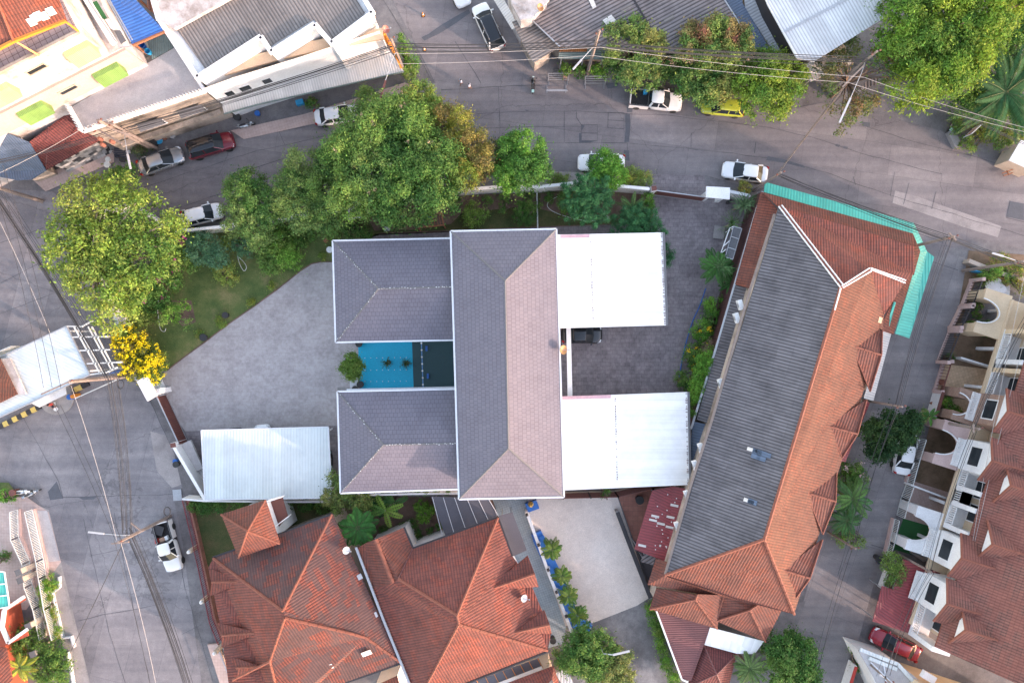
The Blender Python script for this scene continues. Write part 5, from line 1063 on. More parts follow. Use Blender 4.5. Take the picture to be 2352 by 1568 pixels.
wallrun('garden_wall', 'low white wall beside the red potted plant on the lane', [(2166, 900), (2150, 955)], 1.5, cap='brown'); wallrun('garden_wall', 'low pale dividing wall between the tan yard and the dark gate yard', [(2210, 822), (2290, 846)], 1.2)
wallrun('garden_wall', 'low dividing wall between the dry yard and the pink tiled yard', [(2095, 1114), (2190, 1150)], 1.3); wallrun('garden_wall', 'thin white wall at the bottom right corner beside the lane', [(1966, 1530), (1944, 1600)], 1.4, cap='red')
t = house('planter', 'white framed raised planter with a small tree by the raspberry carport', 'planter', (2040, 1330)); m = Mb(); m.box(W(2035, 1330, 0)+Vector((0, 0, .35)), (1.2, 1.9, .7), R(-20)); m.build('box', MT['white'], t); m = Mb(); m.box(W(2035, 1330, 0)+Vector((0, 0, .72)), (.8, 1.5, .04), R(-20)); m.build('soil', MT['soil'], t)
t = house('garden_table', 'white stone garden table with a scalloped top in the first townhouse yard', 'table', (2286, 665)); m = Mb(); P = []
c_ = W(2286, 664, .8)
for i in range(40): a_ = 2*math.pi*i/40; rr = 1.05+.14*math.cos(5*a_); P.append((c_.x+rr*math.cos(a_), c_.y+rr*math.sin(a_)))
m.prism(P, .7, .8); m.build('table_top', MT['stone'], t); m = Mb(); m.lathe((c_.x, c_.y, 0), [(.35, 0), (.2, .35), (.35, .7)], 12); m.build('pedestal', MT['stone'], t)
for x, y, a_, lb in ((2269, 661, 60, 'white stone bench left of the scalloped table'), (2269, 680, -30, 'white stone bench below the scalloped table'), (2306, 672, 80, 'white stone bench right of the scalloped table')):
    t = thing('bench', lb, 'bench', W(x, y), R(a_), 'stone benches'); m = Mb(); m.prism([(.75*math.cos(i*math.pi/8), .28*math.sin(i*math.pi/8)) for i in range(16)], .38, .46); m.build('seat', MT['stone'], t, local=True)
    for k in (-.4, .4): m = Mb(); m.box((k, 0, .19), (.16, .3, .38)); m.build('leg', MT['stone'], t, local=True)
# corner rocks wall top right
t = house('booth', 'small pinkish hut with a white edged roof at the right edge of the upper street', 'hut', (2345, 340)); m = Mb(); m.slab([WL([(2318, 368), (2345, 322), (2420, 345), (2390, 400)], 2.8)], .15); m.build('roof', MT['white'], t); walls(t, [(2318, 368), (2345, 322), (2420, 345), (2390, 400)], 0, 2.8, 'beige', .3)
wallrun('retaining_wall', 'rough grey wall stub at the street corner under the right utility pole', [(2230, 600), (2300, 628), (2352, 640)], 1.0, 'stain', .4); wallrun('low_wall', 'thin pipe rail wall by the right corner garden', [(2236, 620), (2270, 628)], .9, 'bluel', .1, 'pipe')
# ---------------------------------------------------------------- lower left corner property
t = gh('orange-walled house with a teal glazed canopy and white arch at the left edge', (20, 1420))
roofs(t, [Z([(-60, 1305), (10, 1313), (22, 1392), (-60, 1408)], 3.6)], 'teal', .06, 'canopy'); bars(t, [Z([(-60, 1305), (10, 1313), (22, 1392), (-60, 1408)], 3.66), Z([(-60, 1345), (13, 1340)], 3.66), Z([(-60, 1375), (18, 1366)], 3.66)], .1, .1, 'white', 'glazing_bar')
P = WL([(55, 1370), (10, 1400), (5, 1440), (20, 1475), (62, 1445)], 3.2); m = Mb()
for u, v in zip(P[:-1], P[1:]): m.bar(u, v, .3, .3)
m.build('arch', MT['white'], t); m = Mb(); m.slab([WL([(-60, 1400), (5, 1396), (52, 1370), (58, 1378), (14, 1402), (10, 1440), (22, 1472), (60, 1448), (64, 1460), (18, 1480), (-60, 1500)], 3.1)], .2); m.build('roof_slab', MT['redo'], t)
roofs(t, [[(-60, 1480, 5.0), (14, 1488, 5.0), (28, 1560, 5.0), (-60, 1660, 6.0)]], 'orange2'); walls(t, [(-60, 1410), (0, 1400), (14, 1488), (20, 1640), (-60, 1640)], 0, 3.05, 'redo', .2)
m = Mb()
t = barfence('fence', 'curved white iron fence of the lower left garden', [(22, 1176), (24, 1240), (50, 1296), (55, 1350), (75, 1400), (90, 1470)], 1.5, 'pvc', .3); barfence('fence', 'straight pale iron fence on the kerb side of the lower left garden', [(56, 1176), (82, 1290), (88, 1330), (100, 1400), (118, 1470)], 1.6, 'pvc', .4)
for x, y, lb in ((68, 1300, 'beige fence pillar on the lower left, upper of the pair'), (72, 1318, 'beige fence pillar on the lower left, lower of the pair'), (90, 1420, 'beige fence pillar beside the yellow-green hedge'), (100, 1482, 'beige fence pillar among the lower left bushes')):
    t = thing('fence_pillar', lb, 'pillar', W(x+10, y-3), 0, 'beige fence pillars'); m = Mb(); m.box((0, 0, 1.1), (.5, .5, 2.2), R(20)); m.build('shaft', MT['beige'], t, local=True); m = Mb(); m.box((0, 0, 2.25), (.6, .6, .1), R(20)); m.build('cap', MT['ridge'], t, local=True)
wallrun('kerb_wall', 'low pale kerb wall along the yellow-green hedge at the lower left', [(134, 1326), (134, 1350), (118, 1362), (142, 1466), (162, 1463), (168, 1486)], .4, 'stone', .15); wallrun('kerb_wall', 'low pale kerb along the bushes at the bottom left', [(154, 1500), (166, 1568), (175, 1640)], .4, 'stone', .15)
# ---------------------------------------------------------------- vehicles
def loft(secs, close=True):
    m = Mb(); n = len(secs[0]); 
    for s_ in secs: m.v += [Vector(p) for p in s_]
    for i in range(len(secs)-1):
        for k in range(n-1): a = i*n+k; m.f.append((a, a+1, a+n+1, a+n)); m.m.append(0)
        if close: m.f.append((i*n+n-1, i*n, (i+1)*n, (i+1)*n+n-1)); m.m.append(0)
    m.f.append(tuple(range(n))[::-1]); m.m.append(0); m.f.append(tuple(range((len(secs)-1)*n, len(secs)*n))); m.m.append(0); return m
def subsurf(o, l=1):
    s_ = o.modifiers.new('smooth', 'SUBSURF'); s_.levels = s_.render_levels = l; return o
def wheel(t, x, y, r=.32, w=.22):
    m = Mb(); m.lathe((x, y, r), [(r*.62, -w/2), (r*.94, -w/2), (r, -w*.35), (r, w*.35), (r*.94, w/2), (r*.62, w/2)], 20, ax='y'); o = m.build('wheel', MT['tyre'], t, local=True)
    m = Mb(); m.lathe((x, y, r), [(r*.6, -w*.4), (r*.5, w*.42), (.03, w*.46)] if y > 0 else [(r*.6, w*.4), (r*.5, -w*.42), (.03, -w*.46)], 10, ax='y'); m.build('rim', MT['rim'], o, local=True)
def car(name, label, front, rear, kind='sedan', col='cwhite', w=1.75, roofc=None, z=.8, cat=None, grp='cars parked in the streets'):
    F, B = W(*front, z), W(*rear, z); c = (F+B)/2; d = F-B; L = d.length; rz = math.atan2(d.y, d.x)
    t = thing(name, label, cat or ('pickup' if kind == 'pickup' else 'car'), (c.x, c.y, .014), rz, grp); h = L/2; hw = w/2
    tall = {'sedan': 1.45, 'hatch': 1.5, 'suv': 1.78, 'pickup': 1.78}[kind]; belt = {'sedan': .92, 'hatch': .95, 'suv': 1.08, 'pickup': 1.10}[kind]
    # fractions along the length: nose, hood end, windscreen top, roof end, glass end, tail
    cow, wt, re, gb = {'sedan': (.26, .06, -.22, -.36), 'hatch': (.28, .10, -.32, -.44), 'suv': (.27, .12, -.38, -.47), 'pickup': (.24, .10, -.09, -.125)}[kind]
    tb = belt-.02 if kind != 'sedan' else belt+.03
    if kind == 'pickup':
        st = [(.5, .74, .62), (.485, .86, .80), (.44, .95, .97), (.34, 1., 1.04), (cow, 1., belt+.02), (0, 1., belt+.04), (-.13, 1., belt+.04)]
    elif kind == 'sedan':
        st = [(.5, .62, .52), (.485, .78, .66), (.45, .92, .76), (.38, .98, .84), (cow, 1., belt), (0, 1., belt+.02), (-.25, 1., belt+.03), (-.36, .98, belt+.06), (-.45, .92, belt+.05), (-.485, .84, belt-.02), (-.5, .74, .7)]
    else:
        st = [(.5, .66, .55), (.485, .80, .72), (.45, .93, .84), (.38, .98, .92), (cow, 1., belt), (0, 1., belt+.02), (-.3, 1., belt+.03), (-.44, .97, belt+.03), (-.485, .92, belt-.02), (-.5, .84, .75)]
    secs = []
    for fx, fw, zt_ in st:
        x = fx*L; q = hw*fw; zb = .22 if abs(fx) < .47 else .34
        secs.append([(x, -q*.88, zb), (x, -q, zb+.14), (x, -q*1.0, zt_*.62+.05), (x, -q*.955, zt_-.07), (x, -q*.84, zt_), (x, -q*.4, zt_+.035), (x, q*.4, zt_+.035), (x, q*.84, zt_), (x, q*.955, zt_-.07), (x, q, zt_*.62+.05), (x, q, zb+.14), (x, q*.88, zb)])
    subsurf(loft(secs).build('body', MT[col], t, local=True, smooth=True))
    # greenhouse
    gl = MT['glass']; zb = belt+.0; zt_ = tall; wb, wt_ = hw*.93, hw*.74
    Bf, Br, Tf, Tr = cow*L, gb*L, wt*L, re*L
    def V(x, y, zz): return Vector((x, y, zz))
    def win(name_, q, m_=gl): m = Mb(); m.poly(q); return m.build(name_, m_, t, local=True)
    bf, br = [V(Bf, -wb*.93, zb), V(Bf+.10, 0, zb+.04), V(Bf, wb*.93, zb)], [V(Br, wb*.93, zb+.03), V(Br-.06, 0, zb+.06), V(Br, -wb*.93, zb+.03)]
    tf, tr = [V(Tf, -wt_, zt_-.03), V(Tf+.08, 0, zt_), V(Tf, wt_, zt_-.03)], [V(Tr, wt_, zt_-.04), V(Tr-.06, 0, zt_-.02), V(Tr, -wt_, zt_-.04)]
    m = Mb(); m.quad(bf[0], bf[1], tf[1], tf[0]); m.quad(bf[1], bf[2], tf[2], tf[1]); m.build('windshield', gl, t, local=True)
    m = Mb(); m.quad(br[0], br[1], tr[1], tr[0]); m.quad(br[1], br[2], tr[2], tr[1]); m.build('rear_window', gl, t, local=True)
    for sg in (-1, 1):
        q = [V(Bf-.05, sg*wb, zb), V(Br+.03, sg*wb, zb+.02), V(Tr, sg*wt_, zt_-.04), V(Tf, sg*wt_, zt_-.03)]
        win('side_window', q)
        m = Mb(); mx = (Bf+Br)/2-.1; e_ = Vector((0, sg*.012, .0)); m.bar(V(mx, sg*wb, zb)+e_, V(mx, sg*(wt_+.01), zt_-.05)+e_, .09, .03); m.bar(q[0]+e_, q[3]+e_, .07, .05); m.bar(q[1]+e_, q[2]+e_, .12 if kind != 'pickup' else .2, .05); m.build('window_pillar', MT[col], t, local=True)
        m = Mb(); m.box((Bf-.18*1.0, sg*(hw+.09), belt+.06), (.12, .2, .14)); m.build('side_mirror', MT[col], t, local=True)
        m = Mb(); m.prism([(h*.995-.42, sg*hw*.62), (h-.10, sg*hw*.55), (h-.20, sg*hw*.86), (h-.55, sg*hw*.93)], .60, .76 if kind != 'pickup' else .9); m.build('headlight', MT['lampw'], t, local=True)
        m = Mb(); m.prism([(-h+.02, sg*hw*.62), (-h+.03, sg*hw*.86), (-h+.26, sg*hw*.965), (-h+.22, sg*hw*.7)], .74, .97); m.build('taillight', MT['lampr'], t, local=True)
    rs = []
    for fx, k_, zz in ((Tf+.13, .88, -.05), (Tf, .97, -.015), (Tf-.3, 1., .02), ((Tf+Tr)/2, 1., .04), (Tr+.25, 1., .02), (Tr, .97, -.02), (Tr-.10, .9, -.05)):
        q = wt_*1.03*k_; rs.append([(fx, -q, zt_-.08+zz*.5), (fx, -q*.97, zt_-.02+zz*.6), (fx, -q*.6, zt_+.02+zz), (fx, 0, zt_+.035+zz), (fx, q*.6, zt_+.02+zz), (fx, q*.97, zt_-.02+zz*.6), (fx, q, zt_-.08+zz*.5)])
    subsurf(loft(rs).build('roof', MT[roofc or col], t, local=True, smooth=True))
    for x in (h-.82, -h+.85):
        for y in (-hw+.10, hw-.10): wheel(t, x, y, .36 if kind in ('suv', 'pickup') else .31)
    m = Mb(); m.box((0, 0, .3), (L*.9, w*.86, .22)); m.build('underbody', MT['dark'], t, local=True)
    if kind == 'suv' and col == 'cpearl':
        for sg in (-1, 1): m = Mb(); m.tube([(Tf-.2, sg*wt_*.88, zt_+.06), (0, sg*wt_*.9, zt_+.1), (Tr+.15, sg*wt_*.88, zt_+.06)], .022); m.build('roof_rail', MT['rim'], t, local=True)
    if kind == 'pickup':
        x0, x1 = -.13*L, -h+.04; m = Mb(); zb_ = .62; zr = belt+.06
        for sg in (-1, 1): m.box(((x0+x1)/2, sg*(hw-.07), (zr+.35)/2), (x0-x1, .14, zr-.35))
        m.box((x1+.05, 0, (zr+.35)/2), (.1, w-.02, zr-.35)); m.box(((x0+x1)/2, 0, .45), (x0-x1, w-.1, .3)); m.build('bed_side', MT[col], t, local=True)
        m = Mb(); m.box(((x0+x1)/2, 0, .64), (x0-x1-.1, w-.28, .06))
        for i in range(11): m.box(((x0+x1)/2, -.62+i*.124, .685), (x0-x1-.14, .05, .03))
        for sg in (-1, 1): m.box(((x0+x1)/2, sg*(hw-.15), .9), (x0-x1-.1, .02, .5)); m.box(((x0+x1)/2, sg*(hw-.07), zr+.01), (x0-x1-.02, .10, .03))
        m.build('bed_liner', MT['dark'], t, local=True)
    return t
car('parked_car', 'white people carrier with a black roof and silver rails in the side street', (1098, 6), (1145, 111), 'suv', 'cpearl', 1.86, 'cblack', 1.0)
car('parked_car', 'white car cut off by the top edge, just above the black-roofed white one', (1068, 12), (1030, -75), 'sedan')
car('pickup_truck', 'white double-cab pickup with a black ribbed bed holding a blue box on the upper street', (1568, 235), (1446, 223), 'pickup', 'cpearl', 1.84, z=.9)
car('parked_car', 'yellow-green hatchback half hidden under the street trees', (1612, 240), (1712, 250), 'hatch', 'clime', 1.7)
car('parked_car', 'white sedan with its middle hidden under the bright green tree by the compound wall', (1327, 372), (1436, 374), 'sedan')
car('parked_car', 'white sedan parked by the turquoise awning corner near the upper entrance', (1660, 387), (1764, 402), 'sedan')
car('parked_car', 'dark red sports utility car with a glossy black roof on the upper left street', (536, 318), (431, 349), 'suv', 'cred', 1.85, 'cblack')
car('parked_car', 'silver sedan parked behind the dark red car under the double utility pole', (420, 350), (318, 388), 'sedan', 'csilver')
car('parked_car', 'white sedan at the white shop block, its bonnet under the foliage', (824, 256), (722, 271), 'sedan')
car('parked_car', 'white hatchback between the big yellow-green tree and the olive tree', (509, 481), (418, 504), 'hatch')
t_ = car('pickup_truck', 'white pickup loaded with tools and boxes on the left road beside the red fence', (401, 1312), (369, 1198), 'pickup', 'cpearl', 1.78, z=.9)
car('parked_car', 'white sedan nosed under the dark tree in the right lane', (2092, 972), (2070, 1090), 'sedan', 'cwhite', 1.8)
car('parked_car', 'old raspberry red sedan in the yard at the lower right', (2003, 1455), (2112, 1505), 'sedan', 'cred2', 1.78)
car('parked_car', 'black sedan parked half under the upper white deck roof of the compound', (1384, 768), (1290, 768), 'sedan', 'cblack', 1.85)
car('parked_car', 'white car in the carport with only its nose showing at the roof edge', (602, 974), (612, 1074), 'sedan', z=.5); car('parked_car', 'black car in the carport left of the white one, nose at the roof edge', (540, 982), (548, 1082), 'sedan', 'cblack', z=.5)
# loads on the pickups
def boxobj(name, label, at, sz, rz, mat, cat, parent=None):
    t = thing(name, label, cat, W(*at), R(rz)); m = Mb(); m.box((0, 0, sz[2]/2), sz); m.build('body', MT[mat], t, local=True); m = Mb(); m.box((0, 0, sz[2]+.02), (sz[0]*1.04, sz[1]*1.04, .06)); m.build('lid', MT[mat], t, local=True); return t
boxobj('cool_box', 'bright blue box in the bed of the white double-cab pickup', (1480.5, 212, .73), (.34, .55, .4), 5, 'bluel', 'box')
boxobj('cardboard_box', 'brown cardboard box in the bed of the loaded pickup', (377, 1237, .73), (.5, .45, .35), 20, 'cloths', 'box'); boxobj('tool_box', 'red tool box in the bed of the loaded pickup', (363, 1240, .73), (.35, .5, .25), 5, 'red', 'box'); boxobj('white_sack_box', 'white bin in the bed of the loaded pickup behind the cab', (385, 1233, .73), (.3, .4, .3), 30, 'white', 'box')
boxobj('crate', 'black crate near the tailgate of the loaded pickup', (366, 1215, .73), (.9, 1.1, .3), 74, 'dark', 'crate')
# two-wheelers
def moto(label, at, ang, col, seat='dark', L=1.75):
    t = thing('motorcycle', label, 'motorcycle', W(*at, .0), R(ang), 'motorcycles'); hl = L/2
    for x in (-hl+.28, hl-.28):
        m = Mb(); m.lathe((x, 0, .28), [(.17, -.05), (.28, -.04), (.28, .04), (.17, .05)], 16, ax='y'); m.build('wheel', MT['tyre'], t, local=True)
    b = loft([[(x, -y, z0), (x, -y, (z0+z1)/2), (x, -y*.5, z1), (x, y*.5, z1), (x, y, (z0+z1)/2), (x, y, z0)] for x, y, z0, z1 in ((-hl+.05, .09, .6, .72), (-.5, .21, .42, .76), (-.15, .22, .3, .70), (.15, .19, .25, .50), (.35, .24, .3, .80), (.5, .24, .45, .95), (.62, .12, .6, .92))])
    subsurf(b.build('body', MT[col], t, local=True, smooth=True)); s_ = loft([[(x, -y, .74), (x, -y*.7, .82), (x, y*.7, .82), (x, y, .74)] for x, y in ((-.72, .08), (-.5, .15), (-.1, .14), (.02, .07))]); subsurf(s_.build('seat', MT[seat], t, local=True, smooth=True))
    m = Mb(); m.tube([(.40, -.34, 1.0), (.5, -.2, 1.03), (.5, .2, 1.03), (.40, .34, 1.0)], .022); m.tube([(hl-.28, 0, .3), (.5, 0, 1.0)], .035); m.build('handlebar', MT['dark'], t, local=True)
    for sg in (-1, 1): m = Mb(); m.tube([(.45, sg*.25, 1.03), (.42, sg*.32, 1.18)], .01); m.lathe((.42, sg*.34, 1.18), [(.05, -.01), (.06, .02)], 8); m.build('mirror', MT['dark'], t, local=True)
    m = Mb(); m.lathe((.62, 0, .8), [(.07, -.03), (.09, .03)], 10); m.build('headlight', MT['lampw'], t, local=True); m = Mb(); m.box((hl-.3, 0, .6), (.5, .2, .06)); m.build('front_mudguard', MT['mint' if col == 'cblack' else col], t, local=True); m = Mb(); m.box((-hl+.12, 0, .78), (.28, .26, .1)); m.build('tail_panel', MT['mint' if col == 'cblack' else col], t, local=True); return t
moto('black and pale green scooter parked alone by the metal barriers on the upper street', (1224, 199), 88, 'cblack'); moto('silver scooter parked at the footpath beside the dark red car', (570, 291), 15, 'csilver'); moto('white scooter parked at the left road edge by the brown bin', (60, 1127), 5, 'cwhite'); moto('pale motorcycle next to the white scooter at the left road edge', (81, 1130), 25, 'csilver')
moto('black motorcycle between the carport and the lower wing of the grey house', (763, 1052), 95, 'cblack'); moto('red scooter on the stained lower drive beside the leafy tree', (1402, 1482), 10, 'cred2'); moto('dark motorcycle in the shade of the big palm by the upper road', (2182, 288), 60, 'cblack')
# ---------------------------------------------------------------- utility poles
tops = {}
def pole(key, label, base, top, rad=.16, h=None, square=True, arms=(), lamp=None, mat='conp'):
    """base and top as seen in plan; height from the lean of the two points"""
    rb = math.hypot(base[0]-1176, base[1]-784); rt = math.hypot(top[0]-1176, top[1]-784); z = h or H*(1-rb/rt)
    P = W(*top, z); t = thing('utility_pole', label, 'utility pole', Vector((P.x, P.y, 0))); m = Mb(); m.tube([(P.x, P.y, 0), (P.x, P.y, z)], [rad*1.15, rad*.8], 8 if not square else 4); m.build('pole', MT[mat], t)
    for (a, b, zz) in arms: m = Mb(); m.bar(W(*a, zz), W(*b, zz), .12, .12); m.build('crossarm', MT['conp'], t)
    if lamp:
        a, b, zz = lamp; m = Mb(); u = Vector((P.x, P.y, zz-.6)); v = W(*b, zz); w_ = u.lerp(v, .62); w_.z = zz; m.tube([u, u.lerp(w_, .3)+Vector((0, 0, .3)), w_], .035); o = m.build('lamp_arm', MT['steel'], t)
        m = Mb(); m.bar(w_, v, .16, .12); m.build('lamp_head', MT['brown' if key == 'p4' else 'lampg'], t)
    tops[key] = P; m = Mb()
    for i in range(3): m.lathe(P+Vector(((i-1)*.25, (i-1)*.1, -.5+.2*i)), [(.05, 0), (.09, .05), (.05, .1), (.09, .15), (.04, .2)], 8)
    m.build('insulator', MT['brown'], t); return t
pole('p1', 'tall concrete utility pole with a long timber crossarm beside the gatehouse', (296, 864), (159, 876), .2, arms=(((159, 876), (95, 905), 9.4), ((262, 866), (205, 872), 5.2)))
pole('p2', 'utility pole leaning over the left road with a white street lamp, beside the loaded pickup', (387, 1176), (272, 1245), lamp=((0, 0), (203, 1221), 7.5), arms=(((256, 1248), (296, 1244), 9.1), ((300, 1200), (326, 1220), 6.8)))
pole('p3', 'left concrete pole of the double transformer frame at the upper left corner', (357, 337), (226, 276), .18); pole('p3b', 'right concrete pole of the double transformer frame at the upper left corner', (375, 322), (252, 282), .18, arms=(((222, 276), (262, 286), 8.6),), lamp=((0, 0), (300, 388), 6.5))
pole('p4', 'brownish utility pole with a lamp arm at the corner of the white shop block', (933, 162), (898, 88), .15, lamp=((0, 0), (872, 230), 6.8), h=9)
pole('p5', 'rusty red-brown utility pole with a white street lamp behind the metal barriers', (1340, 181), (1377, 70), .16, lamp=((0, 0), (1316, 160), 7.3), h=10)
pole('p6', 'utility pole with a long-armed street lamp standing in the sparse tree', (1907, 202), (2015, 118), .16, lamp=((0, 0), (1928, 282), 8), arms=(((1985, 150), (1935, 200), 8.2),), h=9.5)
pole('p7', 'short dark pole leaning at the turquoise awning corner by the parked white sedan', (1734, 432), (1795, 396), .14, h=7.5)
pole('p8', 'utility pole rising behind the turquoise awning at the street junction', (2060, 571), (2193, 543), .15, arms=(((2180, 535), (2196, 552), 8.8),), h=9.3)
pole('p9', 'dark utility pole at the right corner garden with an orange and white lamp', (2245, 614), (2352, 600), .15, lamp=((0, 0), (2279, 581), 8.2), h=8.5); pole('p10', 'thin pole over the right lane above the dark tree', (1975, 912), (2073, 934), .12, h=8)
pole('p11', 'utility pole over the brick townhouse porch and banana plant', (2150, 966), (2250, 985), .16, arms=(((2236, 974), (2236, 994), 7.4),), h=7.6); pole('p12', 'thin pole among the shrubs on the left of the lower lane', (1905, 1228), (1966, 1260), .12, h=5.8); pole('p13', 'dark utility pole above the raspberry red carport roof', (2066, 1268), (2140, 1314), .13, h=6.3)
pole('p14', 'utility pole with a white lamp at the bottom right corner house', (1956, 1484), (2046, 1568), .13, h=7.5, lamp=((0, 0), (2020, 1548), 6.9)); pole('p15', 'cable-laden utility pole at the left edge beside the slate-blue roof', (30, 455), (-60, 415), .18, h=9)
def wire(a, b, sag=.5, r=.022, lb='', grp='', mat='cable', n=14):
    P = [a.lerp(b, i/n)-Vector((0, 0, sag*4*(i/n)*(1-i/n))) for i in range(n+1)]; m = Mb(); m.tube(P, r, 4)
    tag(m.build('overhead_cable', MT[mat]), lb, 'cable', grp)
def bundle(a, b, n, lb, spread=.5, sag=.5, zlo=0, r=.02, mat='cable', lbw=None):
    for i in range(n):
        j = lambda: Vector((random.uniform(-spread, spread), random.uniform(-spread, spread)*.6, -random.uniform(0, 1.2)-zlo)); o = j()
        wire(a+o, b+o+Vector((random.uniform(-.2, .2),)*3), sag*random.uniform(.7, 1.2), r*random.uniform(.8, 1.7), lb, lb)
T = tops
bundle(W(-20, 430, 7.5), W(250, 870, 7.5), 12, 'black cable in the bundle from the left edge pole to the gatehouse pole', .7)
bundle(W(250, 870, 7.5), W(285, 1225, 7.3), 12, 'black cable in the left road bundle between the gatehouse pole and the lamp pole', .6)
bundle(W(285, 1225, 7.3), W(440, 1640, 7.3), 12, 'black cable in the bundle from the lamp pole to the bottom edge', .6)
for dx in (0, 18, 36): wire(W(60+dx, 700, 9.5), W(100+dx*1.1, 890, 9.5), .1, .022, 'high-voltage wire running down the left road to the timber crossarm', 'high-voltage wires above the gatehouse'); wire(W(-30+dx, 380, 9.6), W(60+dx, 700, 9.5), .3, .022, 'high-voltage wire above the left junction', 'high-voltage wires at the left junction')
for dx in (0, 14): wire(W(125+dx, 930, 9.2), W(265+dx, 1240, 9.2), .2, .022, 'dark wire from the guard island to the lamp pole crossarm', 'wires above the left road'); wire(W(262+dx, 1240, 9.2), W(350+dx, 1600, 9.2), .3, .018, 'pale high wire from the lamp pole to the bottom edge', 'pale wires at the lower left', 'cablew' if dx else 'cable')
wire(W(0, 510, 9.5), W(160, 880, 9.6), .3, .018, 'single pale wire crossing the left junction', '', 'cablew'); wire(W(163, 885, 9.6), W(268, 1240, 9.3), .3, .018, 'single pale wire from the timber crossarm to the lamp pole', '', 'cablew')
wire(T['p2']-Vector((0, 0, 1)), W(160, 1500, .5), .1, .035, 'diagonal stay cable from the lamp pole down to the lower left garden', '')
bundle(W(-60, 380, 8), T['p3b']-Vector((0, 0, 1.5)), 5, 'black cable from the left edge to the double transformer frame', .5); wire(W(-40, 415, 9.5), W(185, 298, 9.5), .3, .018, 'single white wire crossing the maroon roof at the upper left', '', 'cablew')
bundle(T['p3b']-Vector((0, 0, 1.5)), T['p4']-Vector((0, 0, 1.2)), 11, 'black cable in the bundle past the stained building and the white shop block', .6)
bundle(T['p4']-Vector((0, 0, 1.2)), T['p5']-Vector((0, 0, 2)), 8, 'black cable in the bundle crossing the side street at the top', .5); bundle(T['p5']-Vector((0, 0, 2)), T['p6']-Vector((0, 0, 1.2)), 9, 'black cable in the bundle over the street trees', .6)
for dz, (x0, y0), (x1, y1), (x2, y2) in ((0, (905, 124), (1380, 109), (1985, 178)), (1, (918, 147), (1362, 128), (1950, 190))):
    wire(W(x0, y0, 8.6), W(x1, y1, 9), .3, .016, 'white high wire over the side street', 'white high wires over the side street', 'cablew'); wire(W(x1, y1, 9), W(x2, y2, 8.8), .5, .016, 'white high wire over the street trees', 'white high wires over the street trees', 'cablew'); wire(W(x2, y2, 8.8), W(2420, 310+dz*8, 8.8), .5, .016, 'white high wire from the sparse tree pole to the right edge', 'white high wires at the upper right', 'cablew')
bundle(T['p6']-Vector((0, 0, 1.5)), W(2420, 345, 7.5), 3, 'black cable from the sparse tree pole to the right edge', .3); bundle(T['p6']-Vector((0, 0, 1.5)), T['p7']-Vector((0, 0, .3)), 4, 'black cable crossing the upper street to the turquoise awning corner', .15)
bundle(T['p7']-Vector((0, 0, .3)), T['p8']-Vector((0, 0, .8)), 8, 'black cable in the bundle above the turquoise awning', .4); bundle(T['p8']-Vector((0, 0, .5)), W(2420, 625, 8), 6, 'black cable from the junction pole to the right edge', .3)
bundle(T['p8']-Vector((0, 0, .5)), T['p10']-Vector((0, 0, .4)), 5, 'dark cable above the right lane beside the turquoise awning', .3); bundle(T['p10']-Vector((0, 0, .3)), T['p12']-Vector((0, 0, .1)), 3, 'cable above the dark lane tree', .3); bundle(T['p12']-Vector((0, 0, .1)), W(1860, 1640, 6), 2, 'cable above the lower lane', .3)
bundle(W(2420, 640, 8), T['p11']-Vector((0, 0, .3)), 4, 'cable above the townhouse balconies', .4); bundle(T['p11']-Vector((0, 0, .3)), T['p13']-Vector((0, 0, .1)), 4, 'cable above the dry yard and the green mat yard', .4); bundle(T['p13'], T['p14']-Vector((0, 0, 1)), 4, 'cable crossing the raspberry carport roof', .4)
for i in (0, 1): wire(W(2352+i*40, 640, 8), W(2195-i*10, 1500, 7.5), .5, .018, 'long pale wire crossing the townhouse fronts', 'pale wires across the townhouses', 'cablew')
# coil and transformer bits
for x, y, z, lb in ((277, 882, 6.8, 'black cable coil hanging beside the gatehouse pole'), (384, 1174, 6.5, 'black cable coil on the lamp pole by the loaded pickup')):
    m = Mb(); c_ = W(x, y, z); m.tube([c_+Vector((.3*math.cos(a_), .42*math.sin(a_), 0)) for a_ in np.linspace(0, 6.28, 20)], .05, 6); tag(m.build('cable_coil', MT['cable']), lb, 'cable coil')
t = thing('transformer_frame', 'brown insulators and switchgear on the double transformer frame', 'transformer', W(235, 300, 8).xy.to_3d()); m = Mb()
for x, y in ((218, 300), (235, 322), (241, 335), (262, 328)): m.lathe(W(x, y, 7.2), [(.12, 0), (.2, .1), (.12, .2), (.2, .3), (.12, .4), (.2, .5), (.1, .6)], 12)
m.build('insulator', MT['pot'], t); m = Mb(); m.bar(W(214, 290, 7.2), W(280, 330, 7.2), .15); m.bar(W(228, 285, 7.8), W(300, 312, 6.8), .15); m.build('beam', MT['conp'], t)
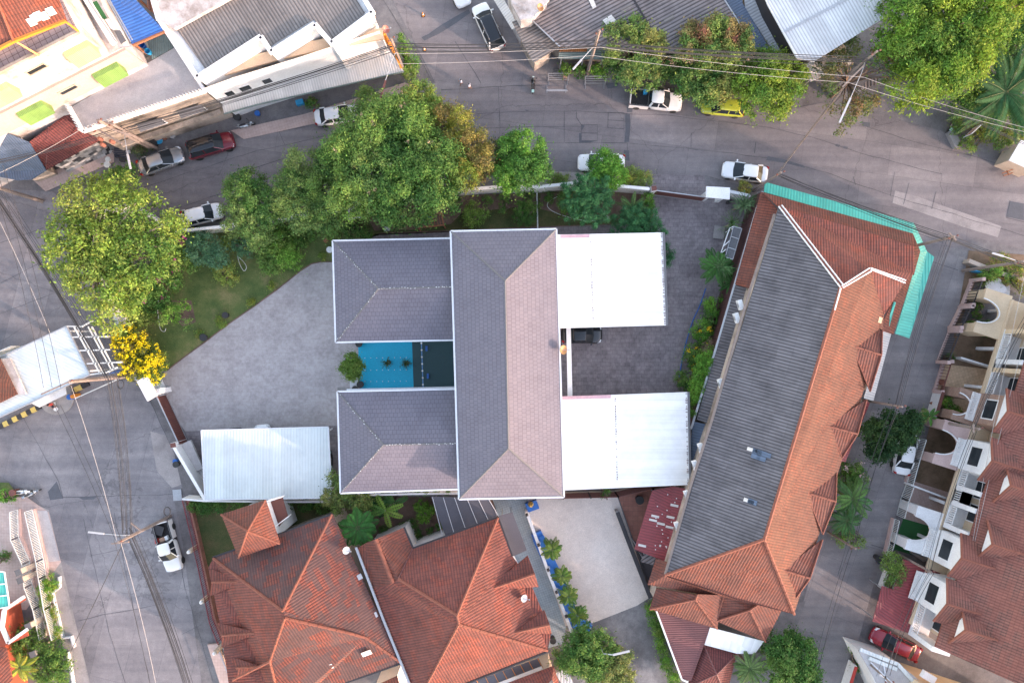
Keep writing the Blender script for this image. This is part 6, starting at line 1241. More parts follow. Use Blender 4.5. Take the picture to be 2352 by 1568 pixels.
# ---------------------------------------------------------------- street things
def barrier(label, c, w, h, lean=0, rz=0):
    t = thing('metal_barrier', label, 'barrier', W(*c), R(rz), 'metal crowd barriers'); m = Mb(); hw = w/2
    for zz in (.25, h): m.bar((-hw, (zz)*lean, zz), (hw, zz*lean, zz), .05)
    for i in range(1, 3): zz = .25+(h-.25)*i/3; m.bar((-hw, zz*lean, zz), (hw, zz*lean, zz), .035)
    for x in (-hw, hw): m.bar((x, 0, .05), (x, h*lean, h), .05)
    m.build('frame', MT['steel'], t, local=True); m = Mb()
    for x in (-hw+.1, hw-.1): m.bar((x, -.4, .03), (x, .4, .03), .05)
    m.build('foot', MT['steel'], t, local=True); return t
barrier('grey tube crowd barrier beside the black scooter, front one of two overlapping', (1278, 205), 2.15, 1.1, -.55); barrier('grey tube crowd barrier beside the black scooter, rear one of two overlapping', (1282, 187), 2.1, 1.1, .35, 1); barrier('grey tube crowd barrier at the foot of the rusty red-brown pole', (1366, 196), 2.1, 1.1, .45)
for x, y, n_ in ((972, 36, 'upper'), (975, 115, 'lower')):
    t = thing('traffic_cone', 'orange and white traffic cone in the side street, %s of two' % n_, 'traffic cone', W(x, y), 0, 'traffic cones'); m = Mb(); m.lathe((0, 0, 0), [(.15, .03), (.11, .25), (.10, .3), (.07, .48), (.03, .68)], 14); m.build('cone', MT['orangep'], t, local=True); m = Mb(); m.box((0, 0, .015), (.38, .38, .03)); m.build('base', MT['dark'], t, local=True)
    m = Mb(); m.lathe((0, 0, 0), [(.112, .28), (.088, .42)], 14); m.build('stripe', MT['white'], t, local=True)
def bin_(label, at, mat, r_=.28, h=.8, cat='bin', name='bin'):
    t = thing(name, label, cat, W(*at)); m = Mb(); m.lathe((0, 0, 0), [(r_*.8, 0), (r_, h), (r_*.88, h), (r_*.7, .15)], 16); m.build('body', MT[mat], t, local=True); m = Mb(); m.lathe((0, 0, 0), [(r_*1.08, h-.04), (r_*1.08, h+.02), (r_*1.0, h+.02)], 16); m.build('rim', MT[mat], t, local=True); return t
bin_('brown drum bin at the left road edge next to the white scooter', (42, 1127), 'brown', .32, .9); bin_('black bag bin outside the sloping white wall', (410, 1064), 'potd', .3, .6); bin_('blue patterned bin outside the sloping white wall', (407, 1057), 'blue', .22, .5)
bin_('black bin beside the purple sack on the lower lane', (2010, 1277), 'potd', .3, .8); bin_('round black bin near the raspberry sedan', (1979, 1487), 'potd', .35, .9); bin_('black barrel beside the silver sedan under the double pole', (358, 332), 'potd', .38, .9, 'barrel', 'barrel'); bin_('light blue basin beside the black barrel', (367, 324), 'bluel', .4, .3, 'basin', 'basin')
bin_('blue tub on the footpath near the silver scooter at the white shop block', (594, 263), 'blue', .26, .4, 'tub', 'tub'); bin_('red potted stand on the lane edge, upper of two', (2158, 877), 'pot', .28, .4, 'pot', 'pot'); bin_('red potted stand on the lane edge, lower of two', (2139, 926), 'pot', .25, .4, 'pot', 'pot')
bin_('grey water tank lying beside the raspberry carport', (2092, 1262), 'steel', .4, 1.6, 'tank', 'water_tank').rotation_euler = (0, R(85), R(-30)); bin_('black post lamp at the right of the upper gate', (1670, 466), 'potd', .2, .7, 'lamp', 'garden_lamp'); bin_('dark drum on the terracotta tiled strip below the brown louvred fence', (1466, 1144), 'potd', .4, .9, 'barrel', 'barrel')
bin_('black wheelie bin by the lower garden of the twin houses', (1269, 1463), 'potd', .3, .9); bin_('black pot by the first townhouse gate yard', (2262, 765), 'potd', .28, .5, 'pot', 'pot'); bin_('grey domed tank beside the long brown screen', (1714, 597), 'steel', .45, 3.9, 'tank', 'water_tank')
for x, y, r_, lb in ((827, 789, .34, 'dark pot at the corner of the blue court, upper'), (830, 882, .34, 'dark pot with a small plant at the corner of the blue court, lower'), (818, 892, .3, 'dark red pot below the lower corner of the blue court'), (760, 575, .3, 'white rimmed planter behind the upper wing of the grey house'), (522, 724, .3, 'dark blue pot at the lawn edge'), (472, 775, .35, 'round stone pot at the lawn edge near the yellow flowering tree')):
    bin_(lb, (x, y), 'potd' if '60' not in str(x) else 'white', r_, .55, 'pot', 'pot')
boxobj('stone_step', 'grey square stone step beside the blue court', (814, 879, 0), (.8, 1.0, .15), 0, 'stone', 'step'); boxobj('manhole_slab', 'pale concrete slab on the drive beside the solar screen', (1651, 534, 0), (1.1, 1.3, .08), -8, 'pave', 'slab')
boxobj('stool', 'light blue plastic table on the footpath near the white shop block', (691, 238, 0), (.75, .5, .45), 15, 'bluel', 'table'); boxobj('purple_crate', 'purple sack on the lower lane beside the black bin', (2018, 1284, 0), (.7, .5, .5), 15, 'clothd', 'sack')
boxobj('meter_cabinet', 'orange-brown box on the lawn behind the upper wing', (750, 553, 0), (.4, .35, .35), 40, 'wood', 'box'); boxobj('aircon_box', 'pale grey box on the soil near the swing frame', (890, 527, 0), (.5, .4, .4), 10, 'stone', 'box')
for sgn, (x, y) in enumerate(((1566, 0),)): pass
t = house('solar_screen', 'framed grey panel canopy leaning by the brown screen on the east side of the compound', 'canopy', (1690, 560)); roofs(t, [[(1685, 520, 2.6), (1704, 525, 2.9), (1683, 596, 2.9), (1666, 590, 2.6)]], 'patch', .06, 'panel'); bars(t, [[(1685, 520, 2.64), (1704, 525, 2.94), (1683, 596, 2.94), (1666, 590, 2.64), (1685, 520, 2.64)], [(1679, 543, 2.66), (1698, 549, 2.96)], [(1672, 568, 2.66), (1691, 574, 2.96)]], .06, .05, 'steel', 'frame')
bars(t, [[(1676, 524, 2.5), (1656, 580, 2.5)], [(1676, 524, 2.5), (1685, 520, 2.6)], [(1662, 565, 2.5), (1677, 552, 2.6)], [(1658, 580, 2.5), (1668, 572, 2.6)]], .08, .06, 'white', 'rail'); m = Mb()
for x, y in ((1686, 524), (1668, 588)): u = W(x, y, 2.6); m.bar((u.x, u.y, 0), (u.x, u.y, 2.6), .1)
m.build('post', MT['white'], t)
t = house('sign_board', 'white board with red marks among the shrubs under the big palm', 'sign', (2232, 300)); m = Mb(); m.bar(W(2222, 312, 1.6), W(2246, 290, 1.6), .06, 1.3); m.build('board', MT['white'], t); m = Mb()
for i in range(5): q_ = W(2222, 312, 1.6).lerp(W(2246, 290, 1.6), .15+i*.17)+Vector((-.05, -.05, 0)); m.bar(q_+Vector((0, 0, .35)), q_+Vector((.05, .05, -.35)), .12, .05)
m.build('red_marks', MT['red'], t)
t = house('iron_barrier', 'rusty folded iron barrier at the right edge of the upper street', 'barrier', (2330, 392)); bars(t, [Z([(2302, 398), (2330, 388), (2362, 378)], .9), Z([(2305, 404), (2332, 395), (2362, 384)], .3), Z([(2312, 392), (2318, 402)], .9)], .1, .1, 'wood', 'frame')
boxobj('planter', 'long grey concrete planter box at the roadside under the big palm', (2186, 322, 0), (1.8, .7, .5), -65, 'pave', 'planter'); bin_('dark water meter post beside the silver scooter at the white shop block', (548, 272), 'potd', .35, .5, 'pot', 'pot')
# net across the court
t = house('court_net', 'blue net cord with white floats strung across the dark end of the court', 'net', (969, 830)); m = Mb(); A, B = W(967.5, 780, 1.1), W(972, 891, 1.1); m.bar(A, B, .1, .06); m.build('cord', plain('net_blue', (.12, .25, .45), .6), t)
m = Mb()
for i in range(7): m.lathe(A.lerp(B, (i+.5)/7)-Vector((0, 0, .07)), [(.03, 0), (.09, .05), (.09, .12), (.03, .16)], 10)
m.build('float', MT['white'], t); m = Mb()
for p_ in (A, B): m.tube([(p_.x, p_.y, .03), (p_.x, p_.y, 1.1)], .04)
m.build('post', MT['steel'], t)
m = Mb()
for rx, yy in ((0, 822), (0, 850), (0, 876)):
    for i in range(8): p_ = W(838+i*13.6, yy-i*.15, .033); m.poly([p_+Vector((.045*math.cos(a_), .045*math.sin(a_), 0)) for a_ in np.linspace(0, 6.28, 9)[:-1]])
m.build('court_markings', MT['mortar'], kind='structure')
boxobj('blue_float', 'small blue plastic crate on the dark court floor, upper', (980, 800, .03), (.2, .5, .15), 0, 'blue', 'crate'); boxobj('blue_float', 'small blue plastic crate on the dark court floor, lower', (983, 863, .03), (.2, .5, .15), 0, 'blue', 'crate')
# climbing frame
t = house('play_frame', 'orange-brown wooden climbing frame with ladder bars in the garden', 'climbing frame', (985, 503)); m = Mb(); q = WL([(954, 494), (1014, 489), (1019, 517), (961, 523)], 1.9)
for i in range(4): m.bar(q[i], q[(i+1) % 4], .12)
for p_ in q: m.bar((p_.x, p_.y, 0), p_, .12)
m.build('frame', MT['wood'], t); m = Mb()
for i in range(1, 9): m.bar(q[0].lerp(q[1], i/9), q[3].lerp(q[2], i/9), .05)
m.build('ladder_bar', MT['wood'], t); boxobj('swing_seat', 'blue seat under the climbing frame', (988, 498, .4), (.3, .45, .08), 0, 'blue', 'seat')
sheet('sand_pit', [(908, 500), (960, 495), (962, 527), (908, 528)], 'dirt', .028)
t = house('trellis', 'white painted corner frame at the compound wall under the big dark tree', 'frame', (805, 495)); bars(t, [Z([(802, 478), (802, 503), (832, 498)], 2.6)], .12, .12, 'white', 'frame'); m = Mb(); u = W(802, 503, 2.6); m.bar((u.x, u.y, 0), u, .1); m.build('post', MT['white'], t)
for lb, a_, b_ in (('white pipe running from the compound wall to the upper corner of the grey house', (1233, 437), (1235, 524)),): m = Mb(); m.tube([W(*a_, .35), W(*b_, .35)], .07, 8); tag(m.build('drain_pipe', MT['pvc']), lb, 'pipe')
def hose(lb, pts, mat='pvc', r=.03):
    m = Mb(); P = WL(pts, .06); Q = []
    for i in range(len(P)-1):
        p0, p1, p2, p3 = P[max(i-1, 0)], P[i], P[i+1], P[min(i+2, len(P)-1)]
        for k in range(5): u = k/5; Q.append(.5*((2*p1)+(p2-p0)*u+(2*p0-5*p1+4*p2-p3)*u*u+(3*p1-p0-3*p2+p3)*u**3))
    Q.append(P[-1]); m.tube(Q, r, 6); tag(m.build('garden_hose', MT[mat]), lb, 'hose')
hose('white garden hose looping over the lawn below the big yellow-green tree', [(364, 690), (362, 710), (366, 745), (370, 758), (378, 761), (381, 754)]); hose('white garden hose looping near the round shrub on the lawn', [(545, 585), (550, 605), (560, 622), (566, 614), (560, 602), (548, 590)])
hose('pale garden hose looping in the soil bed beneath the blue-green pine', [(1290, 447), (1262, 462), (1258, 475), (1275, 488), (1310, 500), (1350, 507), (1390, 506), (1396, 497), (1385, 495)]); hose('blue hose along the planting at the east edge of the compound', [(1621, 662), (1608, 700), (1590, 740), (1575, 790), (1566, 830), (1560, 870)], 'blue', .05); hose('grey cable coil on the verge by the metal barriers', [(1270, 160), (1283, 158), (1284, 172), (1272, 176), (1270, 165), (1280, 163)], 'cable', .02)
# statue, planters on the pale drive
t = house('shrine', 'golden seated figure on a blue plinth at the top of the pale drive', 'statue', (1220, 1158)); m = Mb(); m.box(W(1222, 1158, 0)+Vector((0, 0, .4)), (1.2, .9, .8), R(20)); m.build('plinth', MT['blue'], t); m = Mb(); u = W(1219, 1157, .8); m.lathe(u, [(.28, 0), (.3, .12), (.16, .3), (.19, .5), (.07, .6), (.12, .7), (.1, .82), (.02, .95)], 12); m.build('figure', MT['gold'], t, smooth=True)
t = wallrun('planter_wall', 'long blue planter along the left side of the pale drive holding five small palms', [(1236, 1234), (1262, 1290), (1300, 1370), (1318, 1425), (1345, 1441)], .7, 'blue', 1.1, 'planter', 'blue')
wallrun('garden_wall', 'white wall with lantern posts between the tiled path and the blue planter', [(1210, 1176), (1237, 1250), (1262, 1320), (1290, 1390), (1315, 1455)], 1.3, cap='white')
for x, y, n_ in ((1210, 1180, 'highest, by the golden figure'), (1237, 1249, 'second from the top'), (1259, 1306, 'third from the top'), (1278, 1357, 'fourth from the top'), (1300, 1412, 'lowest')):
    t = thing('wall_lantern', 'grey lantern on the white path wall, %s' % n_, 'lantern', W(x, y, 1.4).xy.to_3d(), R(-20), 'lanterns on the path wall'); m = Mb(); m.box((0, 0, .75), (.3, .3, 1.5)); m.build('post', MT['white'], t, local=True); m = Mb(); m.lathe((0, 0, 1.5), [(.16, 0), (.18, .05), (.14, .25), (.2, .27), (.02, .4)], 4); m.build('lantern', MT['dark'], t, local=True)
wallrun('drive_wall', 'dark capped low wall on the right side of the pale drive', [(1418, 1176), (1450, 1260), (1494, 1372)], .9, 'pave', .3, cap='dark')
t = house('street_lamp', 'white lamp head on a thin pole over the stained lower drive', 'street lamp', (1400, 1498)); m = Mb(); m.tube([W(1385, 1500, 5.4).xy.to_3d(), W(1385, 1500, 5.4), W(1410, 1503, 5.8)], .05); m.build('pole', MT['steel'], t); m = Mb(); m.bar(W(1408, 1503, 5.8), W(1446, 1494, 5.9), .18, .1); m.build('lamp_head', MT['lampg'], t)
boxobj('drain_grate', 'slotted steel drain grate at the foot of the sloping white wall', (408, 1136, 0), (.85, 1.1, .04), 5, 'steel', 'drain grate')
# ---------------------------------------------------------------- people
def person(label, at, face, shirt, lower, hgt, pose='walk', kind='person'):
    t = thing('person', label, 'person', W(*at), R(face)); k = hgt/1.7; me = bpy.data.meshes.new('body'); V, E, Rr = [], [], []
    def ch(pts, rs, start=None):
        prev = start
        for p_, r_ in zip(pts, rs):
            V.append(Vector(p_)*k); Rr.append(r_*k)
            if prev is not None: E.append((prev, len(V)-1))
            prev = len(V)-1
        return prev
    sit = pose == 'sit'; hz = .5 if sit else .92
    ch([(0, 0, hz)], [.13]); ch([(.0, 0, hz+.2), (0, 0, hz+.38), (0, 0, hz+.5), (.01, 0, hz+.57), (.03, 0, hz+.66), (.03, 0, hz+.76)], [.125, .14, .09, .055, .085, .075], 0)
    for sg in (-1, 1):
        st = .22*sg if pose == 'walk' else 0
        if sit: ch([(.1, sg*.09, hz), (.42, sg*.12, hz+.02), (.44, sg*.12, .1), (.58, sg*.12, .05)], [.09, .065, .045, .04], 0)
        else: ch([(0, sg*.09, hz-.06), (st*.5+.03, sg*.09, .48), (st, sg*.09, .09), (st+.15, sg*.09, .04)], [.09, .062, .042, .04], 0)
        ar = [(0, sg*.2, hz+.44), (-st*.5, sg*.24, hz+.17), (-st+.08, sg*.25, hz-.06), (-st+.1, sg*.25, hz-.12)] if not sit else [(0, sg*.2, hz+.44), (.08, sg*.23, hz+.2), (.3, sg*.18, hz+.12), (.36, sg*.17, hz+.1)]
        e_ = ch(ar, [.06, .045, .032, .03], 2); a_ = Vector(ar[-1])
        for f in range(4): ch([a_+Vector((.02+.0*f, (f-1.5)*.02, -.05)), a_+Vector((.03, (f-1.5)*.022, -.08-.01*(1.5-abs(f-1.5))))], [.01, .008], e_)
        ch([a_+Vector((.04, -sg*.03, -.02)), a_+Vector((.06, -sg*.04, -.045))], [.011, .009], e_)
    me.from_pydata([tuple(v) for v in V], E, []); me.materials.append(MT['skin']); o = bpy.data.objects.new('body', me); COL.objects.link(o); o.parent = t
    sk = o.modifiers.new('skin', 'SKIN'); sv = me.skin_vertices[0].data
    for i, r_ in enumerate(Rr): sv[i].radius = (r_, r_)
    sv[0].use_root = True; subsurf(o, 1)
    def shell(name_, secs, mat, n=14):
        m = Mb(); m.v = []; 
        for (cx, cy, z_, rx, ry) in secs: m.v += [Vector((cx+rx*math.cos(2*math.pi*i/n), cy+ry*math.sin(2*math.pi*i/n), z_))*k for i in range(n)]
        for j in range(len(secs)-1):
            for i in range(n): i2 = (i+1) % n; m.f.append((j*n+i, j*n+i2, (j+1)*n+i2, (j+1)*n+i)); m.m.append(0)
        m.f.append(tuple(range((len(secs)-1)*n, len(secs)*n))); m.m.append(0); m.build(name_, MT[mat], t, local=True, smooth=True)
    shell('shirt', [(0, 0, hz-.04, .155, .19), (0, 0, hz+.2, .14, .185), (0, 0, hz+.4, .15, .23), (0, 0, hz+.49, .12, .2), (.01, 0, hz+.535, .07, .09)], shirt)
    for sg in (-1, 1): m = Mb(); m.tube([Vector((0, sg*.17, hz+.45))*k, Vector((0, sg*.24, hz+.24))*k], [.085*k, .07*k], 10); m.build('sleeve', MT[shirt], t, local=True, smooth=True)
    for sg in (-1, 1):
        st = .22*sg if pose == 'walk' else 0; m = Mb()
        m.tube([Vector((0, sg*.08, hz+.0))*k, Vector((.42, sg*.12, hz+.02))*k] if sit else [Vector((0, sg*.08, hz+.0))*k, Vector((st*.5+.03, sg*.09, .5))*k], [.115*k, .085*k], 10); m.build('trouser_leg', MT[lower], t, local=True, smooth=True)
    shell('hair', [(.0, 0, hz+.64, .095, .10), (.005, 0, hz+.74, .112, .10), (.01, 0, hz+.81, .10, .09), (.015, 0, hz+.85, .06, .05)], 'hair')
    m = Mb(); hd = Vector((.03, 0, hz+.70))*k
    for sg in (-1, 1): m.lathe(hd+Vector((.083, sg*.03, .015))*k, [(.004, -.006), (.011*k, 0), (.004, .006)], 8)
    m.build('eye', MT['hair'], t, local=True); m = Mb(); m.tube([hd+Vector((.08, 0, .01))*k, hd+Vector((.11, 0, -.02))*k, hd+Vector((.085, 0, -.025))*k], [.008*k, .014*k, .008*k], 6)
    for sg in (-1, 1): m.lathe(hd+Vector((.0, sg*.085, -.02))*k, [(.01, -.03*k), (.022*k, 0), (.01, .03*k)], 8)
    m.build('nose_and_ears', MT['skin'], t, local=True); m = Mb(); m.bar(hd+Vector((.086, -.022, -.055))*k, hd+Vector((.086, .022, -.055))*k, .01, .008); m.build('mouth', MT['red'], t, local=True); return t
person('child in white top and tan shorts crossing the upper street, left of the pair', (1060, 194), -150, 'clothw', 'cloths', 1.25); person('child in white top crossing the upper street, right of the pair', (1079, 203), -20, 'clothw', 'cloths', 1.2)
person('person in a bright orange top bending by the metal barriers', (1297, 174), -90, 'clotho', 'cloths', 1.6, 'sit'); person('person in a red top sitting on the guard island', (127, 927), -60, 'red', 'clothd', 1.6, 'sit')
boxobj('stool', 'small wooden stool under the person in the orange top', (1297, 173, 0), (.35, .35, .38), 0, 'wood', 'stool'); boxobj('stool', 'white plastic stool under the person in the red top', (127, 926.5, 0), (.35, .35, .38), 0, 'white', 'stool'); bin_('small white bucket on the guard island', (133, 938), 'white', .2, .35, 'bucket', 'bucket')
# ---------------------------------------------------------------- trees and plants
def leafmesh(C, U, V_, cols, name, parent, z0):
    """C centres, U half length vectors, V_ half width vectors: one bent pointed leaf (two triangles) each"""
    n = len(C); v = np.empty((n, 4, 3), np.float32); v[:, 0] = C-U; v[:, 1] = C+V_; v[:, 2] = C+U; v[:, 3] = C-V_
    me = bpy.data.meshes.new(name); me.vertices.add(n*4); me.loops.add(n*4); me.polygons.add(n)
    me.vertices.foreach_set('co', (v-np.array(z0, np.float32)).reshape(-1)); me.loops.foreach_set('vertex_index', np.arange(n*4, dtype=np.int32))
    me.polygons.foreach_set('loop_start', np.arange(0, n*4, 4, dtype=np.int32)); me.polygons.foreach_set('loop_total', np.full(n, 4, dtype=np.int32))
    me.update(); a = me.color_attributes.new('Col', 'FLOAT_COLOR', 'POINT'); c4 = np.ones((n, 4, 4), np.float32); c4[:, :, :3] = cols[:, None, :]; a.data.foreach_set('color', c4.reshape(-1))
    me.materials.append(MT['leaf']); o = bpy.data.objects.new(name, me); COL.objects.link(o)
    if parent: o.parent = parent
    return o
def unit(a): return a/np.maximum(np.linalg.norm(a, axis=1, keepdims=True), 1e-6)
def tree(label, blobs, ztop, zlow, pal, leaf=.22, dens=150, clump=.85, name='tree', cat='tree', trunk=.22, base=None, flowers=None, grp=None, limbs=True, gap=.0, squash=.75, wid=.42, bark='bark', zs=None, nl=34):
    """blobs: (x, y, radius) lobes of the crown in plan units; clumps of leaves sit on every lobe"""
    clump *= .62; leaf *= .96; dens *= 1.35; zc = (ztop+zlow)/2; bx = sum(b[0]*b[2]**2 for b in blobs)/sum(b[2]**2 for b in blobs); by = sum(b[1]*b[2]**2 for b in blobs)/sum(b[2]**2 for b in blobs)
    g = W(*(base or (bx, by)), 0 if base else zc); t = thing(name, label, cat, (g.x, g.y, 0), 0, grp); z0 = np.array([g.x, g.y, 0]); pal = np.array(pal); K = []
    RR = max(math.hypot(b[0]-bx, b[1]-by)+b[2] for b in blobs)
    for (x, y, r) in blobs:
        c = W(x, y, zc); rw = r*S*(H-zc)/H; n = max(3, int(2.6*(rw/clump)**2))
        for i in range(n):
            a = rng.random()*6.283; d = rw*math.sqrt(rng.random())*(.9+.16*rng.random()); px, py = c.x+d*math.cos(a), c.y+d*math.sin(a)
            dome = math.sqrt(max(0, 1-(d/rw)**2)); top = zlow+(ztop-zlow)*(.45+.55*dome)*(.75+.25*min(1, rw/(RR*S)+.45)); z = top-clump*.6-(rng.random()**1.4)*(top-zlow)*.5
            K.append((px, py, max(z, zlow+.2), clump*(.55+.95*rng.random())))
    K = np.array(K); k = len(K); n = int(sum(math.pi*(b[2]*S)**2 for b in blobs)*dens*2.3)
    w = K[:, 3]**2; idx = rng.choice(k, n, p=w/w.sum()); d = unit(rng.normal(size=(n, 3))); d[:, 2] = np.abs(d[:, 2])*.9+rng.normal(size=n)*.25; d = unit(d)
    rad = K[idx, 3]*(.35+.85*rng.random(n)**.8); C = K[idx, :3]+d*rad[:, None]*np.array([1, 1, squash])
    fl = rng.random(n) < .22; fi = rng.integers(0, k, n); C[fl] = (K[fi, :3]+rng.normal(size=(n, 3))*np.array([clump*1.1, clump*1.1, clump*.35]))[fl]; nr = unit(d*.8+np.array([0, 0, .6])+rng.normal(size=(n, 3))*.6); tt = unit(np.cross(nr, rng.normal(size=(n, 3)))); bb = np.cross(nr, tt)
    L = leaf*(.6+.8*rng.random(n)); base_c = pal[rng.integers(0, len(pal), k)]*(.78+.42*rng.random((k, 1))); lob = pal[rng.integers(0, len(pal), len(blobs))]; cx_ = np.array([[*W(b[0], b[1], zc)[:2]] for b in blobs]); near = np.argmin(((C[:, None, :2]-cx_[None])**2).sum(2), 1); col = (.5*base_c[idx]+.5*lob[near])*(.55+.8*rng.random((n, 1)))*(1+rng.normal(size=(n, 3))*.06)
    leafmesh(C, tt*L[:, None]/2, bb*(L*wid)[:, None]/2, np.clip(col, 0, 1), 'crown', t, z0)
    if flowers:
        fc, fn = flowers; q = K[rng.integers(0, k, fn)]; dd_ = unit(rng.normal(size=(fn, 3))); dd_[:, 2] = np.abs(dd_[:, 2])+.3; dd_ = unit(dd_); cs = q[:, :3]+dd_*q[:, 3:4]*1.2+np.array([0, 0, .12])
        m_ = 14; C = np.repeat(cs, m_, 0)+rng.normal(size=(fn*m_, 3))*.10; nn_ = unit(rng.normal(size=(fn*m_, 3))+np.array([0, 0, 1.2])); a1 = unit(np.cross(nn_, rng.normal(size=(fn*m_, 3)))); a2 = np.cross(nn_, a1)
        leafmesh(C, a1*.07, a2*.06, np.clip(np.array(fc)*(.8+.4*rng.random((fn*m_, 1))), 0, 1)*np.ones((fn*m_, 3)), 'blossom', t, z0)
    m = Mb(); zt_ = zlow+(ztop-zlow)*.25; top = Vector((g.x+rng.normal()*.2, g.y+rng.normal()*.2, zt_)); m.tube([(g.x, g.y, 0), Vector((g.x, g.y, 0)).lerp(top, .5)+Vector((.1, .05, 0)), top], [trunk*1.25, trunk, trunk*.8], 8)
    if limbs:
        for i in rng.permutation(k)[:min(k, nl)]:
            e_ = Vector(K[i, :3]); mid = top.lerp(e_, .5)+Vector((rng.normal()*.2, rng.normal()*.2, -.1*(e_-top).length*.5+.3)); m.tube([top-Vector((0, 0, .3)), mid, e_], [trunk*.42, trunk*.26, trunk*.08], 5)
    m.build('trunk', MT[bark], t, smooth=True); return t
def frond_plant(label, at, z, n, ln, pal, droop=.5, name='palm_tree', cat='palm', lw=.05, ll=.45, trunk=.14, k=26, h0=None, up=.5, grp=None, flat=0.):
    """palm: arching ribs with leaflets both sides"""
    g = W(*at, z); t = thing(name, label, cat, (g.x, g.y, 0), 0, grp); z0 = np.array([g.x, g.y, 0]); Cs, Us, Vs, Co = [], [], [], []; mr = Mb()
    for i in range(n):
        a = 6.283*(i*.381966)+rng.random()*.7; droop_ = droop*(.6+.9*rng.random()); el = up*(1-i/n*1.1)+.1; L = ln*(.75+.35*rng.random()); dirh = np.array([math.cos(a), math.sin(a), 0]); pts = []
        for j in range(k+1):
            s = j/k; pts.append(np.array([g.x, g.y, z])+dirh*L*(s*math.cos(el)+0)+np.array([0, 0, 1])*L*(s*math.sin(el)-droop_*s*s))
        mr.tube([tuple(p) for p in pts[::5]], [.03-.024*q_/len(pts[::5]) for q_ in range(len(pts[::5]))], 4, cap=False)
        side = np.array([-dirh[1], dirh[0], 0]); c0 = np.array(pal[rng.integers(0, len(pal))])*(.75+.5*rng.random())
        for j in range(2, k):
            s = j/k; tg = pts[j+1]-pts[j-1]; tg /= np.linalg.norm(tg); l_ = ll*ln/3*(math.sin(math.pi*min(1, s*.9+.12))**.6)
            for sg in (-1, 1):
                u = side*sg*.85+tg*.5+np.array([0, 0, -.25+.3*flat]); u /= np.linalg.norm(u); c = pts[j]+u*l_*.5; vv = np.cross(u, np.array([0, 0, 1])+side*sg*.5); vv /= np.linalg.norm(vv)
                Cs.append(c); Us.append(u*l_*.5); Vs.append(vv*lw); Co.append(c0*(.75+.5*rng.random()))
    leafmesh(np.array(Cs), np.array(Us), np.array(Vs), np.clip(np.array(Co), 0, 1), 'fronds', t, z0); mr.build('frond_ribs', MT['rib'], t)
    m = Mb(); m.tube([(g.x, g.y, 0), (g.x+.05, g.y, z)], [trunk*1.3, trunk], 8); m.build('trunk', MT['barkp'], t); return t
MT['rib'] = plain('frond_rib', (.06, .10, .03), .7, 0, 0, fine=False)
def strap_plant(label, at, z, n, ln, pal, name='plant', cat='plant', w=.05, trunk=.07, heads=1, sp=.3, grp=None, pot=None):
    g = W(*at, z); t = thing(name, label, cat, (g.x, g.y, 0), 0, grp); z0 = np.array([g.x, g.y, 0]); A = [[], [], [], []]; m = Mb()
    for h in range(heads):
        c = np.array([g.x+rng.normal()*sp*(heads > 1), g.y+rng.normal()*sp*(heads > 1), z*(.8+.3*rng.random())]); m.tube([(g.x, g.y, 0), (c[0], c[1], c[2])], [trunk, trunk*.7], 6)
        for i in range(n):
            a = rng.random()*6.283; el = rng.random()*1.1; d = np.array([math.cos(a)*math.cos(el), math.sin(a)*math.cos(el), math.sin(el)]); L = ln*(.7+.4*rng.random()); p = c.copy(); prev = p; q = np.array(pal[rng.integers(0, len(pal))])*(.7+.6*rng.random())
            for j in range(3):
                u = d*L/3-np.array([0, 0, L*.13*j]); side = np.cross(u, [0, 0, 1.]); side /= max(np.linalg.norm(side), 1e-5); A[0].append(p+u/2); A[1].append(u*.55); A[2].append(side*w*(1-.25*j)); A[3].append(q); p = p+u
    leafmesh(*[np.array(x) for x in A[:3]], np.clip(np.array(A[3]), 0, 1), 'leaves', t, z0); m.build('stem', MT['barkp'], t)
    if pot: m = Mb(); m.lathe((g.x, g.y, 0), [(.18, 0), (.26, .35), (.22, .35), (.2, .3)], 14); m.build('pot', MT[pot], t)
    return t
YG = [(.24, .34, .055), (.18, .28, .045), (.32, .38, .08), (.10, .20, .04)]; DG = [(.07, .17, .035), (.10, .21, .045), (.15, .25, .055), (.05, .13, .03)]
BG = [(.13, .30, .04), (.18, .36, .05), (.09, .23, .035)]; MG = [(.14, .25, .05), (.19, .30, .06), (.24, .32, .08), (.11, .20, .05)]; OL = [(.16, .25, .075), (.20, .27, .085), (.12, .21, .06), (.08, .17, .045)]
YB = [(.28, .29, .045), (.33, .28, .06), (.19, .26, .04)]; BL = [(.09, .20, .11), (.12, .25, .14), (.07, .17, .08)]; MA = [(.15, .25, .06), (.22, .28, .065), (.33, .32, .09), (.10, .18, .05)]
def pine(label, at, rp, ztop, zlow):
    bl = [(at[0], at[1], rp*.22)]
    for i in range(11):
        a = 6.283*i/11+rng.random()*.3; L = rp*(.8+.3*rng.random())
        for f in (.3, .5, .68, .84, .97): bl.append((at[0]+L*f*math.cos(a), at[1]+L*f*math.sin(a), rp*(.17-.10*f)))
        for f, da in ((.75, .25), (.8, -.25)): bl.append((at[0]+L*f*math.cos(a+da), at[1]+L*f*math.sin(a+da), rp*.06))
    tree(label, bl, ztop, zlow, [(.05, .16, .06), (.065, .20, .075), (.04, .12, .05)], .2, 420, .34, name='pine_tree', cat='tree', trunk=.1, wid=.2)
tree('big spreading yellow-green tree at the left road junction, with bare limbs showing', [(200, 470, 62), (275, 455, 55), (330, 500, 60), (170, 540, 60), (240, 560, 75), (320, 590, 70), (205, 640, 62), (280, 670, 60), (375, 560, 45), (250, 720, 42), (395, 520, 28), (150, 600, 45)], 8.5, 3.2, YG, .30, 42, .85, trunk=.36, base=(278, 610), bark='barkp', nl=90)
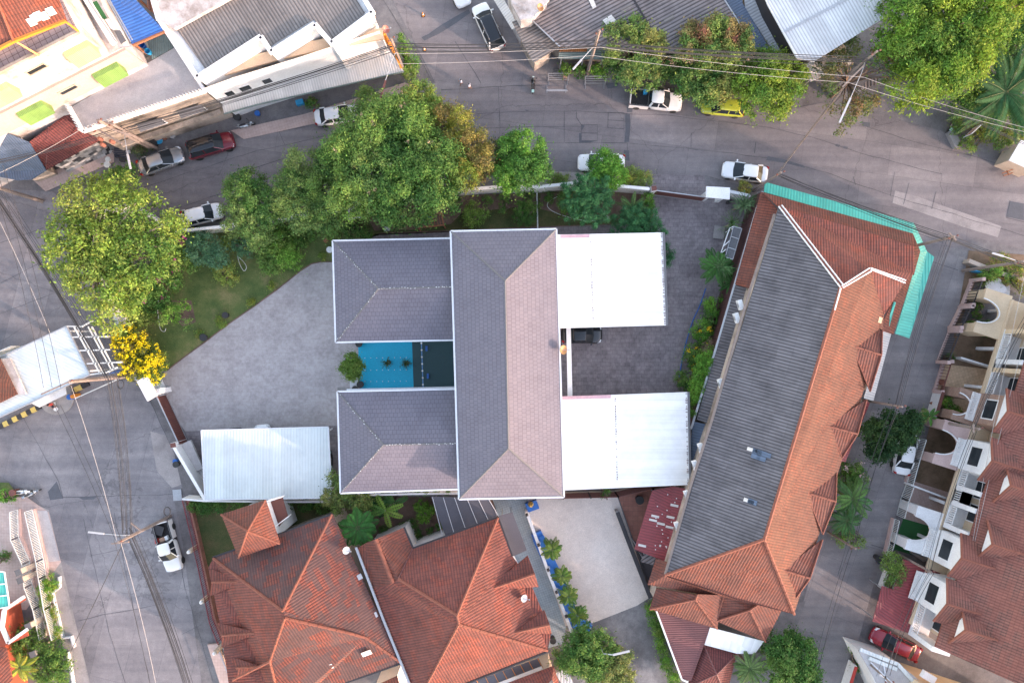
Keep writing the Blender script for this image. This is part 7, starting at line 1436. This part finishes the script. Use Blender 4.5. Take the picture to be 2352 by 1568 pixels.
tree('small dark green tree at the kerb beneath the silver sedan', [(270, 410, 28), (300, 400, 22)], 3.2, 1.0, DG, .2, 120, .5, trunk=.09)
tree('magenta bougainvillea beside the big yellow-green tree', [(375, 640, 35), (410, 600, 35), (360, 680, 25), (420, 560, 28)], 3.2, .8, DG, .18, 130, .55, flowers=((.45, .02, .28), 26), trunk=.1, cat='shrub', name='flowering_shrub')
tree('blue-green feathery small tree on the lawn edge near the white hatchback', [(465, 570, 36), (500, 590, 26)], 3.6, 1.2, BL, .16, 220, .5, trunk=.09)
tree('yellow-tipped bush on the lawn between two feathery trees', [(520, 630, 26), (505, 610, 18)], 2.2, .4, MG+YB, .2, 160, .45, cat='shrub', name='shrub'); tree('small blue-green bush on the lawn below the olive tree', [(555, 565, 24)], 2.6, .8, BL, .16, 200, .45, cat='shrub', name='shrub')
tree('olive tree with pinkish withered sprigs, left of the row along the compound wall', [(560, 440, 46), (600, 470, 46), (545, 500, 40), (590, 530, 40), (622, 500, 30), (575, 410, 24)], 6.0, 2.2, OL+DG, .2, 140, .6, trunk=.18)
tree('olive-green branching tree between the olive tree and the big dark crown', [(700, 378, 44), (680, 430, 48), (740, 440, 52), (700, 490, 48), (755, 500, 40), (655, 470, 32), (760, 385, 38)], 6.8, 2.2, OL+MG, .2, 140, .65, trunk=.2)
tree('largest dark green tree above the grey house, with a dense mottled crown', [(850, 315, 75), (920, 325, 80), (990, 380, 75), (845, 410, 75), (930, 430, 80), (1000, 450, 48), (795, 350, 50), (810, 455, 48), (900, 475, 38), (900, 265, 48), (950, 290, 45)], 9.5, 3.5, DG+MG+[(.06, .13, .04)], .24, 130, .9, trunk=.36, flowers=((.30, .24, .16), 40))
tree('feathery yellow-green tree crown over the footpath corner above the largest dark tree', [(960, 225, 38), (990, 250, 34), (930, 255, 34), (980, 285, 30)], 6.5, 2.5, YB+MG, .2, 150, .55, trunk=.14); tree('thin leafy tree over the bonnet of the white sedan by the shop block', [(838, 222, 22), (858, 244, 26), (880, 236, 22), (842, 262, 16)], 5, 2, MG, .18, 140, .5, trunk=.1)
tree('russet and yellow tree crown on the right of the largest dark tree', [(1050, 290, 42), (1085, 335, 45), (1020, 350, 48), (1065, 395, 42), (1105, 370, 32), (1020, 265, 26)], 7.2, 2.6, YB+[(.22, .17, .06), (.16, .15, .05)], .2, 150, .65, trunk=.2)
tree('bright green bushy tree by the compound wall above the ridge of the grey house', [(1205, 345, 44), (1200, 395, 48), (1232, 385, 34), (1160, 400, 34), (1165, 350, 30)], 6.2, 2.0, BG+DG, .22, 170, .6, trunk=.18); tree('greyish half-bare bush left of the bright green bushy tree', [(1150, 340, 24), (1150, 385, 22)], 4.5, 2.0, [(.13, .12, .08), (.09, .1, .05)], .16, 120, .45, trunk=.08)
tree('bright green domed tree half covering a parked white sedan', [(1390, 378, 34), (1405, 400, 32), (1370, 405, 24)], 4.6, 1.6, BG, .2, 210, .5, trunk=.12); tree('low green hedge bush left of the upper gate pillar', [(1455, 405, 22), (1480, 412, 18), (1440, 412, 15)], 2.4, .3, MG+YB, .14, 240, .4, cat='shrub', name='shrub'); tree('low green verge shrub along the wall by the bright green bushy tree', [(1280, 410, 14), (1300, 410, 12), (1265, 408, 10)], 1.4, .1, MG, .13, 240, .35, cat='shrub', name='shrub')
pine('blue-green needle-leaved tree standing over the wall in the garden', (1352, 458), 62, 5.6, 2.0); tree('dark undergrowth bush beneath the blue-green needle tree', [(1305, 465, 24), (1330, 480, 20)], 2.2, .2, DG, .2, 150, .45, cat='shrub', name='shrub')
pine('blue-green needle-leaved tree spreading above the north edge of the white deck roof', (1465, 530), 62, 4.0, 1.5)
pine('needle-leaved small tree showing beside the east edge of the upper white deck roof', (1515, 590), 30, 3.2, 1.2)
frond_plant('small light green fan palm in the soil bed beside the upper gate', (1452, 478), 1.9, 12, 1.9, [(.12, .20, .06), (.09, .17, .05)], .3, lw=.03, trunk=.1); tree('dense dark hedge left of the upper gate drive', [(1488, 455, 15), (1488, 480, 17), (1485, 500, 14), (1465, 505, 16)], 2.0, .1, DG+BG, .13, 260, .4, cat='hedge', name='hedge')
tree('bright round shrub on the lawn left of the upper wing', [(640, 580, 38), (625, 600, 28), (660, 590, 28), (640, 550, 24)], 2.8, .2, BG+MG, .22, 200, .55, cat='shrub', name='shrub'); tree('loose green shrub in the middle of the upper garden', [(1090, 485, 22), (1080, 505, 16), (1105, 495, 16)], 1.9, .1, MG, .2, 110, .4, cat='shrub', name='shrub'); tree('dark clipped square shrub against the white pipe in the garden', [(1195, 478, 16), (1215, 478, 16), (1195, 500, 16), (1215, 500, 16)], 1.8, .1, DG, .13, 280, .35, cat='shrub', name='shrub')
tree('slender young plant in the upper garden between the loose and the clipped shrub', [(1152, 480, 11)], 1.5, .1, DG, .16, 120, .3, cat='shrub', name='shrub')
tree('thin dark shrub at the corner of the upper wing', [(815, 525, 26), (795, 505, 22), (840, 540, 14)], 2.4, .4, DG, .18, 110, .4, cat='shrub', name='shrub')
tree('dark undergrowth hedge inside the wall below the olive tree and its neighbour', [(430, 545, 18), (455, 540, 16), (530, 555, 22), (560, 545, 22), (600, 545, 20), (640, 530, 22), (680, 535, 20), (720, 530, 22), (760, 530, 20), (690, 560, 14)], 1.9, .1, DG+MG, .18, 140, .45, cat='hedge', name='hedge', limbs=False)
tree('ragged low bushes under the bougainvillea by the white wall', [(330, 660, 26), (345, 700, 24), (380, 610, 24), (420, 585, 22), (440, 600, 18), (330, 730, 20), (400, 650, 16)], 1.8, .1, DG+MG, .18, 140, .45, cat='shrub', name='shrub', limbs=False)
tree('low garden shrubs against the wall below the bright green bushy tree', [(1050, 462, 12), (1120, 460, 12), (1160, 455, 14), (1215, 448, 12), (1260, 452, 12), (1235, 470, 8)], 1.3, .1, DG+MG, .15, 150, .35, cat='shrub', name='shrub', limbs=False)
tree('continuous low planting along the foot of the brown screen', [(1668, 690, 11), (1658, 720, 12), (1650, 745, 12), (1640, 775, 13), (1625, 790, 14), (1618, 830, 13), (1605, 860, 12), (1590, 890, 13), (1585, 920, 10), (1615, 770, 10)], 2.0, .1, DG+BG, .16, 180, .4, cat='shrub', name='shrub', limbs=False)
tree('dry brownish vine on the brown screen between the green climbers', [(1632, 790, 10), (1630, 812, 9), (1622, 800, 9)], 3.4, 2.2, [(.16, .11, .08), (.2, .13, .09)], .15, 160, .3, cat='climber', name='climber', limbs=False)
tree('small tree with bare twigs in the corner of the lawn', [(395, 720, 22), (420, 705, 14), (375, 738, 14), (432, 745, 10)], 2.6, .9, MG+BG, .2, 90, .4, trunk=.07)
for i, (x, y) in enumerate(((575, 694), (500, 735), (455, 765), (622, 655), (740, 590), (510, 745))): tree(('small flowering clump at the lawn edge beside the drive, %s' % ('near the stone pile', 'beside the dark blue pot', 'near the round pot', 'by the bend', 'at the wing corner', 'just below the dark blue pot')[i]), [(x, y, 10)], .7, .05, MG+YB, .12, 260, .25, cat='plant', name='plant', limbs=False, trunk=.02, grp='clumps at the lawn edge')
tree('shrub full of bright yellow flowers beside the left gate canopy', [(300, 790, 38), (330, 820, 38), (350, 850, 30), (290, 770, 28), (310, 850, 26), (275, 765, 18), (360, 830, 22)], 3.6, .6, [(.09, .15, .03), (.13, .19, .035), (.16, .14, .04)], .18, 170, .5, flowers=((.85, .68, .02), 420), trunk=.12, cat='tree')
tree('round clipped yellow-green tree beside the blue court', [(808, 832, 22), (800, 848, 20), (818, 845, 18), (812, 858, 14)], 2.8, 1.2, [(.15, .26, .05), (.12, .22, .04), (.19, .29, .06)], .17, 330, .4, trunk=.07)
for at, lb in (((888, 833), 'dark strap-leaved plant standing on the blue court, left of two'), ((931, 835), 'dark strap-leaved plant standing on the blue court, right of two')): strap_plant(lb, at, 1.5, 46, .75, [(.05, .09, .045), (.06, .10, .04)], w=.045, pot='potd')
tree('mango tree at the top with yellow tips beside the rusty red-brown pole', [(1410, 80, 30), (1455, 78, 38), (1495, 90, 28), (1405, 125, 22), (1450, 180, 26), (1490, 165, 30), (1455, 150, 24), (1510, 115, 20)], 6.0, 2.4, MA, .26, 130, .6, trunk=.2)
tree('dark leafy mass below the mango tree between the pole and the pickup', [(1430, 165, 24), (1400, 155, 16), (1520, 175, 22), (1540, 150, 26)], 4.0, 1.2, DG+MG, .22, 120, .5, trunk=.12, cat='shrub', name='shrub'); tree('broad-leaved verge plants at the foot of the rusty red-brown pole', [(1300, 158, 14), (1330, 162, 14), (1365, 162, 14), (1385, 168, 12)], 1.6, .1, DG+BG, .22, 150, .35, cat='shrub', name='shrub')
tree('tall round mango tree with reddish new leaves in the middle of the street trees', [(1600, 90, 38), (1640, 75, 38), (1680, 85, 38), (1705, 105, 24), (1620, 125, 32), (1665, 130, 30), (1580, 120, 22)], 6.8, 2.8, MA+[(.28, .13, .08)], .26, 140, .65, trunk=.2)
tree('street tree spreading over the bonnet of the white pickup and the yellow-green hatchback', [(1590, 180, 32), (1565, 195, 25), (1625, 205, 34), (1655, 195, 32), (1600, 215, 18), (1680, 170, 30), (1640, 170, 26)], 5.2, 2.0, MA+DG, .25, 140, .6, trunk=.16)
tree('bright yellow-green tree at the right end of the street trees', [(1750, 150, 38), (1800, 155, 36), (1770, 195, 40), (1815, 215, 30), (1745, 225, 36), (1785, 240, 30), (1710, 200, 28), (1835, 175, 18)], 6.2, 2.2, [(.20, .31, .035), (.26, .34, .05), (.12, .23, .04)], .24, 150, .65, trunk=.2)
tree('sparse tree with tangled bare branches around the utility pole at the upper right', [(1920, 140, 28), (1895, 170, 24), (1950, 110, 26), (2030, 135, 28), (1900, 215, 18), (1950, 250, 28), (1985, 240, 24), (1940, 285, 16), (2040, 170, 22), (1915, 250, 14)], 6.5, 2.5, [(.10, .18, .05), (.16, .17, .06), (.2, .13, .06)], .24, 60, .6, trunk=.2)
tree('huge spreading bright yellow-green tree filling the upper right corner', [(2080, 30, 60), (2160, 20, 70), (2250, 30, 70), (2110, 110, 62), (2190, 100, 70), (2260, 80, 55), (2100, 190, 55), (2160, 190, 52), (2200, 160, 45), (2060, 130, 34), (2055, 75, 32), (2310, 20, 45), (2230, 150, 40)], 10.5, 4.0, [(.11, .23, .03), (.17, .28, .03), (.24, .33, .035), (.08, .17, .03), (.13, .24, .03)], .26, 120, 1.0, trunk=.42)
tree('dark leafy tree behind the big palm at the right edge', [(2330, 110, 50), (2350, 60, 40), (2340, 170, 40), (2250, 215, 30), (2220, 245, 26), (2275, 250, 30), (2330, 260, 34)], 4.6, 1.2, DG, .25, 110, .7, trunk=.2)
frond_plant('big dark green palm at the right edge under the huge yellow-green tree', (2310, 212), 5.5, 34, 5.2, [(.025, .085, .03), (.035, .10, .035), (.045, .12, .04)], .38, lw=.05, ll=.42, trunk=.28, k=40)
tree('yellowish ground shrubs below the big palm at the right edge', [(2260, 300, 24), (2225, 330, 20), (2300, 315, 28), (2340, 300, 24), (2200, 285, 18)], 1.8, .1, YB+MG, .2, 110, .45, cat='shrub', name='shrub')
tree('green vines climbing the pole at the corner of the white shop block', [(930, 120, 20), (945, 145, 18), (925, 95, 12), (940, 170, 16)], 3.2, .3, BG+MG, .16, 200, .4, cat='shrub', name='climber'); tree('round green shrub on the footpath beside the white sedan', [(716, 236, 14)], 1.4, .1, DG+MG, .18, 200, .3, cat='shrub', name='shrub')
# right side
strap_plant('large strap-leaved screw pine at the brown screen near the upper gate', (1703, 470), 2.6, 60, 1.7, [(.09, .16, .07), (.12, .19, .09)], 'screw_pine', 'plant', .06, .1, 2, .3); strap_plant('smaller strap-leaved screw pine above the framed grey panel canopy', (1682, 512), 2.2, 46, 1.5, [(.08, .15, .05), (.11, .18, .07)], 'screw_pine', 'plant', .05, .08, 1)
tree('small bush against the turquoise awning near the upper gate', [(1708, 432, 16)], 2.0, .5, MG+YB, .15, 220, .3, cat='shrub', name='shrub'); frond_plant('clump of feathery bright green palms on the east edge of the compound', (1648, 612), 2.6, 34, 2.1, [(.06, .16, .035), (.08, .19, .045), (.05, .13, .035)], .35, lw=.04, ll=.6, trunk=.12)
strap_plant('pale strap-leaved plant growing out of the feathery palm clump', (1662, 612), 3.0, 34, 1.9, [(.13, .22, .09), (.1, .2, .07)], 'screw_pine', 'plant', .045, .08); frond_plant('lower fronds of a small palm by the brown screen', (1678, 650), 2.0, 14, 1.6, [(.05, .14, .035)], .4, lw=.04, trunk=.08)
for x, y, r_, pal_, lb in ((1632, 700, 16, BG, 'upright green shrub below the feathery palm clump'), (1628, 728, 14, DG, 'dark shrub on the east bed below the upright shrub'), (1612, 755, 22, BG, 'bright shrub with small yellow flowers on the east bed'), (1596, 815, 26, DG+BG, 'leafy shrub with yellow flowers on the east bed above the lower white deck roof'), (1565, 870, 16, DG, 'dark shrub at the edge of the dark paving by the lower white deck roof')):
    tree(lb, [(x, y, r_), (x+4, y+r_*.9, r_*.7)], 2.2, .2, pal_, .17, 170, .4, cat='shrub', name='shrub', flowers=((.7, .45, .02), 6) if 'yellow' in lb else None)
tree('bright green climber hanging over the brown screen above the blue-grey lean-to', [(1620, 830, 18), (1612, 860, 22), (1602, 890, 20), (1594, 915, 14), (1588, 945, 9), (1628, 808, 10)], 4.0, 2.4, BG, .15, 260, .4, cat='climber', name='climber', limbs=False); tree('small green sprigs on the brown louvred fence', [(1395, 1128, 9), (1388, 1138, 7)], 2.6, 1.4, DG+MG, .15, 160, .3, cat='shrub', name='shrub')
tree('dark dense round tree overhanging the right lane and a white sedan', [(2040, 982, 38), (2080, 972, 32), (2066, 1004, 34), (2025, 1018, 30), (2094, 992, 24), (1995, 995, 24), (2030, 1040, 18), (2000, 1030, 16)], 5.2, 2.0, [(.02, .055, .02), (.03, .075, .025), (.06, .11, .03)], .24, 170, .6, trunk=.16)
frond_plant('green feather palm between the orange eave and the lane', (1958, 1145), 3.2, 24, 2.4, [(.07, .17, .05), (.05, .13, .04), (.10, .20, .05)], .4, lw=.04, ll=.55, trunk=.12); frond_plant('second green feather palm lower down between the orange eave and the lane', (1945, 1195), 3.0, 20, 2.1, [(.07, .17, .05), (.05, .12, .04)], .4, lw=.04, ll=.55, trunk=.1)
tree('shrub with small pink-white flowers above the lane palms', [(1955, 1075, 24), (1948, 1100, 24), (1978, 1095, 16)], 2.8, .4, DG+MG, .18, 160, .45, flowers=((.7, .5, .5), 9), cat='shrub', name='flowering_shrub'); tree('loose green shrub below the lane palms', [(1940, 1225, 20), (1970, 1245, 16), (1935, 1245, 12)], 2, .3, MG+BG, .18, 110, .4, cat='shrub', name='shrub')
tree('variegated pale plant in front of the brick townhouse', [(2118, 955, 16), (2108, 965, 10)], 1.8, .3, [(.3, .32, .12), (.2, .26, .08)], .18, 200, .3, cat='plant', name='plant'); frond_plant('banana-like plant beside the variegated plant', (2135, 955), 1.6, 7, 1.2, [(.08, .2, .04)], .3, 'banana_plant', 'plant', .09, .5, .06, 14); tree('bright green fern clump beside the leaning pole of the brick townhouse', [(2185, 948, 18), (2172, 925, 12), (2200, 958, 14)], 1.8, .1, BG+YB, .2, 150, .35, cat='shrub', name='shrub')
tree('round topiary bush at the dark slatted gate yard', [(2267, 752, 18)], 1.9, .4, DG, .14, 300, .35, cat='shrub', name='shrub'); tree('clipped pot bush beside the tan tiled yard gate', [(2182, 822, 10)], 1.2, .3, DG, .12, 300, .25, cat='shrub', name='shrub'); tree('green bush behind the white stone bench', [(2268, 632, 20), (2285, 622, 14)], 1.8, .2, BG+MG, .16, 180, .4, cat='shrub', name='shrub')
for i, (x, y) in enumerate(((2240, 680), (2246, 704), (2243, 722), (2232, 742))): tree('small round shrub inside the dark slatted fence, %s' % ('highest', 'second', 'third', 'lowest')[i], [(x, y, 10)], 1.1, .1, BG+MG, .12, 280, .25, cat='shrub', name='shrub', grp='shrubs inside the dark fence')
tree('thin weedy plants at the right corner under the utility pole', [(2300, 600, 20), (2330, 625, 24), (2345, 660, 20), (2310, 640, 16)], 1.5, .1, YB+DG, .16, 100, .4, cat='shrub', name='shrub'); tree('small sprawling tree in the white framed planter', [(2048, 1290, 24), (2060, 1315, 20), (2050, 1330, 18), (2070, 1300, 14)], 3.4, 1.5, MG, .18, 110, .4, trunk=.07)
tree('low shrub under the bottom right pole', [(1962, 1490, 12), (1968, 1530, 14)], 1.2, .1, DG, .14, 160, .3, cat='shrub', name='shrub')
tree('dense dark green round tree at the bottom edge beside the lane', [(1800, 1480, 42), (1840, 1500, 38), (1790, 1530, 45), (1840, 1545, 38), (1815, 1570, 40)], 6.2, 1.5, DG+[(.06, .14, .03)], .22, 200, .65, trunk=.2); frond_plant('yellow-green areca palm at the bottom edge right of the maroon pavilion', (1722, 1535), 3.4, 26, 2.0, [(.12, .21, .06), (.16, .24, .08)], .4, lw=.04, ll=.55, trunk=.12)
tree('dark leafy tree in the bottom middle beside the stained drive', [(1330, 1470, 40), (1370, 1480, 38), (1320, 1510, 42), (1370, 1520, 38), (1395, 1490, 22)], 6.0, 1.5, DG+MG, .22, 170, .6, trunk=.2); tree('pale yellow-green tree at the bottom edge with light branches', [(1400, 1530, 36), (1430, 1520, 24), (1385, 1560, 38), (1430, 1555, 26)], 5.5, 2, [(.24, .27, .08), (.18, .22, .07), (.10, .16, .04)], .2, 140, .55, trunk=.16, bark='barkp')
strap_plant('spiky brown-green palm head at the bottom edge by the pale awning', (1312, 1535), 4.5, 60, 1.6, [(.10, .12, .06), (.2, .15, .08), (.06, .1, .05)], 'fan_palm', 'palm', .05, .1, 2, .5)
H_ = [(1496, 1392), (1502, 1412), (1505, 1432), (1510, 1452), (1516, 1472), (1522, 1492), (1528, 1512), (1536, 1532), (1544, 1552), (1552, 1575)]
tree('long clipped green hedge beside the maroon carport and the stained drive', [(x, y, 13) for x, y in H_], 1.9, .1, BG+MG, .15, 280, .4, cat='hedge', name='hedge', limbs=False)
for i, (x, y) in enumerate(((1268, 1262), (1291, 1322), (1306, 1368), (1326, 1412))): frond_plant('small green palm in the blue planter, %s' % ('topmost', 'second from the top', 'third from the top', 'fourth from the top')[i], (x, y), 1.9, 22, 1.25, [(.13, .20, .04), (.08, .17, .03)], .5, lw=.05, ll=.8, trunk=.09, k=16, grp='palms in the blue planter')
frond_plant('large fan palm between the two red roofs', (822, 1212), 4.8, 26, 2.1, [(.05, .16, .035), (.07, .20, .04), (.04, .12, .03)], .35, lw=.07, ll=.9, trunk=.14, k=16)
tree('leafy yellow-green tree with layered branches at the corner of the lower wing', [(790, 1110, 20), (800, 1140, 28), (760, 1140, 22), (830, 1150, 20), (780, 1160, 18), (765, 1100, 14)], 5.0, 2.2, [(.14, .20, .05), (.10, .17, .05), (.2, .22, .07)], .2, 130, .45, trunk=.12)
def banana(label, at, z, n, L, pal):
    g = W(*at, z); t = thing('banana_plant', label, 'banana plant', (g.x, g.y, 0)); C, U, V_, Co = [], [], [], []
    for i in range(n):
        a = [.2, 3.3, -1.6, 1.9, 2.6, -.6][i % 6]+rng.random()*.3; p = np.array([g.x, g.y, z]); el = .5
        for j in range(9):
            d = np.array([math.cos(a)*math.cos(el), math.sin(a)*math.cos(el), math.sin(el)]); st = d*L/9; sd_ = np.array([-math.sin(a), math.cos(a), 0]); w_ = .30*math.sin(math.pi*(j+1.2)/10.5)**.6
            for sg in (-1, 1): C.append(p+st/2+sd_*sg*w_*.5+np.array([0, 0, -.04])); U.append(st*.62); V_.append((sd_*sg+np.array([0, 0, -.3]))*w_*.72); Co.append(np.array(pal[i % len(pal)])*(.9+.2*rng.random()))
            p = p+st; el -= .16
    leafmesh(np.array(C), np.array(U), np.array(V_), np.array(Co), 'leaves', t, np.array([g.x, g.y, 0])); m = Mb(); m.tube([(g.x, g.y, 0), (g.x, g.y, z)], [.14, .09], 8); m.build('stem', MT['barkp'], t)
banana('banana plant with big bright leaves in the garden below the lower wing', (885, 1172), 2.6, 6, 2.0, [(.16, .28, .05), (.10, .22, .05), (.20, .30, .06)]); banana('smaller dark banana plant near the white planter wall', (905, 1155), 2.0, 5, 1.6, [(.05, .13, .04), (.07, .16, .04)])
frond_plant('dark ferny palm behind the banana plant', (865, 1160), 2.0, 16, 1.6, [(.04, .11, .04)], .4, lw=.05, ll=.6, trunk=.08)
tree('bright round yellow-green bush in the garden beside the dark panel canopy', [(968, 1163, 14), (974, 1180, 16), (985, 1168, 12)], 2.0, .2, [(.14, .27, .04), (.10, .22, .03)], .2, 240, .35, cat='shrub', name='shrub')
for i, (x, y, r_) in enumerate(((946, 1202, 13), (924, 1203, 8), (958, 1225, 11), (985, 1218, 9), (880, 1216, 10), (1010, 1210, 9), (965, 1240, 9), (975, 1250, 7))): tree('small clipped dark shrub in the twin houses garden, %s' % ('the roundest below the bright bush', 'left of the roundest', 'below the roundest', 'in the middle of the gravel', 'beside the stone slab', 'against the panel canopy', 'near the white window wall', 'by the eave corner')[i], [(x, y, r_)], .9, .05, DG, .11, 320, .25, cat='shrub', name='shrub', grp='clipped garden shrubs', limbs=False, trunk=.03)
tree('ivy strip along the white planter wall below the lower wing', [(860+i*24, 1127+(i % 2)*2, 7) for i in range(8)], 2.5, 1.9, BG+YB, .12, 260, .25, cat='climber', name='climber', limbs=False)
tree('dark creeping plants in the corner between the carport and the turret', [(470, 1160, 20), (505, 1160, 18), (540, 1158, 16), (700, 1158, 18), (740, 1162, 18), (445, 1165, 14), (660, 1160, 14)], 1.4, .1, DG, .18, 120, .4, cat='shrub', name='shrub', limbs=False)
# lower left corner
tree('yellow-green hedge along the pale kerb at the lower left', [(112, 1340, 18), (100, 1356, 16), (104, 1380, 13), (112, 1400, 13), (118, 1420, 13), (124, 1445, 13), (128, 1462, 11)], 1.5, .1, YB+BG, .14, 260, .35, cat='hedge', name='hedge', limbs=False)
tree('dark tangled bushes in the lower left garden', [(60, 1460, 26), (90, 1480, 22), (40, 1480, 20), (120, 1500, 28), (140, 1530, 26), (100, 1540, 28), (130, 1560, 24), (60, 1510, 20)], 2.8, .2, DG+MG, .2, 130, .5, cat='shrub', name='shrub')
frond_plant('golden yellow-green palm in the lower left corner', (46, 1532), 3.8, 14, 1.7, [(.38, .38, .06), (.28, .32, .05), (.18, .25, .04)], .45, lw=.06, ll=.6, trunk=.1); tree('small grass-green bush at the left edge above the curved iron fence', [(10, 1278, 12)], 1.1, .1, DG, .14, 200, .3, cat='shrub', name='shrub'); tree('green shrub at the left edge by the brown bin', [(10, 1138, 16), (28, 1140, 10)], 1.2, .1, BG, .14, 180, .3, cat='shrub', name='shrub')
tree('green creeper on the kerb behind the silver sedan and the black barrel', [(330, 340, 18), (318, 345, 12)], 1.3, .1, [(.12, .16, .07), (.08, .12, .05)], .16, 130, .3, cat='shrub', name='shrub')
# clutter on the kerb at the upper left
for i, (x, y, mt_, lb) in enumerate(((244, 350, 'steel', 'grey jar in the heap of household things under the transformer frame'), (252, 368, 'pvc', 'white bowl in the heap under the transformer frame'), (285, 368, 'potd', 'black pot in the heap under the transformer frame'), (298, 350, 'stone', 'pale pot beside the lamp arm of the transformer frame'), (380, 318, 'pot', 'clay pot beside the light blue basin'), (250, 380, 'pvc', 'white pail at the pinkish forecourt edge'), (272, 360, 'potd', 'dark basin among the heap of household things'), (400, 315, 'steel', 'pale small pot further along the kerb'))): bin_(lb, (x, y), mt_, .2+.05*(i % 3), .35, 'pot', 'pot')
t = house('folded_parasol', 'violet-blue folded canvas bundle in the heap under the transformer frame', 'canvas bundle', (270, 348)); m = Mb()
for i in range(5): m.tube([W(256+i*2, 344+i*4, .5), W(288, 340+i*5, .6)], .05, 6)
m.build('canvas_fold', MT['clothd'], t)
